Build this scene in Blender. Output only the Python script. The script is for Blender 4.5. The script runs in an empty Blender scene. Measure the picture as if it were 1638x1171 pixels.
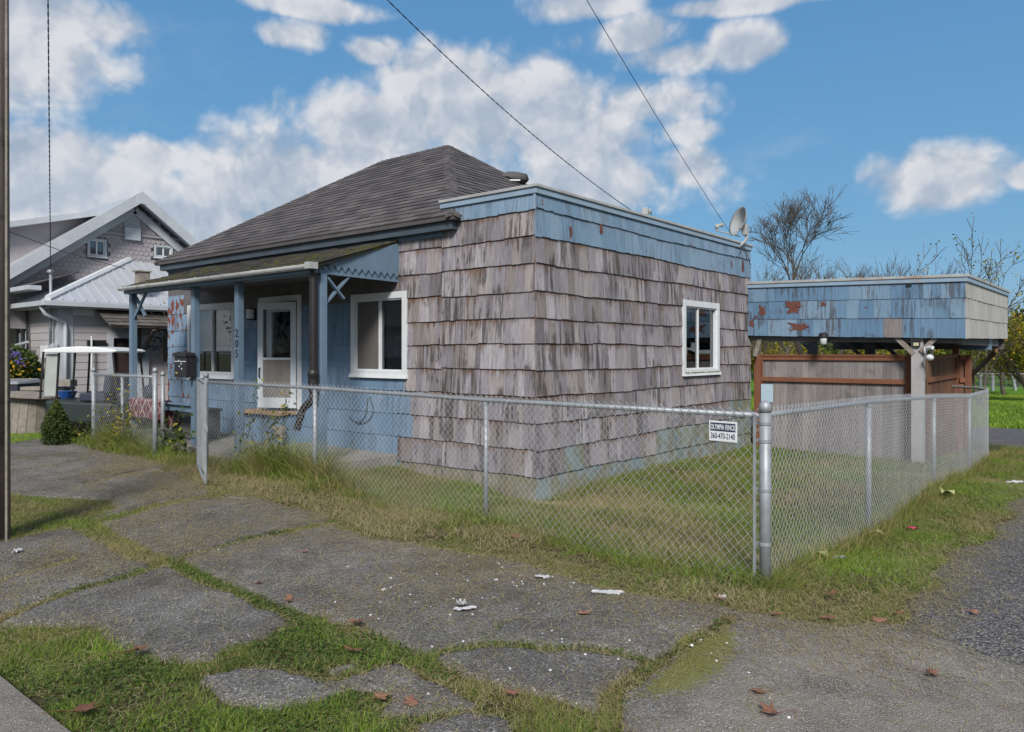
import bpy, math, random
import numpy as np
from mathutils import Vector, Matrix
R = random.Random(7)
NR = np.random.default_rng(11)
rad = math.radians
# ------------------------------------------------------------------ camera, world, sun, exposure
EYE = 1.63; FPX = 1200.0; HZ = 564.0; CXP = 819.0; YAW = rad(39.38)
SN, CS = math.sin(YAW), math.cos(YAW)
scene = bpy.context.scene
cam = bpy.data.cameras.new('camera'); camo = bpy.data.objects.new('camera', cam)
scene.collection.objects.link(camo); scene.camera = camo
camo.location = (0, 0, EYE); camo.rotation_euler = (rad(90), 0, YAW)
cam.sensor_width = 36; cam.lens = FPX / 1638 * 36; cam.shift_y = -(585.5 - HZ) / 1638
cam.clip_start = 0.05; cam.clip_end = 3000
scene.view_settings.view_transform = 'Standard'; scene.view_settings.look = 'None'
scene.view_settings.gamma = 1; scene.view_settings.exposure = 0.55
SUN_EL = rad(38); SUN_AZ = rad(142)      # compass-like angle of the sun measured from +Y clockwise

class NT:
    """small node-tree writer"""
    def __init__(s, tree): s.t = tree; s.l = tree.links; tree.nodes.clear()
    def n(s, ty, **kw):
        o = s.t.nodes.new(ty)
        for k, v in kw.items(): setattr(o, k, v)
        return o
    def put(s, sock, v):
        if hasattr(v, 'is_output') or isinstance(v, bpy.types.NodeSocket): s.l.new(v, sock)
        elif v is not None:
            if isinstance(v, (tuple, list)) and len(v) == 3 and sock.type == 'RGBA': v = (*v, 1)
            sock.default_value = v
    def math(s, op, a, b=None, c=None, clamp=False):
        m = s.n('ShaderNodeMath', operation=op); m.use_clamp = clamp
        s.put(m.inputs[0], a)
        if b is not None: s.put(m.inputs[1], b)
        if c is not None: s.put(m.inputs[2], c)
        return m.outputs[0]
    def vm(s, op, a, b=None, scale=None):
        m = s.n('ShaderNodeVectorMath', operation=op); s.put(m.inputs[0], a)
        if b is not None: s.put(m.inputs[1], b)
        if scale is not None: s.put(m.inputs[3], scale)
        return m.outputs['Value'] if op in ('LENGTH', 'DOT_PRODUCT', 'DISTANCE') else m.outputs[0]
    def mix(s, f, a, b, mode='MIX'):
        m = s.n('ShaderNodeMix', data_type='RGBA', blend_type=mode)
        s.put(m.inputs[0], f); s.put(m.inputs[6], a); s.put(m.inputs[7], b); return m.outputs[2]
    def noise(s, vec, scale, detail=3, rough=.55, dist=0, out=0):
        m = s.n('ShaderNodeTexNoise'); s.put(m.inputs['Vector'], vec)
        m.inputs['Scale'].default_value = scale; m.inputs['Detail'].default_value = detail
        m.inputs['Roughness'].default_value = rough; m.inputs['Distortion'].default_value = dist
        return m.outputs[out]
    def vor(s, vec, scale, out='Color', feature='F1'):
        m = s.n('ShaderNodeTexVoronoi', feature=feature); s.put(m.inputs['Vector'], vec); m.inputs['Scale'].default_value = scale
        return m.outputs[out]
    def ramp(s, f, stops, interp='LINEAR'):
        m = s.n('ShaderNodeValToRGB'); s.put(m.inputs[0], f); cr = m.color_ramp; cr.interpolation = interp
        while len(cr.elements) < len(stops): cr.elements.new(.5)
        for e, (p, c) in zip(cr.elements, stops):
            e.position = p
            if not isinstance(c, (tuple, list)): c = (c, c, c)
            e.color = (*c, 1)
        return m.outputs[0]
    def rng(s, v, a, b, c=0.0, d=1.0, smooth=True):
        m = s.n('ShaderNodeMapRange'); m.interpolation_type = 'SMOOTHSTEP' if smooth else 'LINEAR'
        s.put(m.inputs[0], v)
        for i, q in enumerate((a, b, c, d)): m.inputs[i + 1].default_value = q
        return m.outputs[0]
    def mapv(s, vec, scale=(1, 1, 1), loc=(0, 0, 0)):
        m = s.n('ShaderNodeMapping'); s.put(m.inputs[0], vec)
        m.inputs['Scale'].default_value = scale; m.inputs['Location'].default_value = loc; return m.outputs[0]
    def obj(s): return s.n('ShaderNodeTexCoord').outputs['Object']
    def bump(s, h, dist=.01, strength=1.0):
        b = s.n('ShaderNodeBump'); b.inputs['Strength'].default_value = strength; b.inputs['Distance'].default_value = dist
        s.put(b.inputs['Height'], h); return b.outputs[0]

def wdir(px, py):
    a = (px - CXP) / FPX; b = (HZ - py) / FPX
    v = Vector((CS * a - SN, SN * a + CS, b)); v.normalize(); return v

world = bpy.data.worlds.new('World'); scene.world = world; world.use_nodes = True
w = NT(world.node_tree)
sky = w.n('ShaderNodeTexSky', sky_type='NISHITA'); sky.sun_disc = False
sky.sun_elevation = SUN_EL; sky.sun_rotation = SUN_AZ; sky.altitude = 0; sky.air_density = 1.0; sky.dust_density = .6; sky.ozone_density = 2.5
wd = w.n('ShaderNodeTexCoord').outputs['Generated']
n1 = w.noise(wd, 5.0, 9, .62, .25); n2 = w.noise(wd, 13, 8, .65); 
field = None
BL = [(800, 185, 290, 70), (700, 130, 130, 45), (900, 215, 210, 80), (1040, 165, 120, 50), (610, 200, 150, 70), (470, 300, 190, 100), (90, 290, 230, 95), (235, 250, 70, 35),
      (300, 370, 330, 80), (640, 330, 380, 90), (930, 290, 230, 70), (1100, 270, 70, 45), (30, 90, 150, 95), (60, 20, 160, 40),
      (1010, 60, 90, 28), (1180, 80, 75, 35), (1090, 95, 110, 30), (940, 10, 70, 22), (1200, 5, 130, 14), (1505, 285, 95, 52), (1638, 280, 32, 20), (450, 55, 65, 26), (600, 85, 50, 22),
      (480, 10, 130, 18), (1100, 210, 60, 25), (-300, 200, 300, 200)]
for (px, py, rx, ry) in BL:
    c = wdir(px, py); off = math.hypot((px - CXP) / FPX, 1)
    dv = w.vm('SUBTRACT', wd, tuple(c)); sx = FPX / rx * off; sz = FPX / ry * off
    dd = w.vm('LENGTH', w.vm('MULTIPLY', dv, (sx, sx, sz)))
    g = w.math('SUBTRACT', 1.0, dd)
    field = g if field is None else w.math('MAXIMUM', field, g)
field = w.math('MAXIMUM', field, -1.2)
up = w.n('ShaderNodeSeparateXYZ'); w.put(up.inputs[0], wd)
# clouds everywhere behind and overhead too, so the light is that of a half-cloudy day
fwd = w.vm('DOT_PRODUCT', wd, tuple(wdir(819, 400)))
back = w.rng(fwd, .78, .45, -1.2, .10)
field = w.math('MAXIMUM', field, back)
def puff(vec, sc):
    m = w.n('ShaderNodeTexVoronoi', feature='F1'); w.put(m.inputs['Vector'], vec); m.inputs['Scale'].default_value = sc; m.inputs['Detail'].default_value = 3.0
    m.inputs['Roughness'].default_value = .55; m.inputs['Lacunarity'].default_value = 2.1; return m.outputs['Distance']
warp = w.vm('ADD', wd, w.vm('SCALE', w.vm('SUBTRACT', w.noise(wd, 7, 4, .6, out=1), (.5, .5, .5)), scale=.07))
p1 = puff(warp, 11.0); p2 = puff(w.vm('ADD', warp, (-.010, -.012, .022)), 11.0)
cov = w.math('ADD', w.math('MULTIPLY', field, .66), w.math('ADD', w.math('MULTIPLY', n1, 1.0), w.math('ADD', w.math('MULTIPLY', n2, .22), w.math('MULTIPLY', p1, -.42))))
mask = w.rng(cov, .02, .46)
wisp = w.math('MULTIPLY', w.rng(w.noise(w.mapv(wd, (1, 1, 2.2)), 4.0, 8, .65, .3), .55, .80), .35)
mask = w.math('MAXIMUM', mask, w.math('MULTIPLY', wisp, w.rng(field, -1.1, .2)))
thick = w.rng(cov, .40, .95)
rel = w.math('ADD', w.math('MULTIPLY', w.math('SUBTRACT', p2, p1), 1.3), w.math('MULTIPLY', w.math('SUBTRACT', n1, w.noise(w.vm('ADD', wd, (-.012, -.012, .03)), 5.0, 9, .62, .25)), 1.3))
cc = w.ramp(w.math('ADD', rel, w.math('ADD', .60, w.math('MULTIPLY', w.math('SUBTRACT', n2, .5), .4))), [(0, (3.7, 4.35, 5.3)), (.45, (4.9, 5.35, 6.1)), (1, (7.2, 7.2, 7.4))])
cc = w.mix(w.math('MULTIPLY', thick, .38), cc, (5.0, 5.5, 6.3))
elev = w.rng(up.outputs[2], .0, .32)
skyc = w.mix(1.0, sky.outputs[0], w.mix(elev, (1.1, 1.0, .88), (.95, 1.06, 1.02)), 'MULTIPLY')
hs = w.n('ShaderNodeHueSaturation'); hs.inputs['Saturation'].default_value = 1.22; hs.inputs['Value'].default_value = 1.0; w.put(hs.inputs['Color'], skyc)
clear = w.ramp(up.outputs[2], [(0, (.24, .42, .62)), (.10, (.175, .385, .62)), (.40, (.115, .295, .55)), (1, (.06, .19, .44))])
skyc = w.mix(.85, hs.outputs[0], w.vm('SCALE', clear, scale=10.0))
cc = w.mix(w.rng(fwd, .70, .30), cc, (7.6, 7.3, 6.9))    # unseen sunward clouds behind the viewer, brightened to add light to the scene
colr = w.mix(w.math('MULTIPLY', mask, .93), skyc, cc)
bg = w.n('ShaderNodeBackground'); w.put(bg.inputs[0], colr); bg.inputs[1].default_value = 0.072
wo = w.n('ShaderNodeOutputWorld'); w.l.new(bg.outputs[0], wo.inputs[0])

sun = bpy.data.lights.new('sun', 'SUN'); suno = bpy.data.objects.new('sun', sun); scene.collection.objects.link(suno)
sun.energy = 2.9; sun.angle = rad(14); sun.color = (1, .95, .885)
sd = Vector((math.sin(SUN_AZ) * math.cos(SUN_EL), math.cos(SUN_AZ) * math.cos(SUN_EL), math.sin(SUN_EL)))
suno.rotation_euler = sd.to_track_quat('Z', 'Y').to_euler()

# ------------------------------------------------------------------ picture-to-place measuring helpers
CP = np.array([(0,0,0),(-1.9,5,.045),(-4.7,5.3,.04),(-7.4,5.35,.10),(-10,5.35,.06),(-11.4,5.35,.03),(-5.68,7.3,-.27),(-5.68,14.2,-.19),(-4,8.6,-.2),(-7,7,-.12),(-9,7,.02),(-5.5,6.3,-.06),(-3.6,6.6,-.06),(-1.9,8,-.12),
   (-1.9,10.5,-.08),(-1.9,13.4,-.24),(-1.5,17,-.33),(-4,14,-.25),(2,8,-.06),(2,12,-.15),(1,4,0),(-12,3,.03),(-18,6,.08),(-18,3,.06),(-6,2.5,.03),(-3,2.5,.01),(-5,0,0),
   (2,22,-.45),(-4,22,-.45),(5,45,-.9),(-10,45,-.8),(-25,15,.1),(-30,0,.1),(-10,-10,0),(10,-5,0),(-40,40,-.3),(40,90,-1.2),(-60,90,-.8),(200,200,-1.3),(-200,200,-1),(-200,-100,0),(100,-100,0),(300,0,-.3)], float)
def H(x, y):
    x = np.asarray(x, float); y = np.asarray(y, float); num = 0.0; den = 0.0
    for a, b, z in CP:
        k = 1.0 / (((x - a) ** 2 + (y - b) ** 2 + .12) ** 1.4); num = num + k * z; den = den + k
    return num / den
def h1(x, y): return float(H(x, y))
def depth(x, y): return -SN * x + CS * y
def unp(px, py, z):
    cy = FPX * (EYE - z) / (py - HZ); cx = (px - CXP) / FPX * cy
    return (CS * cx - SN * cy, SN * cx + CS * cy)
def G(px, py):
    z = 0.0
    for _ in range(12):
        x, y = unp(px, py, z); z = .5 * z + .5 * h1(x, y)
    return (x, y)
def onY(px, py, Y):
    r = (px - CXP) / FPX; x = Y * (r * CS - SN) / (CS + r * SN)
    return Vector((x, Y, EYE + (HZ - py) * depth(x, Y) / FPX))
def onX(px, py, X):
    r = (px - CXP) / FPX; y = -X * (CS + r * SN) / (SN - r * CS)
    return Vector((X, y, EYE + (HZ - py) * depth(X, y) / FPX))
def atD(px, py, d):
    cx = (px - CXP) / FPX * d
    return Vector((CS * cx - SN * d, SN * cx + CS * d, EYE + (HZ - py) * d / FPX))

# ------------------------------------------------------------------ mesh helpers
COL = scene.collection
class MB:
    def __init__(s): s.v = []; s.f = []; s.uv = []; s.mi = []; s.hasuv = False
    def face(s, idx, uv=None, mi=0):
        s.f.append(tuple(idx)); s.mi.append(mi)
        if uv is not None: s.hasuv = True; s.uv.append(uv)
        else: s.uv.append([(0, 0)] * len(idx))
    def poly(s, pts, uv=None, mi=0):
        i = len(s.v); s.v += [tuple(p) for p in pts]; s.face(range(i, i + len(pts)), uv, mi)
    def hexa(s, p, uv=None, mi=0):
        """8 points: bottom 4 (ccw from above) then top 4"""
        i = len(s.v); s.v += [tuple(q) for q in p]
        for q in ((3, 2, 1, 0), (4, 5, 6, 7), (0, 1, 5, 4), (1, 2, 6, 5), (2, 3, 7, 6), (3, 0, 4, 7)):
            s.face([i + k for k in q], None if uv is None else [uv[k] for k in q], mi)
    def box(s, x0, x1, y0, y1, z0, z1, mi=0):
        s.hexa([(x0, y0, z0), (x1, y0, z0), (x1, y1, z0), (x0, y1, z0), (x0, y0, z1), (x1, y0, z1), (x1, y1, z1), (x0, y1, z1)], mi=mi)
    def obox(s, c, sx, sy, sz, M=None, mi=0):
        c = Vector(c); M = M or Matrix.Identity(3); P = []
        for k in (-.5, .5):
            for a, b in ((-.5, -.5), (.5, -.5), (.5, .5), (-.5, .5)): P.append(c + M @ Vector((a * sx, b * sy, k * sz)))
        s.hexa(P, mi=mi)
    def bar(s, a, b, wd, ht, upv=(0, 0, 1), mi=0):
        a = Vector(a); b = Vector(b); d = (b - a); L = d.length; d.normalize(); u = Vector(upv)
        sdv = d.cross(u)
        if sdv.length < 1e-4: sdv = d.cross(Vector((1, 0, 0)))
        sdv.normalize(); u = sdv.cross(d)
        s.obox((a + b) / 2, L, wd, ht, Matrix((d, sdv, u)).transposed(), mi)
    def tube(s, pts, r, n=8, caps=True, mi=0):
        pts = [Vector(p) for p in pts]; m = len(pts)
        rs = r if isinstance(r, (list, tuple)) else [r] * m; i0 = len(s.v); nrm = None
        for k, p in enumerate(pts):
            t = (pts[min(k + 1, m - 1)] - pts[max(k - 1, 0)])
            if t.length < 1e-9: t = Vector((0, 0, 1))
            t.normalize()
            if nrm is None:
                nrm = t.cross(Vector((0, 0, 1)))
                if nrm.length < 1e-3: nrm = Vector((1, 0, 0))
            nrm = (nrm - t * nrm.dot(t)); nrm.normalize(); b = t.cross(nrm)
            for j in range(n):
                a = 2 * math.pi * j / n; q = p + (nrm * math.cos(a) + b * math.sin(a)) * rs[k]; s.v.append(tuple(q))
        for k in range(m - 1):
            for j in range(n):
                a = i0 + k * n + j; b2 = i0 + k * n + (j + 1) % n
                s.face((a, b2, b2 + n, a + n), None, mi)
        if caps:
            s.face([i0 + j for j in range(n)][::-1], None, mi); s.face([i0 + (m - 1) * n + j for j in range(n)], None, mi)
    def lathe(s, prof, c, n=20, mi=0, M=None):
        i0 = len(s.v); c = Vector(c); M = M or Matrix.Identity(3)
        for (r, z) in prof:
            for j in range(n):
                a = 2 * math.pi * j / n; s.v.append(tuple(c + M @ Vector((r * math.cos(a), r * math.sin(a), z))))
        for k in range(len(prof) - 1):
            for j in range(n):
                a = i0 + k * n + j; b = i0 + k * n + (j + 1) % n; s.face((a, b, b + n, a + n), None, mi)
        s.face([i0 + j for j in range(n)][::-1], None, mi); s.face([i0 + (len(prof) - 1) * n + j for j in range(n)], None, mi)
    def prism(s, pts, ext, mi=0):
        """extrude a planar polygon (list of 3D pts) by vector ext"""
        pts = [Vector(p) for p in pts]; e = Vector(ext); n = len(pts); i = len(s.v)
        s.v += [tuple(p) for p in pts] + [tuple(p + e) for p in pts]
        s.face(list(range(i, i + n))[::-1], None, mi); s.face(range(i + n, i + 2 * n), None, mi)
        for k in range(n): s.face((i + k, i + (k + 1) % n, i + n + (k + 1) % n, i + n + k), None, mi)
    def blob(s, c, rx, ry, rz, n=10, m=7, jit=0, mi=0):
        i0 = len(s.v); c = Vector(c)
        for k in range(m + 1):
            th = math.pi * k / m
            for j in range(n):
                a = 2 * math.pi * j / n; q = 1 + R.uniform(-jit, jit)
                s.v.append((c.x + rx * q * math.sin(th) * math.cos(a), c.y + ry * q * math.sin(th) * math.sin(a), c.z + rz * q * math.cos(th)))
        for k in range(m):
            for j in range(n):
                a = i0 + k * n + j; b = i0 + k * n + (j + 1) % n; s.face((a, a + n, b + n, b), None, mi)
    def build(s, name, mat, parent=None, smooth=False, bevel=0, label=None):
        me = bpy.data.meshes.new(name); me.from_pydata(s.v, [], s.f)
        if s.hasuv:
            uvl = me.uv_layers.new(name='UVMap'); flat = [c for f in s.uv for p in f for c in p]
            uvl.data.foreach_set('uv', flat)
        mats = mat if isinstance(mat, (list, tuple)) else [mat]
        for m_ in mats: me.materials.append(m_)
        if len(mats) > 1: me.polygons.foreach_set('material_index', s.mi)
        if smooth: me.polygons.foreach_set('use_smooth', [True] * len(me.polygons))
        me.update(); o = bpy.data.objects.new(name, me); COL.objects.link(o)
        if bevel:
            b = o.modifiers.new('bevel', 'BEVEL'); b.width = bevel; b.segments = 2; b.limit_method = 'ANGLE'; b.angle_limit = rad(40)
        if parent is not None:
            o.parent = parent; 
            org = Vector((0, 0, 0)); q = parent
            while q is not None: org += q.location; q = q.parent
            o.location = -org
        if label: o['label'] = label
        return o
def nparr(name, V, F4, mat, parent=None, attrs=None, smooth=False, F3=None):
    """fast mesh from numpy: V (n,3); F4 (m,4) and optional F3 (k,3)"""
    me = bpy.data.meshes.new(name); n3 = 0 if F3 is None else len(F3)
    me.vertices.add(len(V)); me.vertices.foreach_set('co', V.astype(np.float32).ravel())
    li = F4.ravel() if n3 == 0 else np.concatenate([F4.ravel(), F3.ravel()])
    me.loops.add(len(li)); me.loops.foreach_set('vertex_index', li.astype(np.int32))
    me.polygons.add(len(F4) + n3)
    st = np.arange(len(F4)) * 4
    if n3: st = np.concatenate([st, len(F4) * 4 + np.arange(n3) * 3])
    me.polygons.foreach_set('loop_start', st.astype(np.int32))
    if smooth: me.polygons.foreach_set('use_smooth', np.ones(len(st), bool))
    for k, a in (attrs or {}).items():
        at = me.attributes.new(k, 'FLOAT', 'POINT'); at.data.foreach_set('value', a.astype(np.float32))
    me.materials.append(mat); me.update(calc_edges=True)
    o = bpy.data.objects.new(name, me); COL.objects.link(o)
    if parent is not None:
        o.parent = parent; o.location = -parent.location
    return o
def tag(o, label=None, cat=None, group=None, kind=None):
    if label: o['label'] = label
    if cat: o['category'] = cat
    if group: o['group'] = group
    if kind: o['kind'] = kind
    return o
def thing(name, loc, label, cat, group=None):
    o = bpy.data.objects.new(name, None); COL.objects.link(o); o.location = Vector(loc); o.empty_display_size = .2
    return tag(o, label, cat, group)
def part(name, parent):   # an intermediate Empty-free part is always a mesh; kept for clarity
    pass

# ------------------------------------------------------------------ materials
def newmat(name):
    m = bpy.data.materials.new(name); m.use_nodes = True; t = NT(m.node_tree)
    p = t.n('ShaderNodeBsdfPrincipled'); o = t.n('ShaderNodeOutputMaterial'); t.l.new(p.outputs[0], o.inputs[0]); return m, t, p
def island(t): return t.n('ShaderNodeNewGeometry').outputs['Random Per Island']

def m_plain(name, col, rough=.6, metal=0, var=.12, scale=6, dirt=0, dirtcol=(.08, .07, .05), bumpd=.0, spec=.4):
    m, t, p = newmat(name); v = t.obj()
    n = t.noise(v, scale, 4, .6); f = t.rng(n, .25, .75, 1 - var, 1 + var, False)
    c = t.mix(1, col, t.vm('SCALE', (1, 1, 1), scale=f), 'MULTIPLY')
    if dirt:
        d = t.math('MULTIPLY', t.rng(t.noise(v, scale * .6, 6, .7), .48, .75), dirt); c = t.mix(d, c, dirtcol)
    t.put(p.inputs['Base Color'], c); p.inputs['Roughness'].default_value = rough; p.inputs['Metallic'].default_value = metal
    p.inputs['Specular IOR Level'].default_value = spec
    if bumpd: t.put(p.inputs['Normal'], t.bump(t.noise(v, scale * 6, 4), bumpd))
    return m
def m_shingle(name, pal, kind='weathered', dark=1.0, rust=1.0, peel=0.0, peelcol=(.17, .055, .035)):
    """wooden side-wall shingle. UV: x metres along the wall, y = course number + height in course"""
    m, t, p = newmat(name); v = t.obj(); isl = island(t)
    uvn = t.n('ShaderNodeUVMap').outputs[0]; sp = t.n('ShaderNodeSeparateXYZ'); t.put(sp.inputs[0], uvn)
    vv = t.math('FRACT', sp.outputs[1])
    offs = t.vm('ADD', v, t.vm('SCALE', (3.1, 7.7, 5.3), scale=isl))
    grain = t.noise(t.mapv(offs, (55, 55, 2.2)), 1.0, 4, .65)
    fine = t.noise(t.mapv(offs, (190, 190, 7)), 1.0, 2, .6)
    streak = t.noise(t.mapv(offs, (16, 16, 1.1)), 1.0, 5, .65)
    base = t.ramp(isl, pal, 'LINEAR')
    lum = t.math('ADD', t.rng(grain, .3, .7, .66 if kind == 'weathered' else .82, 1.22 if kind == 'weathered' else 1.12, False), t.math('MULTIPLY', t.math('SUBTRACT', fine, .5), .35 if kind == 'weathered' else .12))
    c = t.mix(1, base, t.vm('SCALE', (1, 1, 1), scale=lum), 'MULTIPLY')
    big = t.noise(v, .75, 3, .5)
    if dark:
        k = t.math('MULTIPLY', t.rng(streak, .46, .58), t.rng(t.noise(t.mapv(v, (2.0, 2.0, 1.5)), 1.0, 4, .6), .45, .56)); k = t.math('MULTIPLY', k, .8 * dark)
        c = t.mix(k, c, (.05, .043, .041))
        pt = t.rng(t.noise(t.mapv(offs, (9, 9, 5)), 1.0, 3, .6), .66, .74); c = t.mix(t.math('MULTIPLY', pt, .55 * dark), c, (.04, .034, .03))
    if rust:
        edge = t.math('ADD', vv, t.math('MULTIPLY', t.math('SUBTRACT', t.noise(t.mapv(v, (28, 28, 3)), 1.0, 4, .7), .5), 1.5))
        r_ = t.math('MULTIPLY', t.rng(edge, .62, 1.05), t.rng(t.noise(v, 2.3, 3), .36, .56)); r_ = t.math('MULTIPLY', r_, .9 * rust)
        c = t.mix(r_, c, t.ramp(grain, [(.3, (.07, .035, .02)), (.7, (.20, .095, .045))]))
    top = t.rng(vv, .90, 1.0); c = t.mix(t.math('MULTIPLY', top, .35), c, (.05, .04, .04))  # shadow under the next course's butt, painted as a dark line
    if kind == 'base':
        sz = t.n('ShaderNodeSeparateXYZ'); t.put(sz.inputs[0], v)
        a = t.rng(t.noise(v, 3.5, 5, .65), .42, .58)
        c = t.mix(t.math('MULTIPLY', a, .8), c, t.ramp(grain, [(.3, (.12, .12, .065)), (.7, (.22, .20, .13))]))
    if peel:
        q = t.noise(t.mapv(offs, (7, 7, 4)), 1.0, 4, .6); q2 = t.noise(v, 1.3, 2)
        pk = t.math('GREATER_THAN', t.math('ADD', q, t.math('MULTIPLY', q2, .35)), .93 - .16 * peel)
        c = t.mix(pk, c, peelcol)
    t.put(p.inputs['Base Color'], c); p.inputs['Roughness'].default_value = .85 if kind == 'weathered' else .62
    p.inputs['Specular IOR Level'].default_value = .25
    t.put(p.inputs['Normal'], t.bump(t.math('ADD', grain, t.math('MULTIPLY', fine, .6)), .004 if kind == 'weathered' else .0022))
    return m
GR = [(0, (.13, .12, .13)), (.12, (.30, .28, .31)), (.3, (.21, .195, .215)), (.48, (.38, .36, .385)), (.62, (.26, .24, .262)), (.75, (.34, .312, .315)), (.88, (.23, .205, .20)), (1, (.16, .148, .162))]
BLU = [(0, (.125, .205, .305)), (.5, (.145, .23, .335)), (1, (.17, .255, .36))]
M = {}
M['weathered'] = m_shingle('weathered_cedar', GR)
M['blue_sh'] = m_shingle('blue_painted_shingle', BLU, 'paint', dark=.4, rust=.0)
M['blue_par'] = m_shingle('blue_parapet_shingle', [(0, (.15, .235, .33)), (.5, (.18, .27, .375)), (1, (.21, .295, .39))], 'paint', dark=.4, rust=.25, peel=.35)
M['blue_peel'] = m_shingle('peeling_blue_shingle', [(0, (.17, .26, .37)), (1, (.22, .31, .42))], 'paint', dark=.5, rust=0, peel=1.1)
M['blue_car'] = m_shingle('carport_blue_shingle', [(0, (.105, .19, .30)), (.5, (.13, .225, .34)), (1, (.19, .28, .38))], 'paint', dark=.85, rust=.2, peel=.3, peelcol=(.10, .045, .03))
M['cream_sh'] = m_shingle('cream_shingle', [(0, (.36, .34, .325)), (.5, (.45, .43, .41)), (1, (.40, .385, .37))], 'paint', dark=.2, rust=.25)
M['base_sh'] = m_shingle('mossy_base_shingle', [(0, (.17, .23, .25)), (.5, (.22, .27, .28)), (1, (.25, .27, .25))], 'base', dark=.5, rust=0)
M['grey_base'] = m_shingle('grey_base_shingle', [(0, (.20, .19, .165)), (1, (.27, .25, .22))], 'base', dark=.8, rust=.3)
M['blue_trim'] = m_plain('blue_trim_paint', (.125, .19, .265), .55, dirt=.3, scale=5, dirtcol=(.10, .12, .14))
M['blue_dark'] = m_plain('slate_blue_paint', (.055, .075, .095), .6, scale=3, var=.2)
M['white'] = m_plain('white_trim_paint', (.62, .645, .67), .5, dirt=.18, scale=7, var=.06, dirtcol=(.3, .3, .26))
M['dooor'] = m_plain('white_door_paint', (.55, .60, .65), .45, var=.05)
M['gutter'] = m_plain('dirty_white_gutter', (.56, .57, .57), .45, dirt=.6, scale=5, dirtcol=(.18, .17, .14))
M['trim_rust'] = m_plain('rust_streaked_flashing', (.36, .37, .37), .5, dirt=.9, scale=4.5, dirtcol=(.26, .13, .06), var=.18)
M['trim_blue_rust'] = m_plain('blue_flashing', (.24, .33, .43), .5, dirt=.5, scale=3.5, dirtcol=(.27, .22, .17))
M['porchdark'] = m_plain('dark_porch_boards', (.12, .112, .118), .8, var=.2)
M['black'] = m_plain('black_metal', (.018, .018, .02), .38, var=.2, spec=.5)
M['plastic'] = m_plain('black_corrugated_plastic', (.022, .02, .022), .45, var=.25)
M['galv'] = m_plain('galvanised_steel', (.30, .325, .35), .52, metal=.35, var=.2, scale=14, dirt=.45, dirtcol=(.21, .215, .22))
M['wire'] = m_plain('galvanised_wire', (.46, .48, .51), .5, metal=.3, var=.15, scale=5)
M['concrete'] = m_plain('porch_concrete', (.22, .21, .195), .9, dirt=.7, scale=3, dirtcol=(.08, .085, .055), var=.2, bumpd=.006)
M['blackpane'] = m_plain('dark_interior', (.03, .028, .028), .9)
M['curtain'] = m_plain('curtain_cloth', (.36, .34, .32), .9, var=.15, scale=3)
M['blind'] = m_plain('white_blind', (.55, .56, .56), .8)
M['screen'] = m_plain('insect_screen', (.22, .20, .185), .9, var=.1)
M['screenout'] = m_plain('outer_insect_screen', (.115, .105, .098), .8, var=.12, scale=2)
M['tread'] = m_plain('bare_step_board', (.33, .215, .12), .8, var=.25, scale=12, bumpd=.002)
M['rubber'] = m_plain('dark_cable', (.03, .03, .032), .6)
M['dish'] = m_plain('grey_dish', (.34, .36, .36), .5, var=.06)
M['wallnb'] = m_plain('lilac_grey_siding', (.38, .36, .375), .7, var=.07, scale=2, dirt=.25, dirtcol=(.22, .20, .205))
M['fish'] = m_plain('lilac_scale_shingle', (.31, .29, .305), .75, var=.12, scale=2.5, dirt=.25, dirtcol=(.19, .17, .18))
M['metalroof'] = m_plain('pale_metal_roof', (.45, .475, .51), .42, metal=.25, var=.06, scale=1.2)
M['nbtrim'] = m_plain('pale_blue_grey_trim', (.43, .46, .50), .6, dirt=.3, scale=3, dirtcol=(.3, .3, .3))
M['woodgrey'] = m_plain('weathered_grey_wood', (.24, .215, .185), .9, var=.3, scale=9, bumpd=.004, dirt=.4)
M['darkwood'] = m_plain('dark_brown_door', (.035, .022, .02), .7)
M['bin'] = m_plain('dark_blue_bin', (.035, .04, .055), .5, var=.1)
M['binlid'] = m_plain('grey_bin_lid', (.22, .23, .25), .5)
M['blueplastic'] = m_plain('blue_tub_plastic', (.02, .09, .32), .4)
M['cartwhite'] = m_plain('cart_roof_white', (.68, .70, .72), .35, var=.04)
M['greybox'] = m_plain('grey_storage_plastic', (.13, .13, .14), .5, var=.08)
M['antler'] = m_plain('antler_bone', (.30, .25, .19), .7, var=.25, scale=9)
M['cushion'] = m_plain('navy_white_cushion', (.03, .037, .06), .8)
M['paper'] = m_plain('white_paper', (.44, .44, .45), .8, var=.05)
M['purple'] = m_plain('purple_flower', (.10, .08, .26), .8)
M['pinkbit'] = m_plain('pink_plastic', (.5, .03, .10), .6)
M['signw'] = m_plain('white_sign_metal', (.68, .70, .73), .4, var=.03)
M['signd'] = m_plain('navy_sign_ink', (.028, .045, .08), .45, var=.03)
M['signb'] = m_plain('pale_blue_placard', (.40, .52, .62), .5, var=.06)
M['ink'] = m_plain('black_number_metal', (.02, .02, .025), .4)
M['cedar'] = None
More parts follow.
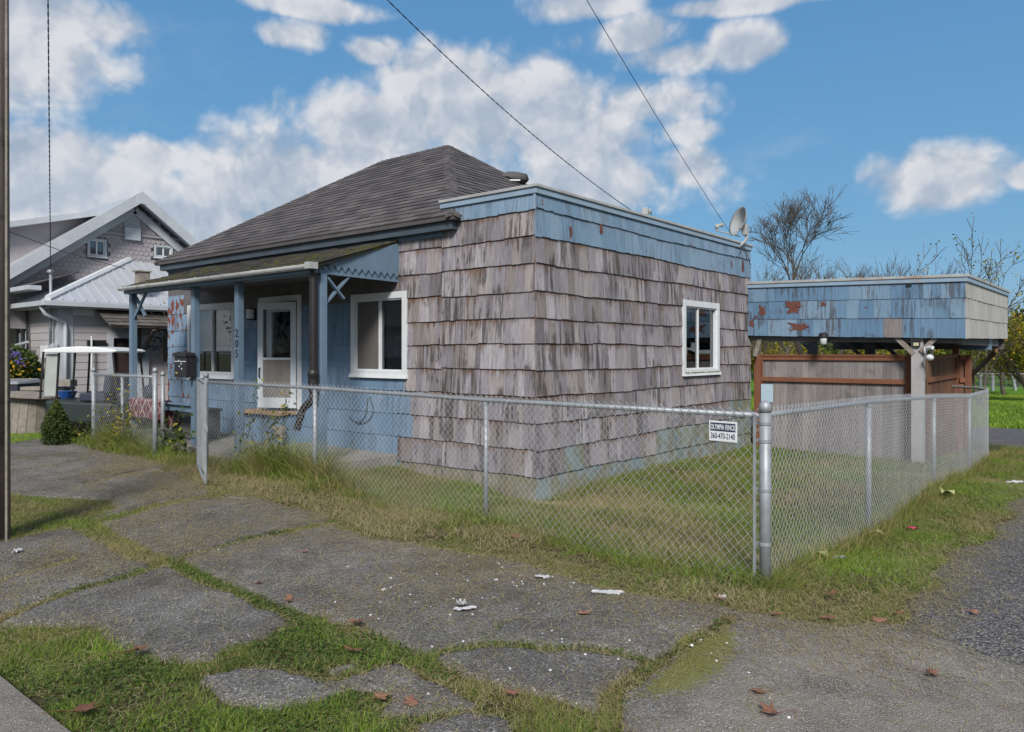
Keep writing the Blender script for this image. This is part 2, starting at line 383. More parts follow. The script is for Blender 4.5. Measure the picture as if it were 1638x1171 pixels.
def m_wood(name, cols, grain=(60, 60, 3), rough=.8, dirt=.3, nails=False):
    m, t, p = newmat(name); v = t.obj(); isl = island(t); o = t.vm('ADD', v, t.vm('SCALE', (5.1, 3.7, 2.3), scale=isl))
    g = t.noise(t.mapv(o, grain), 1.0, 5, .65, .4); b = t.ramp(isl, cols)
    c = t.mix(1, b, t.vm('SCALE', (1, 1, 1), scale=t.rng(g, .25, .75, .68, 1.22, False)), 'MULTIPLY')
    d = t.math('MULTIPLY', t.rng(t.noise(v, 2.6, 6, .7), .5, .72), dirt); c = t.mix(d, c, (.05, .042, .036))
    t.put(p.inputs['Base Color'], c); p.inputs['Roughness'].default_value = rough; p.inputs['Specular IOR Level'].default_value = .25
    t.put(p.inputs['Normal'], t.bump(g, .004)); return m
M['cedar'] = m_wood('red_brown_cedar', [(0, (.17, .07, .04)), (.5, (.22, .095, .055)), (1, (.15, .065, .04))])
M['cedarboard'] = m_wood('brown_cedar_board', [(0, (.13, .065, .04)), (.5, (.18, .095, .055)), (1, (.10, .05, .035))], dirt=.4)
M['greyboard'] = m_wood('grey_fence_board', [(0, (.17, .155, .16)), (.35, (.235, .215, .215)), (.7, (.20, .18, .185)), (1, (.28, .255, .25))], dirt=.55)
M['pole'] = m_wood('pole_wood', [(0, (.15, .12, .11)), (1, (.22, .18, .165))], grain=(40, 40, 1.2), dirt=.9)
M['shake'] = m_wood('old_shake', [(0, (.09, .08, .075)), (1, (.15, .135, .12))], dirt=.4)
M['bark'] = m_wood('bark', [(0, (.085, .07, .06)), (1, (.11, .092, .08))], grain=(20, 20, 4), dirt=.3)
def m_asphaltroof(name, cols, moss=0.0):
    m, t, p = newmat(name); v = t.obj(); isl = island(t); b = t.ramp(isl, cols)
    n = t.noise(v, 320, 2, .7); big = t.noise(v, 1.4, 4, .6)
    c = t.mix(1, b, t.vm('SCALE', (1, 1, 1), scale=t.rng(n, .3, .7, .68, 1.3, False)), 'MULTIPLY')
    c = t.mix(1, c, t.vm('SCALE', (1, 1, 1), scale=t.rng(big, .3, .7, .86, 1.14, False)), 'MULTIPLY')
    if moss:
        q = t.math('ADD', t.noise(v, 7, 5, .7), t.math('MULTIPLY', t.noise(t.mapv(v, (1, 3, 1)), .9, 2), .5)); k = t.rng(q, .74, .86)
        c = t.mix(t.math('MULTIPLY', k, moss), c, t.ramp(t.noise(v, 60, 2), [(.35, (.05, .055, .02)), (.65, (.20, .20, .06))]))
    t.put(p.inputs['Base Color'], c); p.inputs['Roughness'].default_value = .92; p.inputs['Specular IOR Level'].default_value = .2
    t.put(p.inputs['Normal'], t.bump(n, .004)); return m
M['roof'] = m_asphaltroof('charcoal_asphalt_shingle', [(0, (.068, .062, .065)), (.5, (.095, .087, .090)), (1, (.125, .115, .117))])
M['roofmoss'] = m_asphaltroof('mossy_asphalt_shingle', [(0, (.06, .055, .055)), (.5, (.085, .08, .08)), (1, (.11, .10, .10))], moss=.85)
def m_glass(kf=1.1, ka=.05):
    m = bpy.data.materials.new('window_glass'); m.use_nodes = True; t = NT(m.node_tree)
    tr = t.n('ShaderNodeBsdfTransparent'); tr.inputs[0].default_value = (.82, .85, .86, 1)
    gl = t.n('ShaderNodeBsdfGlossy'); gl.inputs['Roughness'].default_value = .02; gl.inputs[0].default_value = (.9, .93, .95, 1)
    fr = t.n('ShaderNodeFresnel'); fr.inputs[0].default_value = 1.7
    f = t.math('ADD', t.math('MULTIPLY', fr.outputs[0], kf), ka, clamp=True)
    mx = t.n('ShaderNodeMixShader'); t.put(mx.inputs[0], f); t.l.new(tr.outputs[0], mx.inputs[1]); t.l.new(gl.outputs[0], mx.inputs[2])
    o = t.n('ShaderNodeOutputMaterial'); t.l.new(mx.outputs[0], o.inputs[0]); return m
M['glass'] = m_glass(); M['glassdim'] = m_glass(.14, .0)
def m_ground():
    m, t, p = newmat('lawn_soil'); v = t.obj()
    a = t.noise(v, 1.1, 5, .6); b = t.noise(v, 22, 5, .7); c2 = t.noise(v, 120, 3, .6)
    soil = t.ramp(b, [(.3, (.030, .023, .016)), (.5, (.070, .054, .036)), (.75, (.17, .135, .085))])
    gr = t.ramp(c2, [(.3, (.045, .06, .018)), (.55, (.10, .12, .032)), (.75, (.17, .16, .06))])
    c = t.mix(t.rng(a, .38, .62), soil, gr)
    far = t.n('ShaderNodeSeparateXYZ'); t.put(far.inputs[0], v)
    k = t.rng(far.outputs[1], 17, 22); g2 = t.ramp(t.noise(v, 3, 6, .7), [(.3, (.05, .12, .012)), (.5, (.10, .22, .02)), (.72, (.16, .25, .035))])
    c = t.mix(k, c, g2)
    t.put(p.inputs['Base Color'], c); p.inputs['Roughness'].default_value = 1; p.inputs['Specular IOR Level'].default_value = .1
    t.put(p.inputs['Normal'], t.bump(t.math('ADD', b, c2), .02)); return m
M['ground'] = m_ground()
def m_pave():
    m, t, p = newmat('old_pavement'); v = t.obj()
    sp = t.vor(v, 150, 'Color'); sv = t.n('ShaderNodeSeparateColor'); t.put(sv.inputs[0], sp)
    stone = t.ramp(sv.outputs[0], [(0, (.058, .054, .050)), (.35, (.130, .122, .114)), (.75, (.18, .170, .158)), (.95, (.27, .255, .235)), (1, (.50, .48, .45))])
    big = t.noise(v, .9, 6, .65); med = t.noise(v, 6, 6, .7)
    c = t.mix(1, stone, t.vm('SCALE', (1, 1, 1), scale=t.rng(big, .3, .7, .62, 1.30, False)), 'MULTIPLY')
    c = t.mix(1, c, t.vm('SCALE', (1, 1, 1), scale=t.rng(med, .3, .7, .74, 1.22, False)), 'MULTIPLY')
    # earthy dust and moss close to the joints (attribute = how near a planted joint is)
    st2 = t.rng(t.noise(v, 1.7, 7, .72), .50, .68); c = t.mix(t.math('MULTIPLY', st2, .55), c, (.078, .062, .045))
    at = t.n('ShaderNodeAttribute'); at.attribute_name = 'green'; g = at.outputs['Fac']
    e = t.math('ADD', g, t.math('MULTIPLY', t.math('SUBTRACT', t.noise(v, 14, 6, .7), .5), 1.1))
    c = t.mix(t.math('MULTIPLY', t.rng(e, .28, .75), .8), c, t.ramp(t.noise(v, 90, 3), [(.3, (.05, .038, .024)), (.7, (.13, .105, .062))]))
    a2 = t.n('ShaderNodeAttribute'); a2.attribute_name = 'moss'; e2 = t.math('ADD', a2.outputs['Fac'], t.math('MULTIPLY', t.math('SUBTRACT', t.noise(v, 25, 6, .75), .5), 1.6))
    c = t.mix(t.math('MULTIPLY', t.rng(e2, .45, .8), .85), c, t.ramp(t.noise(v, 130, 2), [(.3, (.06, .065, .008)), (.7, (.24, .24, .03))]))
    a3 = t.n('ShaderNodeAttribute'); a3.attribute_name = 'tan'
    tn = t.math('MULTIPLY', a3.outputs['Fac'], t.rng(t.noise(v, 2.2, 5, .6), .25, .6)); c = t.mix(t.math('MULTIPLY', tn, .5), c, (.33, .295, .25))
    t.put(p.inputs['Base Color'], c); p.inputs['Roughness'].default_value = .9; p.inputs['Specular IOR Level'].default_value = .25
    t.put(p.inputs['Normal'], t.bump(t.math('ADD', t.vor(v, 150, 'Distance'), t.math('MULTIPLY', med, .8)), .006)); return m
M['pave'] = m_pave()
def m_gravel(name, dark=1.0, scale=85):
    m, t, p = newmat(name); v = t.obj(); sv = t.n('ShaderNodeSeparateColor'); t.put(sv.inputs[0], t.vor(v, scale, 'Color'))
    c = t.ramp(sv.outputs[0], [(0, (.038, .037, .04)), (.4, (.075, .073, .078)), (.8, (.125, .122, .128)), (1, (.27, .265, .265))])
    big = t.noise(v, .8, 5, .6); c = t.mix(1, c, t.vm('SCALE', (dark * 1.15, dark * 1.12, dark * 1.1), scale=t.rng(big, .3, .7, .8, 1.25, False)), 'MULTIPLY')
    a3 = t.n('ShaderNodeAttribute'); a3.attribute_name = 'green'
    e = t.math('ADD', a3.outputs['Fac'], t.math('MULTIPLY', t.math('SUBTRACT', t.noise(v, 5, 6, .7), .5), 1.4))
    c = t.mix(t.math('MULTIPLY', t.rng(e, .35, .8), .75), c, t.ramp(t.noise(v, 60, 3), [(.3, (.08, .075, .04)), (.7, (.21, .18, .10))]))
    t.put(p.inputs['Base Color'], c); p.inputs['Roughness'].default_value = .85; p.inputs['Specular IOR Level'].default_value = .3
    t.put(p.inputs['Normal'], t.bump(t.vor(v, scale, 'Distance'), .012)); return m
M['alley'] = m_gravel('alley_gravel')
M['road'] = m_gravel('street_asphalt', 1.0, 120)
def m_blade(name, stops, rough=.7):
    m, t, p = newmat(name); a = t.n('ShaderNodeAttribute'); a.attribute_name = 'tint'
    c = t.ramp(a.outputs['Fac'], stops); t.put(p.inputs['Base Color'], c); p.inputs['Roughness'].default_value = rough
    p.inputs['Specular IOR Level'].default_value = .25
    tl = t.n('ShaderNodeBsdfTranslucent'); t.put(tl.inputs[0], c); mx = t.n('ShaderNodeMixShader'); mx.inputs[0].default_value = .25
    t.l.new(p.outputs[0], mx.inputs[1]); t.l.new(tl.outputs[0], mx.inputs[2])
    o = [n for n in t.t.nodes if n.type == 'OUTPUT_MATERIAL'][0]; t.l.new(mx.outputs[0], o.inputs[0]); return m
GSTOPS = [(0, (.44, .34, .19)), (.2, (.30, .25, .105)), (.38, (.19, .20, .055)), (.58, (.12, .175, .03)), (.8, (.14, .25, .03)), (1, (.28, .39, .05))]
M['grass'] = m_blade('grass_blades', GSTOPS)
M['straw'] = m_blade('straw', [(0, (.22, .16, .09)), (.5, (.44, .36, .21)), (1, (.30, .30, .12))])
M['leafg'] = m_blade('green_leaf', [(0, (.03, .05, .012)), (.5, (.055, .095, .02)), (1, (.11, .17, .03))])
M['leafy'] = m_blade('autumn_leaf', [(0, (.07, .09, .015)), (.45, (.16, .19, .02)), (.75, (.42, .30, .02)), (1, (.50, .26, .03))])
M['leafcon'] = m_blade('conifer_leaf', [(0, (.022, .04, .014)), (.6, (.055, .085, .022)), (1, (.14, .17, .045))])
M['leafb'] = m_blade('brown_leaf', [(0, (.16, .075, .045)), (.5, (.26, .13, .085)), (1, (.36, .20, .13))])
M['vine'] = m_blade('vine_leaf', [(0, (.05, .075, .02)), (.5, (.12, .16, .03)), (.8, (.36, .30, .05)), (1, (.42, .30, .07))])
M['tileS'] = m_plain('white_bits', (.62, .63, .66), .7)

# ------------------------------------------------------------------ blue house
S = 1.1
def zs(z): return EYE + (z - EYE) * S
YW = 6.716 * S; XC = -5.167 * S; YF = 12.94 * S          # front wall plane, side wall plane, far end of side wall
ZB = [zs(q) for q in (-.1, .209, .525, .825, 1.132, 1.432, 1.736, 2.025, 2.332, 2.65, 2.95, 3.253, 3.455)]
XL = onY(269, 500, YW).x                                 # left end of the front wall
XPAR = onY(708, 329, YW).x
XPOR = onY(636, 440, YW).x                               # right end of porch
ZFR = onY(704, 374, YW).z                                # underside of frieze
house = thing('house', (XC, YW, 0), 'low blue and weathered cedar shingled house with dark hip roof and front porch', 'house')

class Wall:
    def __init__(s, O, U, N): s.O = Vector(O); s.U = Vector(U); s.N = Vector(N)
    def p(s, u, z, n=0): q = s.O + s.U * u + s.N * n; return Vector((q.x, q.y, z))
FW = Wall((0, YW, 0), (1, 0, 0), (0, -1, 0))             # u = X
SW = Wall((XC, 0, 0), (0, 1, 0), (1, 0, 0))              # u = Y
def rect_sub(r, holes):
    out = [r]
    for (a, b, c, d) in holes:
        nx = []
        for (x0, x1, z0, z1) in out:
            if x1 <= a or x0 >= b or z1 <= c or z0 >= d: nx.append((x0, x1, z0, z1)); continue
            if x0 < a: nx.append((x0, a, z0, z1))
            if x1 > b: nx.append((b, x1, z0, z1))
            xa, xb = max(x0, a), min(x1, b)
            if z0 < c: nx.append((xa, xb, z0, c))
            if z1 > d: nx.append((xa, xb, d, z1))
        out = nx
    return [q for q in out if q[1] - q[0] > .006 and q[3] - q[2] > .006]
def hexw(mb, W, u0, u1, z0, z1, n0a, n0b, n1a, n1b, uv=None, mi=0):
    """block on wall W; outward offsets: inner/outer at bottom, inner/outer at top"""
    P = [W.p(u0, z0, n0b), W.p(u1, z0, n0b), W.p(u1, z0, n0a), W.p(u0, z0, n0a), W.p(u0, z1, n1b), W.p(u1, z1, n1b), W.p(u1, z1, n1a), W.p(u0, z1, n1a)]
    if (W.U.cross(Vector((0, 0, 1)))).dot(W.N) < 0:       # keep faces outward
        P = [P[1], P[0], P[3], P[2], P[5], P[4], P[7], P[6]]
        if uv: uv = [uv[1], uv[0], uv[3], uv[2], uv[5], uv[4], uv[7], uv[6]]
    mb.hexa(P, uv, mi)
def shingles(mb, W, u0, u1, courses, holes, matf, wmin=.075, wmax=.24, gap=.0045, lift=.023, topf=None, jit=.006, wave=.010):
    for c in range(len(courses) - 1):
        zb, zt = courses[c], courses[c + 1]; u = u0 - R.uniform(0, .1)
        ph = R.uniform(0, 6); ph2 = R.uniform(0, 6)
        while u < u1:
            wd = R.uniform(wmin, wmax); a, b = max(u, u0), min(u + wd, u1); u += wd
            if b - a < .015: continue
            um = (a + b) / 2; wv = wave * (math.sin(um * 1.1 + ph) + .6 * math.sin(um * 2.7 + ph2)) if c > 0 else 0
            z0 = zb + wv + R.uniform(-jit, jit); zt2 = zt + .03
            if topf is not None:
                zm = topf(um)
                if z0 >= zm: continue
                zt2 = min(zt2, zm)
            lf = lift + R.uniform(-.003, .004); mi = matf(c, um); off = R.uniform(0, 9)
            if mi is None: continue
            for (x0, x1, q0, q1) in rect_sub((a + gap / 2, b - gap / 2, z0, zt2), holes):
                k0 = (q0 - zb) / (zt - zb); k1 = (q1 - zb) / (zt - zb)
                n0 = lf + (.003 - lf) * max(0, k0); n1 = lf + (.003 - lf) * max(0, min(1.1, k1)); n1 = max(n1, .002)
                f0 = c + min(max(k0, .001), .999); f1 = c + min(max(k1, .002), .998)
                uv = [(x0 + off, f0), (x1 + off, f0), (x1 + off, f0), (x0 + off, f0), (x0 + off, f1), (x1 + off, f1), (x1 + off, f1), (x0 + off, f1)]
                hexw(mb, W, x0, x1, q0, q1, -.004, n0, -.004, n1, uv, mi)
def panel(mb, W, u0, u1, z0, z1, holes=(), th=.12, mi=0):
    for (a, b, c, d) in rect_sub((u0, u1, z0, z1), holes): hexw(mb, W, a, b, c, d, -th, 0, -th, 0, None, mi)

def window(parent, W, u0, u1, z0, z1, cas=.10, sill=.055, split=.5, trim='white', curtain='curtain', name='window', curt=(0, 1), proud=.035, label=None, blind=0, screen=False):
    """u0..z1: outside of casing"""
    cu0, cu1 = min(u0, u1), max(u0, u1); mb = MB()
    hexw(mb, W, cu0, cu0 + cas, z0 + sill, z1, 0, proud, 0, proud); hexw(mb, W, cu1 - cas, cu1, z0 + sill, z1, 0, proud, 0, proud)
    hexw(mb, W, cu0 + cas, cu1 - cas, z1 - cas, z1, 0, proud - .003, 0, proud - .003)
    hexw(mb, W, cu0 + cas, cu1 - cas, z0 + sill, z0 + sill + cas * .55, 0, proud - .003, 0, proud - .003)
    wo = mb.build(name, M[trim], parent, bevel=.003, label=label)
    sb = MB(); hexw(sb, W, cu0 - .015, cu1 + .015, z0, z0 + sill, -.01, proud + .03, -.01, proud + .015); sb.build('sill', M[trim], wo, bevel=.003)
    a0, a1, b0, b1 = cu0 + cas, cu1 - cas, z0 + sill + cas * .55, z1 - cas
    fr = MB(); t_ = .022
    for (x0, x1, q0, q1) in ((a0, a0 + t_, b0, b1), (a1 - t_, a1, b0, b1), (a0 + t_, a1 - t_, b0, b0 + t_), (a0 + t_, a1 - t_, b1 - t_, b1)): hexw(fr, W, x0, x1, q0, q1, -.06, .012, -.06, .012)
    sp = a0 + (a1 - a0) * split; hexw(fr, W, sp - .016, sp + .016, b0 + t_, b1 - t_, -.05, .006, -.05, .006)
    fr.build('sash', M['white'], wo)
    for (x0, x1, dn) in ((a0 + t_, sp - .016, -.02), (sp + .016, a1 - t_, -.035)):
        g = MB(); P = [W.p(x0, b0 + t_, dn), W.p(x1, b0 + t_, dn), W.p(x1, b1 - t_, dn), W.p(x0, b1 - t_, dn)]; g.poly(P); g.build('pane', M['glass'], wo)
    if screen:
        g = MB(); hexw(g, W, a0 + t_, sp - .016, b0 + t_, b1 - t_, -.016, -.013, -.016, -.013); g.build('insect_screen', M['screenout'], wo)
    if curtain:
        cm = MB(); n = 26; x0 = a0 + (a1 - a0) * curt[0]; x1 = a0 + (a1 - a0) * curt[1]
        for k in range(n):
            ua, ub = x0 + (x1 - x0) * k / n, x0 + (x1 - x0) * (k + 1) / n; na, nb_ = -.11 - .018 * (k % 2), -.11 - .018 * ((k + 1) % 2)
            cm.poly([W.p(ua, b0 - .05, na), W.p(ub, b0 - .05, nb_), W.p(ub, b1 + .05, nb_), W.p(ua, b1 + .05, na)])
        cm.build('curtain', M[curtain], wo)
    if blind:
        bm_ = MB(); hexw(bm_, W, a0, a1, b1 - blind, b1 + .02, -.085, -.08, -.085, -.08); bm_.build('blind', M['blind'], wo)
    return (a0, a1, b0, b1)

# window and door openings
w1a = onY(563.5, 472, YW); w1b = onY(652.5, 606, YW); W1 = (w1a.x, w1b.x, w1b.z, w1a.z)
w2 = onX(1090.5, 479, XC); w2b = onX(1148.5, 486, XC); w2c = onX(1090.5, 602, XC); W2 = (w2.y, w2b.y, w2c.z, w2.z)
w3a = onY(302, 489, YW); w3b = onY(377, 607, YW); W3 = (w3a.x, w3b.x, w3b.z, w3a.z)
d0 = onY(416, 475, YW); d1 = onY(483.5, 471, YW); dbm = onY(480, 655, YW); DR = (d0.x, d1.x, dbm.z, d1.z)
def inset(q, c=.1, s_=.11): return (q[0] + c, q[1] - c, q[2] + s_, q[3] - c)
DH = (DR[0] + .09, DR[1] - .09, DR[2] - .02, DR[3] - .1)
holesF = [inset(W1), inset(W3), DH]; shF = [W1, W3, DR]
ZTOP = ZB[-1]
fcore = MB()
for (a, b, zt) in ((XL, XPAR, ZFR + .35), (XPAR, XC, ZTOP)): panel(fcore, FW, a, b, -.55, zt, holesF)
def fm(c, u):
    px_b = {0: 640, 1: 637, 2: 652, 3: 652, 4: 645, 5: 652}.get(c, 652)
    xb = onY(px_b, 600, YW).x if c < 8 else XPOR
    if u > xb:
        if c == 11: return 3
        return 4 if c == 0 else 0
    if u < onY(301, 600, YW).x: return 2
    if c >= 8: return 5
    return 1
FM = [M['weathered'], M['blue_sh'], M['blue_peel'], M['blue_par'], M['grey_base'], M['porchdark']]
fs = MB()
for r_ in range(1):
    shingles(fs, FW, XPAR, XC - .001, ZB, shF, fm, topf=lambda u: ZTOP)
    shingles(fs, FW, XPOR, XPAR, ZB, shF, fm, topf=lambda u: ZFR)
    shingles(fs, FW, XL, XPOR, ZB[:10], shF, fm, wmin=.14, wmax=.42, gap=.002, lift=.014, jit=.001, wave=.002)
fwall = fcore.build('front_wall', M['porchdark'], house)
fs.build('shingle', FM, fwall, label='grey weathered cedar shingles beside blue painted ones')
fwall['label'] = 'front wall with grey cedar shingles on the right and blue paint under the porch'
score = MB(); panel(score, SW, YW + .12, YF, -.55, ZTOP, [inset(W2)])
swall = score.build('side_wall', M['porchdark'], house, label='side wall of weathered cedar shingles with blue band along the top')
def sm(c, u):
    if c >= 10: return 3
    y1, y2, y3 = onX(903, 700, XC).y, onX(928, 700, XC).y, onX(1050, 700, XC).y
    if c == 0: return 1
    if c == 1 and (u > y3 or y1 < u < y2): return 1
    if c == 2 and u > onX(1165, 700, XC).y: return 1
    return 0
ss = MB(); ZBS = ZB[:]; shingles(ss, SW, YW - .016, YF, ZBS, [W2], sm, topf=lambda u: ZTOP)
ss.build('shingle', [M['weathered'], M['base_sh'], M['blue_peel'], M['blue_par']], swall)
# remaining walls of the body and the flat roof of the shingled addition
ob = MB(); YR = YW + 6.3
LW = Wall((XL, 0, 0), (0, 1, 0), (-1, 0, 0)); panel(ob, LW, YW + .12, YR, -.3, ZFR + .3)
BW = Wall((0, YR, 0), (1, 0, 0), (0, 1, 0)); panel(ob, BW, XL, XC - 1.2, -.3, ZFR + .3)
BW2 = Wall((0, YF, 0), (1, 0, 0), (0, 1, 0)); panel(ob, BW2, XPAR - 1, XC - .125, -.4, ZTOP)
LW2 = Wall((XPAR - 1, 0, 0), (0, 1, 0), (-1, 0, 0)); panel(ob, LW2, YR, YF - .12, -.3, ZTOP)
ob.build('rear_wall', M['blue_sh'], house)
fr = MB(); fr.box(XPAR + .02, XC - .13, YW + .13, YF - .13, ZTOP - .12, ZTOP - .06); fr.build('flat_roof', M['roof'], house)
# parapet cap: stepped flashing round the top
cap = MB(); cap2 = MB()
zc = ZTOP
cap.box(XPAR - .03, XC + .055, YW - .055, YW + .14, zc + .045, zc + .085); cap.box(XC - .14, XC + .056, YW + .14, YF + .04, zc + .046, zc + .086)
cap2.box(XPAR - .02, XC + .034, YW - .034, YW + .12, zc - .03, zc + .045); cap2.box(XC - .12, XC + .035, YW + .12, YF + .02, zc - .03, zc + .046)
cap.build('parapet_cap', M['trim_rust'], house, bevel=.006); cap2.build('parapet_trim', M['trim_blue_rust'], house, bevel=.004)
cb = MB(); cb.box(XC - .02, XC + .012, YW - .024, YW - .002, ZB[11], zc - .03); cb.build('corner_board', M['trim_blue_rust'], house)
window(house, FW, *W1, cas=.095, split=.51, curtain='screen', curt=(0, 1), screen=True, label='white framed sliding window right of the porch post')
window(house, SW, *W2, cas=.10, split=.42, curtain='blind', curt=(.55, .62), blind=.09, label='narrow white framed window with mossy sill')
window(house, FW, *W3, cas=.10, split=.52, curtain='screen', curt=(0, 1), label='wide white framed window behind the porch posts')
# mossy sill strip
mz = MB(); 
for k in range(60):
    u = R.uniform(W2[0], W2[1]); mz.blob(SW.p(u, W2[2] + .058, .05 + R.uniform(-.01, .015)), .012, .018, .007, 6, 4, .3)
mz.build('sill_moss', m_plain('yellow_green_moss', (.18, .20, .035), .95, var=.4, scale=30), house)['kind'] = 'stuff'

# door with its casing, inner door and storm door ajar
dc = MB(); pr = .035
hexw(dc, FW, DR[0], DR[0] + .09, DR[2], DR[3], 0, pr, 0, pr); hexw(dc, FW, DR[1] - .1, DR[1], DR[2], DR[3], 0, pr, 0, pr); hexw(dc, FW, DR[0] + .09, DR[1] - .1, DR[3] - .1, DR[3], 0, pr - .003, 0, pr - .003)
door = dc.build('door', M['white'], house, bevel=.003, label='white front door with a storm door standing ajar')
idr = MB(); a0, a1, b0, b1 = DR[0] + .1, DR[1] - .11, DR[2], DR[3] - .11
hexw(idr, FW, a0, a1, b0, b0 + .25, -.1, -.06, -.1, -.06); hexw(idr, FW, a0, a0 + .16, b0 + .25, b1, -.1, -.06, -.1, -.06); hexw(idr, FW, a1 - .16, a1, b0 + .25, b1, -.1, -.06, -.1, -.06); hexw(idr, FW, a0 + .16, a1 - .16, b1 - .15, b1, -.1, -.06, -.1, -.06)
idr.build('inner_door', M['dooor'], door)
g = MB(); g.poly([FW.p(a0 + .16, b0 + .25, -.08), FW.p(a1 - .16, b0 + .25, -.08), FW.p(a1 - .16, b1 - .15, -.08), FW.p(a0 + .16, b1 - .15, -.08)]); g.build('pane', M['glassdim'], door)
# storm door: hinged at its right, free edge swung a little towards the street
hA = FW.p(DR[1] - .12, 0, .03); hB = onY(413, 500, YW - .34); LU = Vector((hB.x - hA.x, hB.y - hA.y, 0)); LL = LU.length; LU.normalize()
DW = Wall(hA, LU, Vector((-LU.y, LU.x, 0)) if (-LU.y * 0 + LU.x * -1) > 0 else Vector((LU.y, -LU.x, 0)))
if DW.N.y > 0: DW.N = -DW.N
zb_, zt_ = DR[2] + .02, DR[3] - .12
sd_ = MB()
for (x0, x1, q0, q1) in ((0, .1, zb_, zt_), (LL - .1, LL, zb_, zt_), (.1, LL - .1, zb_, zb_ + .17), (.1, LL - .1, zt_ - .12, zt_)): hexw(sd_, DW, x0, x1, q0, q1, -.015, .02, -.015, .02)
hexw(sd_, DW, .1, LL - .1, zb_ + .80, zb_ + .84, -.01, .015, -.01, .015)
st = sd_.build('storm_door', M['dooor'], house, bevel=.002)
g = MB(); g.poly([DW.p(.1, zb_ + .84, 0), DW.p(LL - .1, zb_ + .84, 0), DW.p(LL - .1, zt_ - .12, 0), DW.p(.1, zt_ - .12, 0)]); g.build('pane', M['glassdim'], st)
g = MB(); hexw(g, DW, .1, LL - .1, zb_ + .17, zb_ + .80, -.002, .002, -.002, .002); g.build('insect_screen', M['screen'], st)
g = MB(); g.tube([DW.p(LL - .05, zb_ + .66, .02), DW.p(LL - .05, zb_ + .67, .055), DW.p(LL - .05, zb_ + .52, .06), DW.p(LL - .05, zb_ + .50, .03)], .011, 6); g.build('handle', M['black'], st)
g = MB(); hexw(g, FW, DR[0] + .1, DR[1] - .13, DR[3] - .16, DR[3] - .105, .0, .045, 0, .045); g.build('door_closer', M['black'], door)
# step platform below the door
px0, px1 = onY(384, 660, YW - .45).x, DR[1] + .02
zt2 = DR[2] - .03; ZSL = .15
pf = MB(); pf.box(px0, px1, YW - .42, YW - .002, ZSL - .2, zt2 - .045)
plat = pf.build('door_step', M['blue_sh'], house)
g = MB(); g.box(px0 - .06, px1 + .04, YW - .50, YW - .02, zt2 - .04, zt2); g.build('tread', M['tread'], plat, bevel=.004)
vA = onY(440, 680, YW - .42); vB = onY(456, 700, YW - .42); g = MB(); g.box(vA.x, vB.x, YW - .44, YW - .421, vB.z, vA.z); g.build('vent_board', M['woodgrey'], plat)

# porch: floor slab, posts, beam, roof, gutter, scalloped end board and cross brace
YP = 5.515 * S
XPL = onY(213, 500, YP).x
ps = MB(); ps.box(onY(205, 700, YP).x - .8, XPOR + .0, YP - .13, YW - .001, ZSL - .32, ZSL); ps.build('porch_floor', M['concrete'], house, bevel=.012)
ph_ = MB(); ph_.box(onY(205, 700, YP).x - .7, XPOR - .06, YP - .07, YW, -.5, ZSL - .321); ph_.build('porch_footing', M['concrete'], house)
zbm = onY(515, 438, YP).z; zbt = zbm + .155
for k, px in enumerate((213, 312.5, 382.5, 515)):
    c = onY(px, 500, YP); hw = .052 if k != 3 else .05; g = MB()
    g.box(c.x - hw, c.x + hw, YP - .05, YP + .05, ZSL + .0, zbm + (.0 if k < 3 else .0)); o = g.build('porch_post', M['blue_trim'], house, bevel=.006)
    if k == 2: post3 = o; p3 = c
    if k == 1: p2 = c
g = MB(); g.box(XPL - .18, XPOR + .0, YP - .06, YP + .06, zbm + .002, zbt); g.build('porch_beam', M['blue_trim'], house, bevel=.005)
ZG = zs(2.655); YG = 5.35 * S
ZPW = onY(640, 385, YW).z
XG0 = onY(197, 462, YG).x; XG1 = onY(502, 425, YG).x
def roof_rows(mb, P0, P1, Q0, Q1, ex=.14, tab=.32, th=.009, jit=.004):
    P0, P1, Q0, Q1 = map(Vector, (P0, P1, Q0, Q1)); U = (P1 - P0).normalized(); up_ = (Q0 - P0) - U * (Q0 - P0).dot(U); L = up_.length; V_ = up_.normalized(); N_ = U.cross(V_)
    if N_.z < 0: N_ = -N_
    W_ = (P1 - P0).length; l1 = (Q0 - P0).dot(U); r1 = (Q1 - P0).dot(U); n = max(1, int(round(L / ex)))
    for i in range(n):
        ta, tb = i / n, min(1, (i + 1) / n + .02); La, Lb = l1 * ta, l1 * tb; Ra, Rb = W_ + (r1 - W_) * ta, W_ + (r1 - W_) * tb
        off = (i % 2) * tab / 2 + R.uniform(-.02, .02); u = -tab * 2 + off + math.floor(La / tab) * tab
        while u < max(Ra, Rb):
            a, b = u, u + tab - .006; u += tab
            a0, b0, a1, b1 = max(a, La), min(b, Ra), max(a, Lb), min(b, Rb)
            if b0 - a0 < .004 and b1 - a1 < .004: continue
            if b0 < a0: a0 = b0 = (a0 + b0) / 2
            if b1 < a1: a1 = b1 = min(max((a1 + b1) / 2, Lb), Rb)
            h0 = th + R.uniform(0, jit); dz = R.uniform(-.004, .004); q = lambda uu, t_, hh: P0 + U * uu + V_ * (t_ * L + dz * (1 if t_ == ta else 0)) + N_ * hh
            mb.hexa([q(a0, ta, -.001), q(b0, ta, -.001), q(b1, tb, -.001), q(a1, tb, -.001), q(a0, ta, h0), q(b0, ta, h0), q(b1, tb, .001), q(a1, tb, .001)])
def slab(mb, pts, th):
    mb.prism([Vector(p) for p in pts], (0, 0, -th))
prf = MB(); slab(prf, [(XG0 + .05, YG + .03, ZG + .02), (XG1 + .05, YG + .03, ZG + .02), (XPOR + .03, YW, ZPW), (XG0 + .05, YW, ZPW)], .035)
pr_ = prf.build('porch_roof', M['roofmoss'], house)
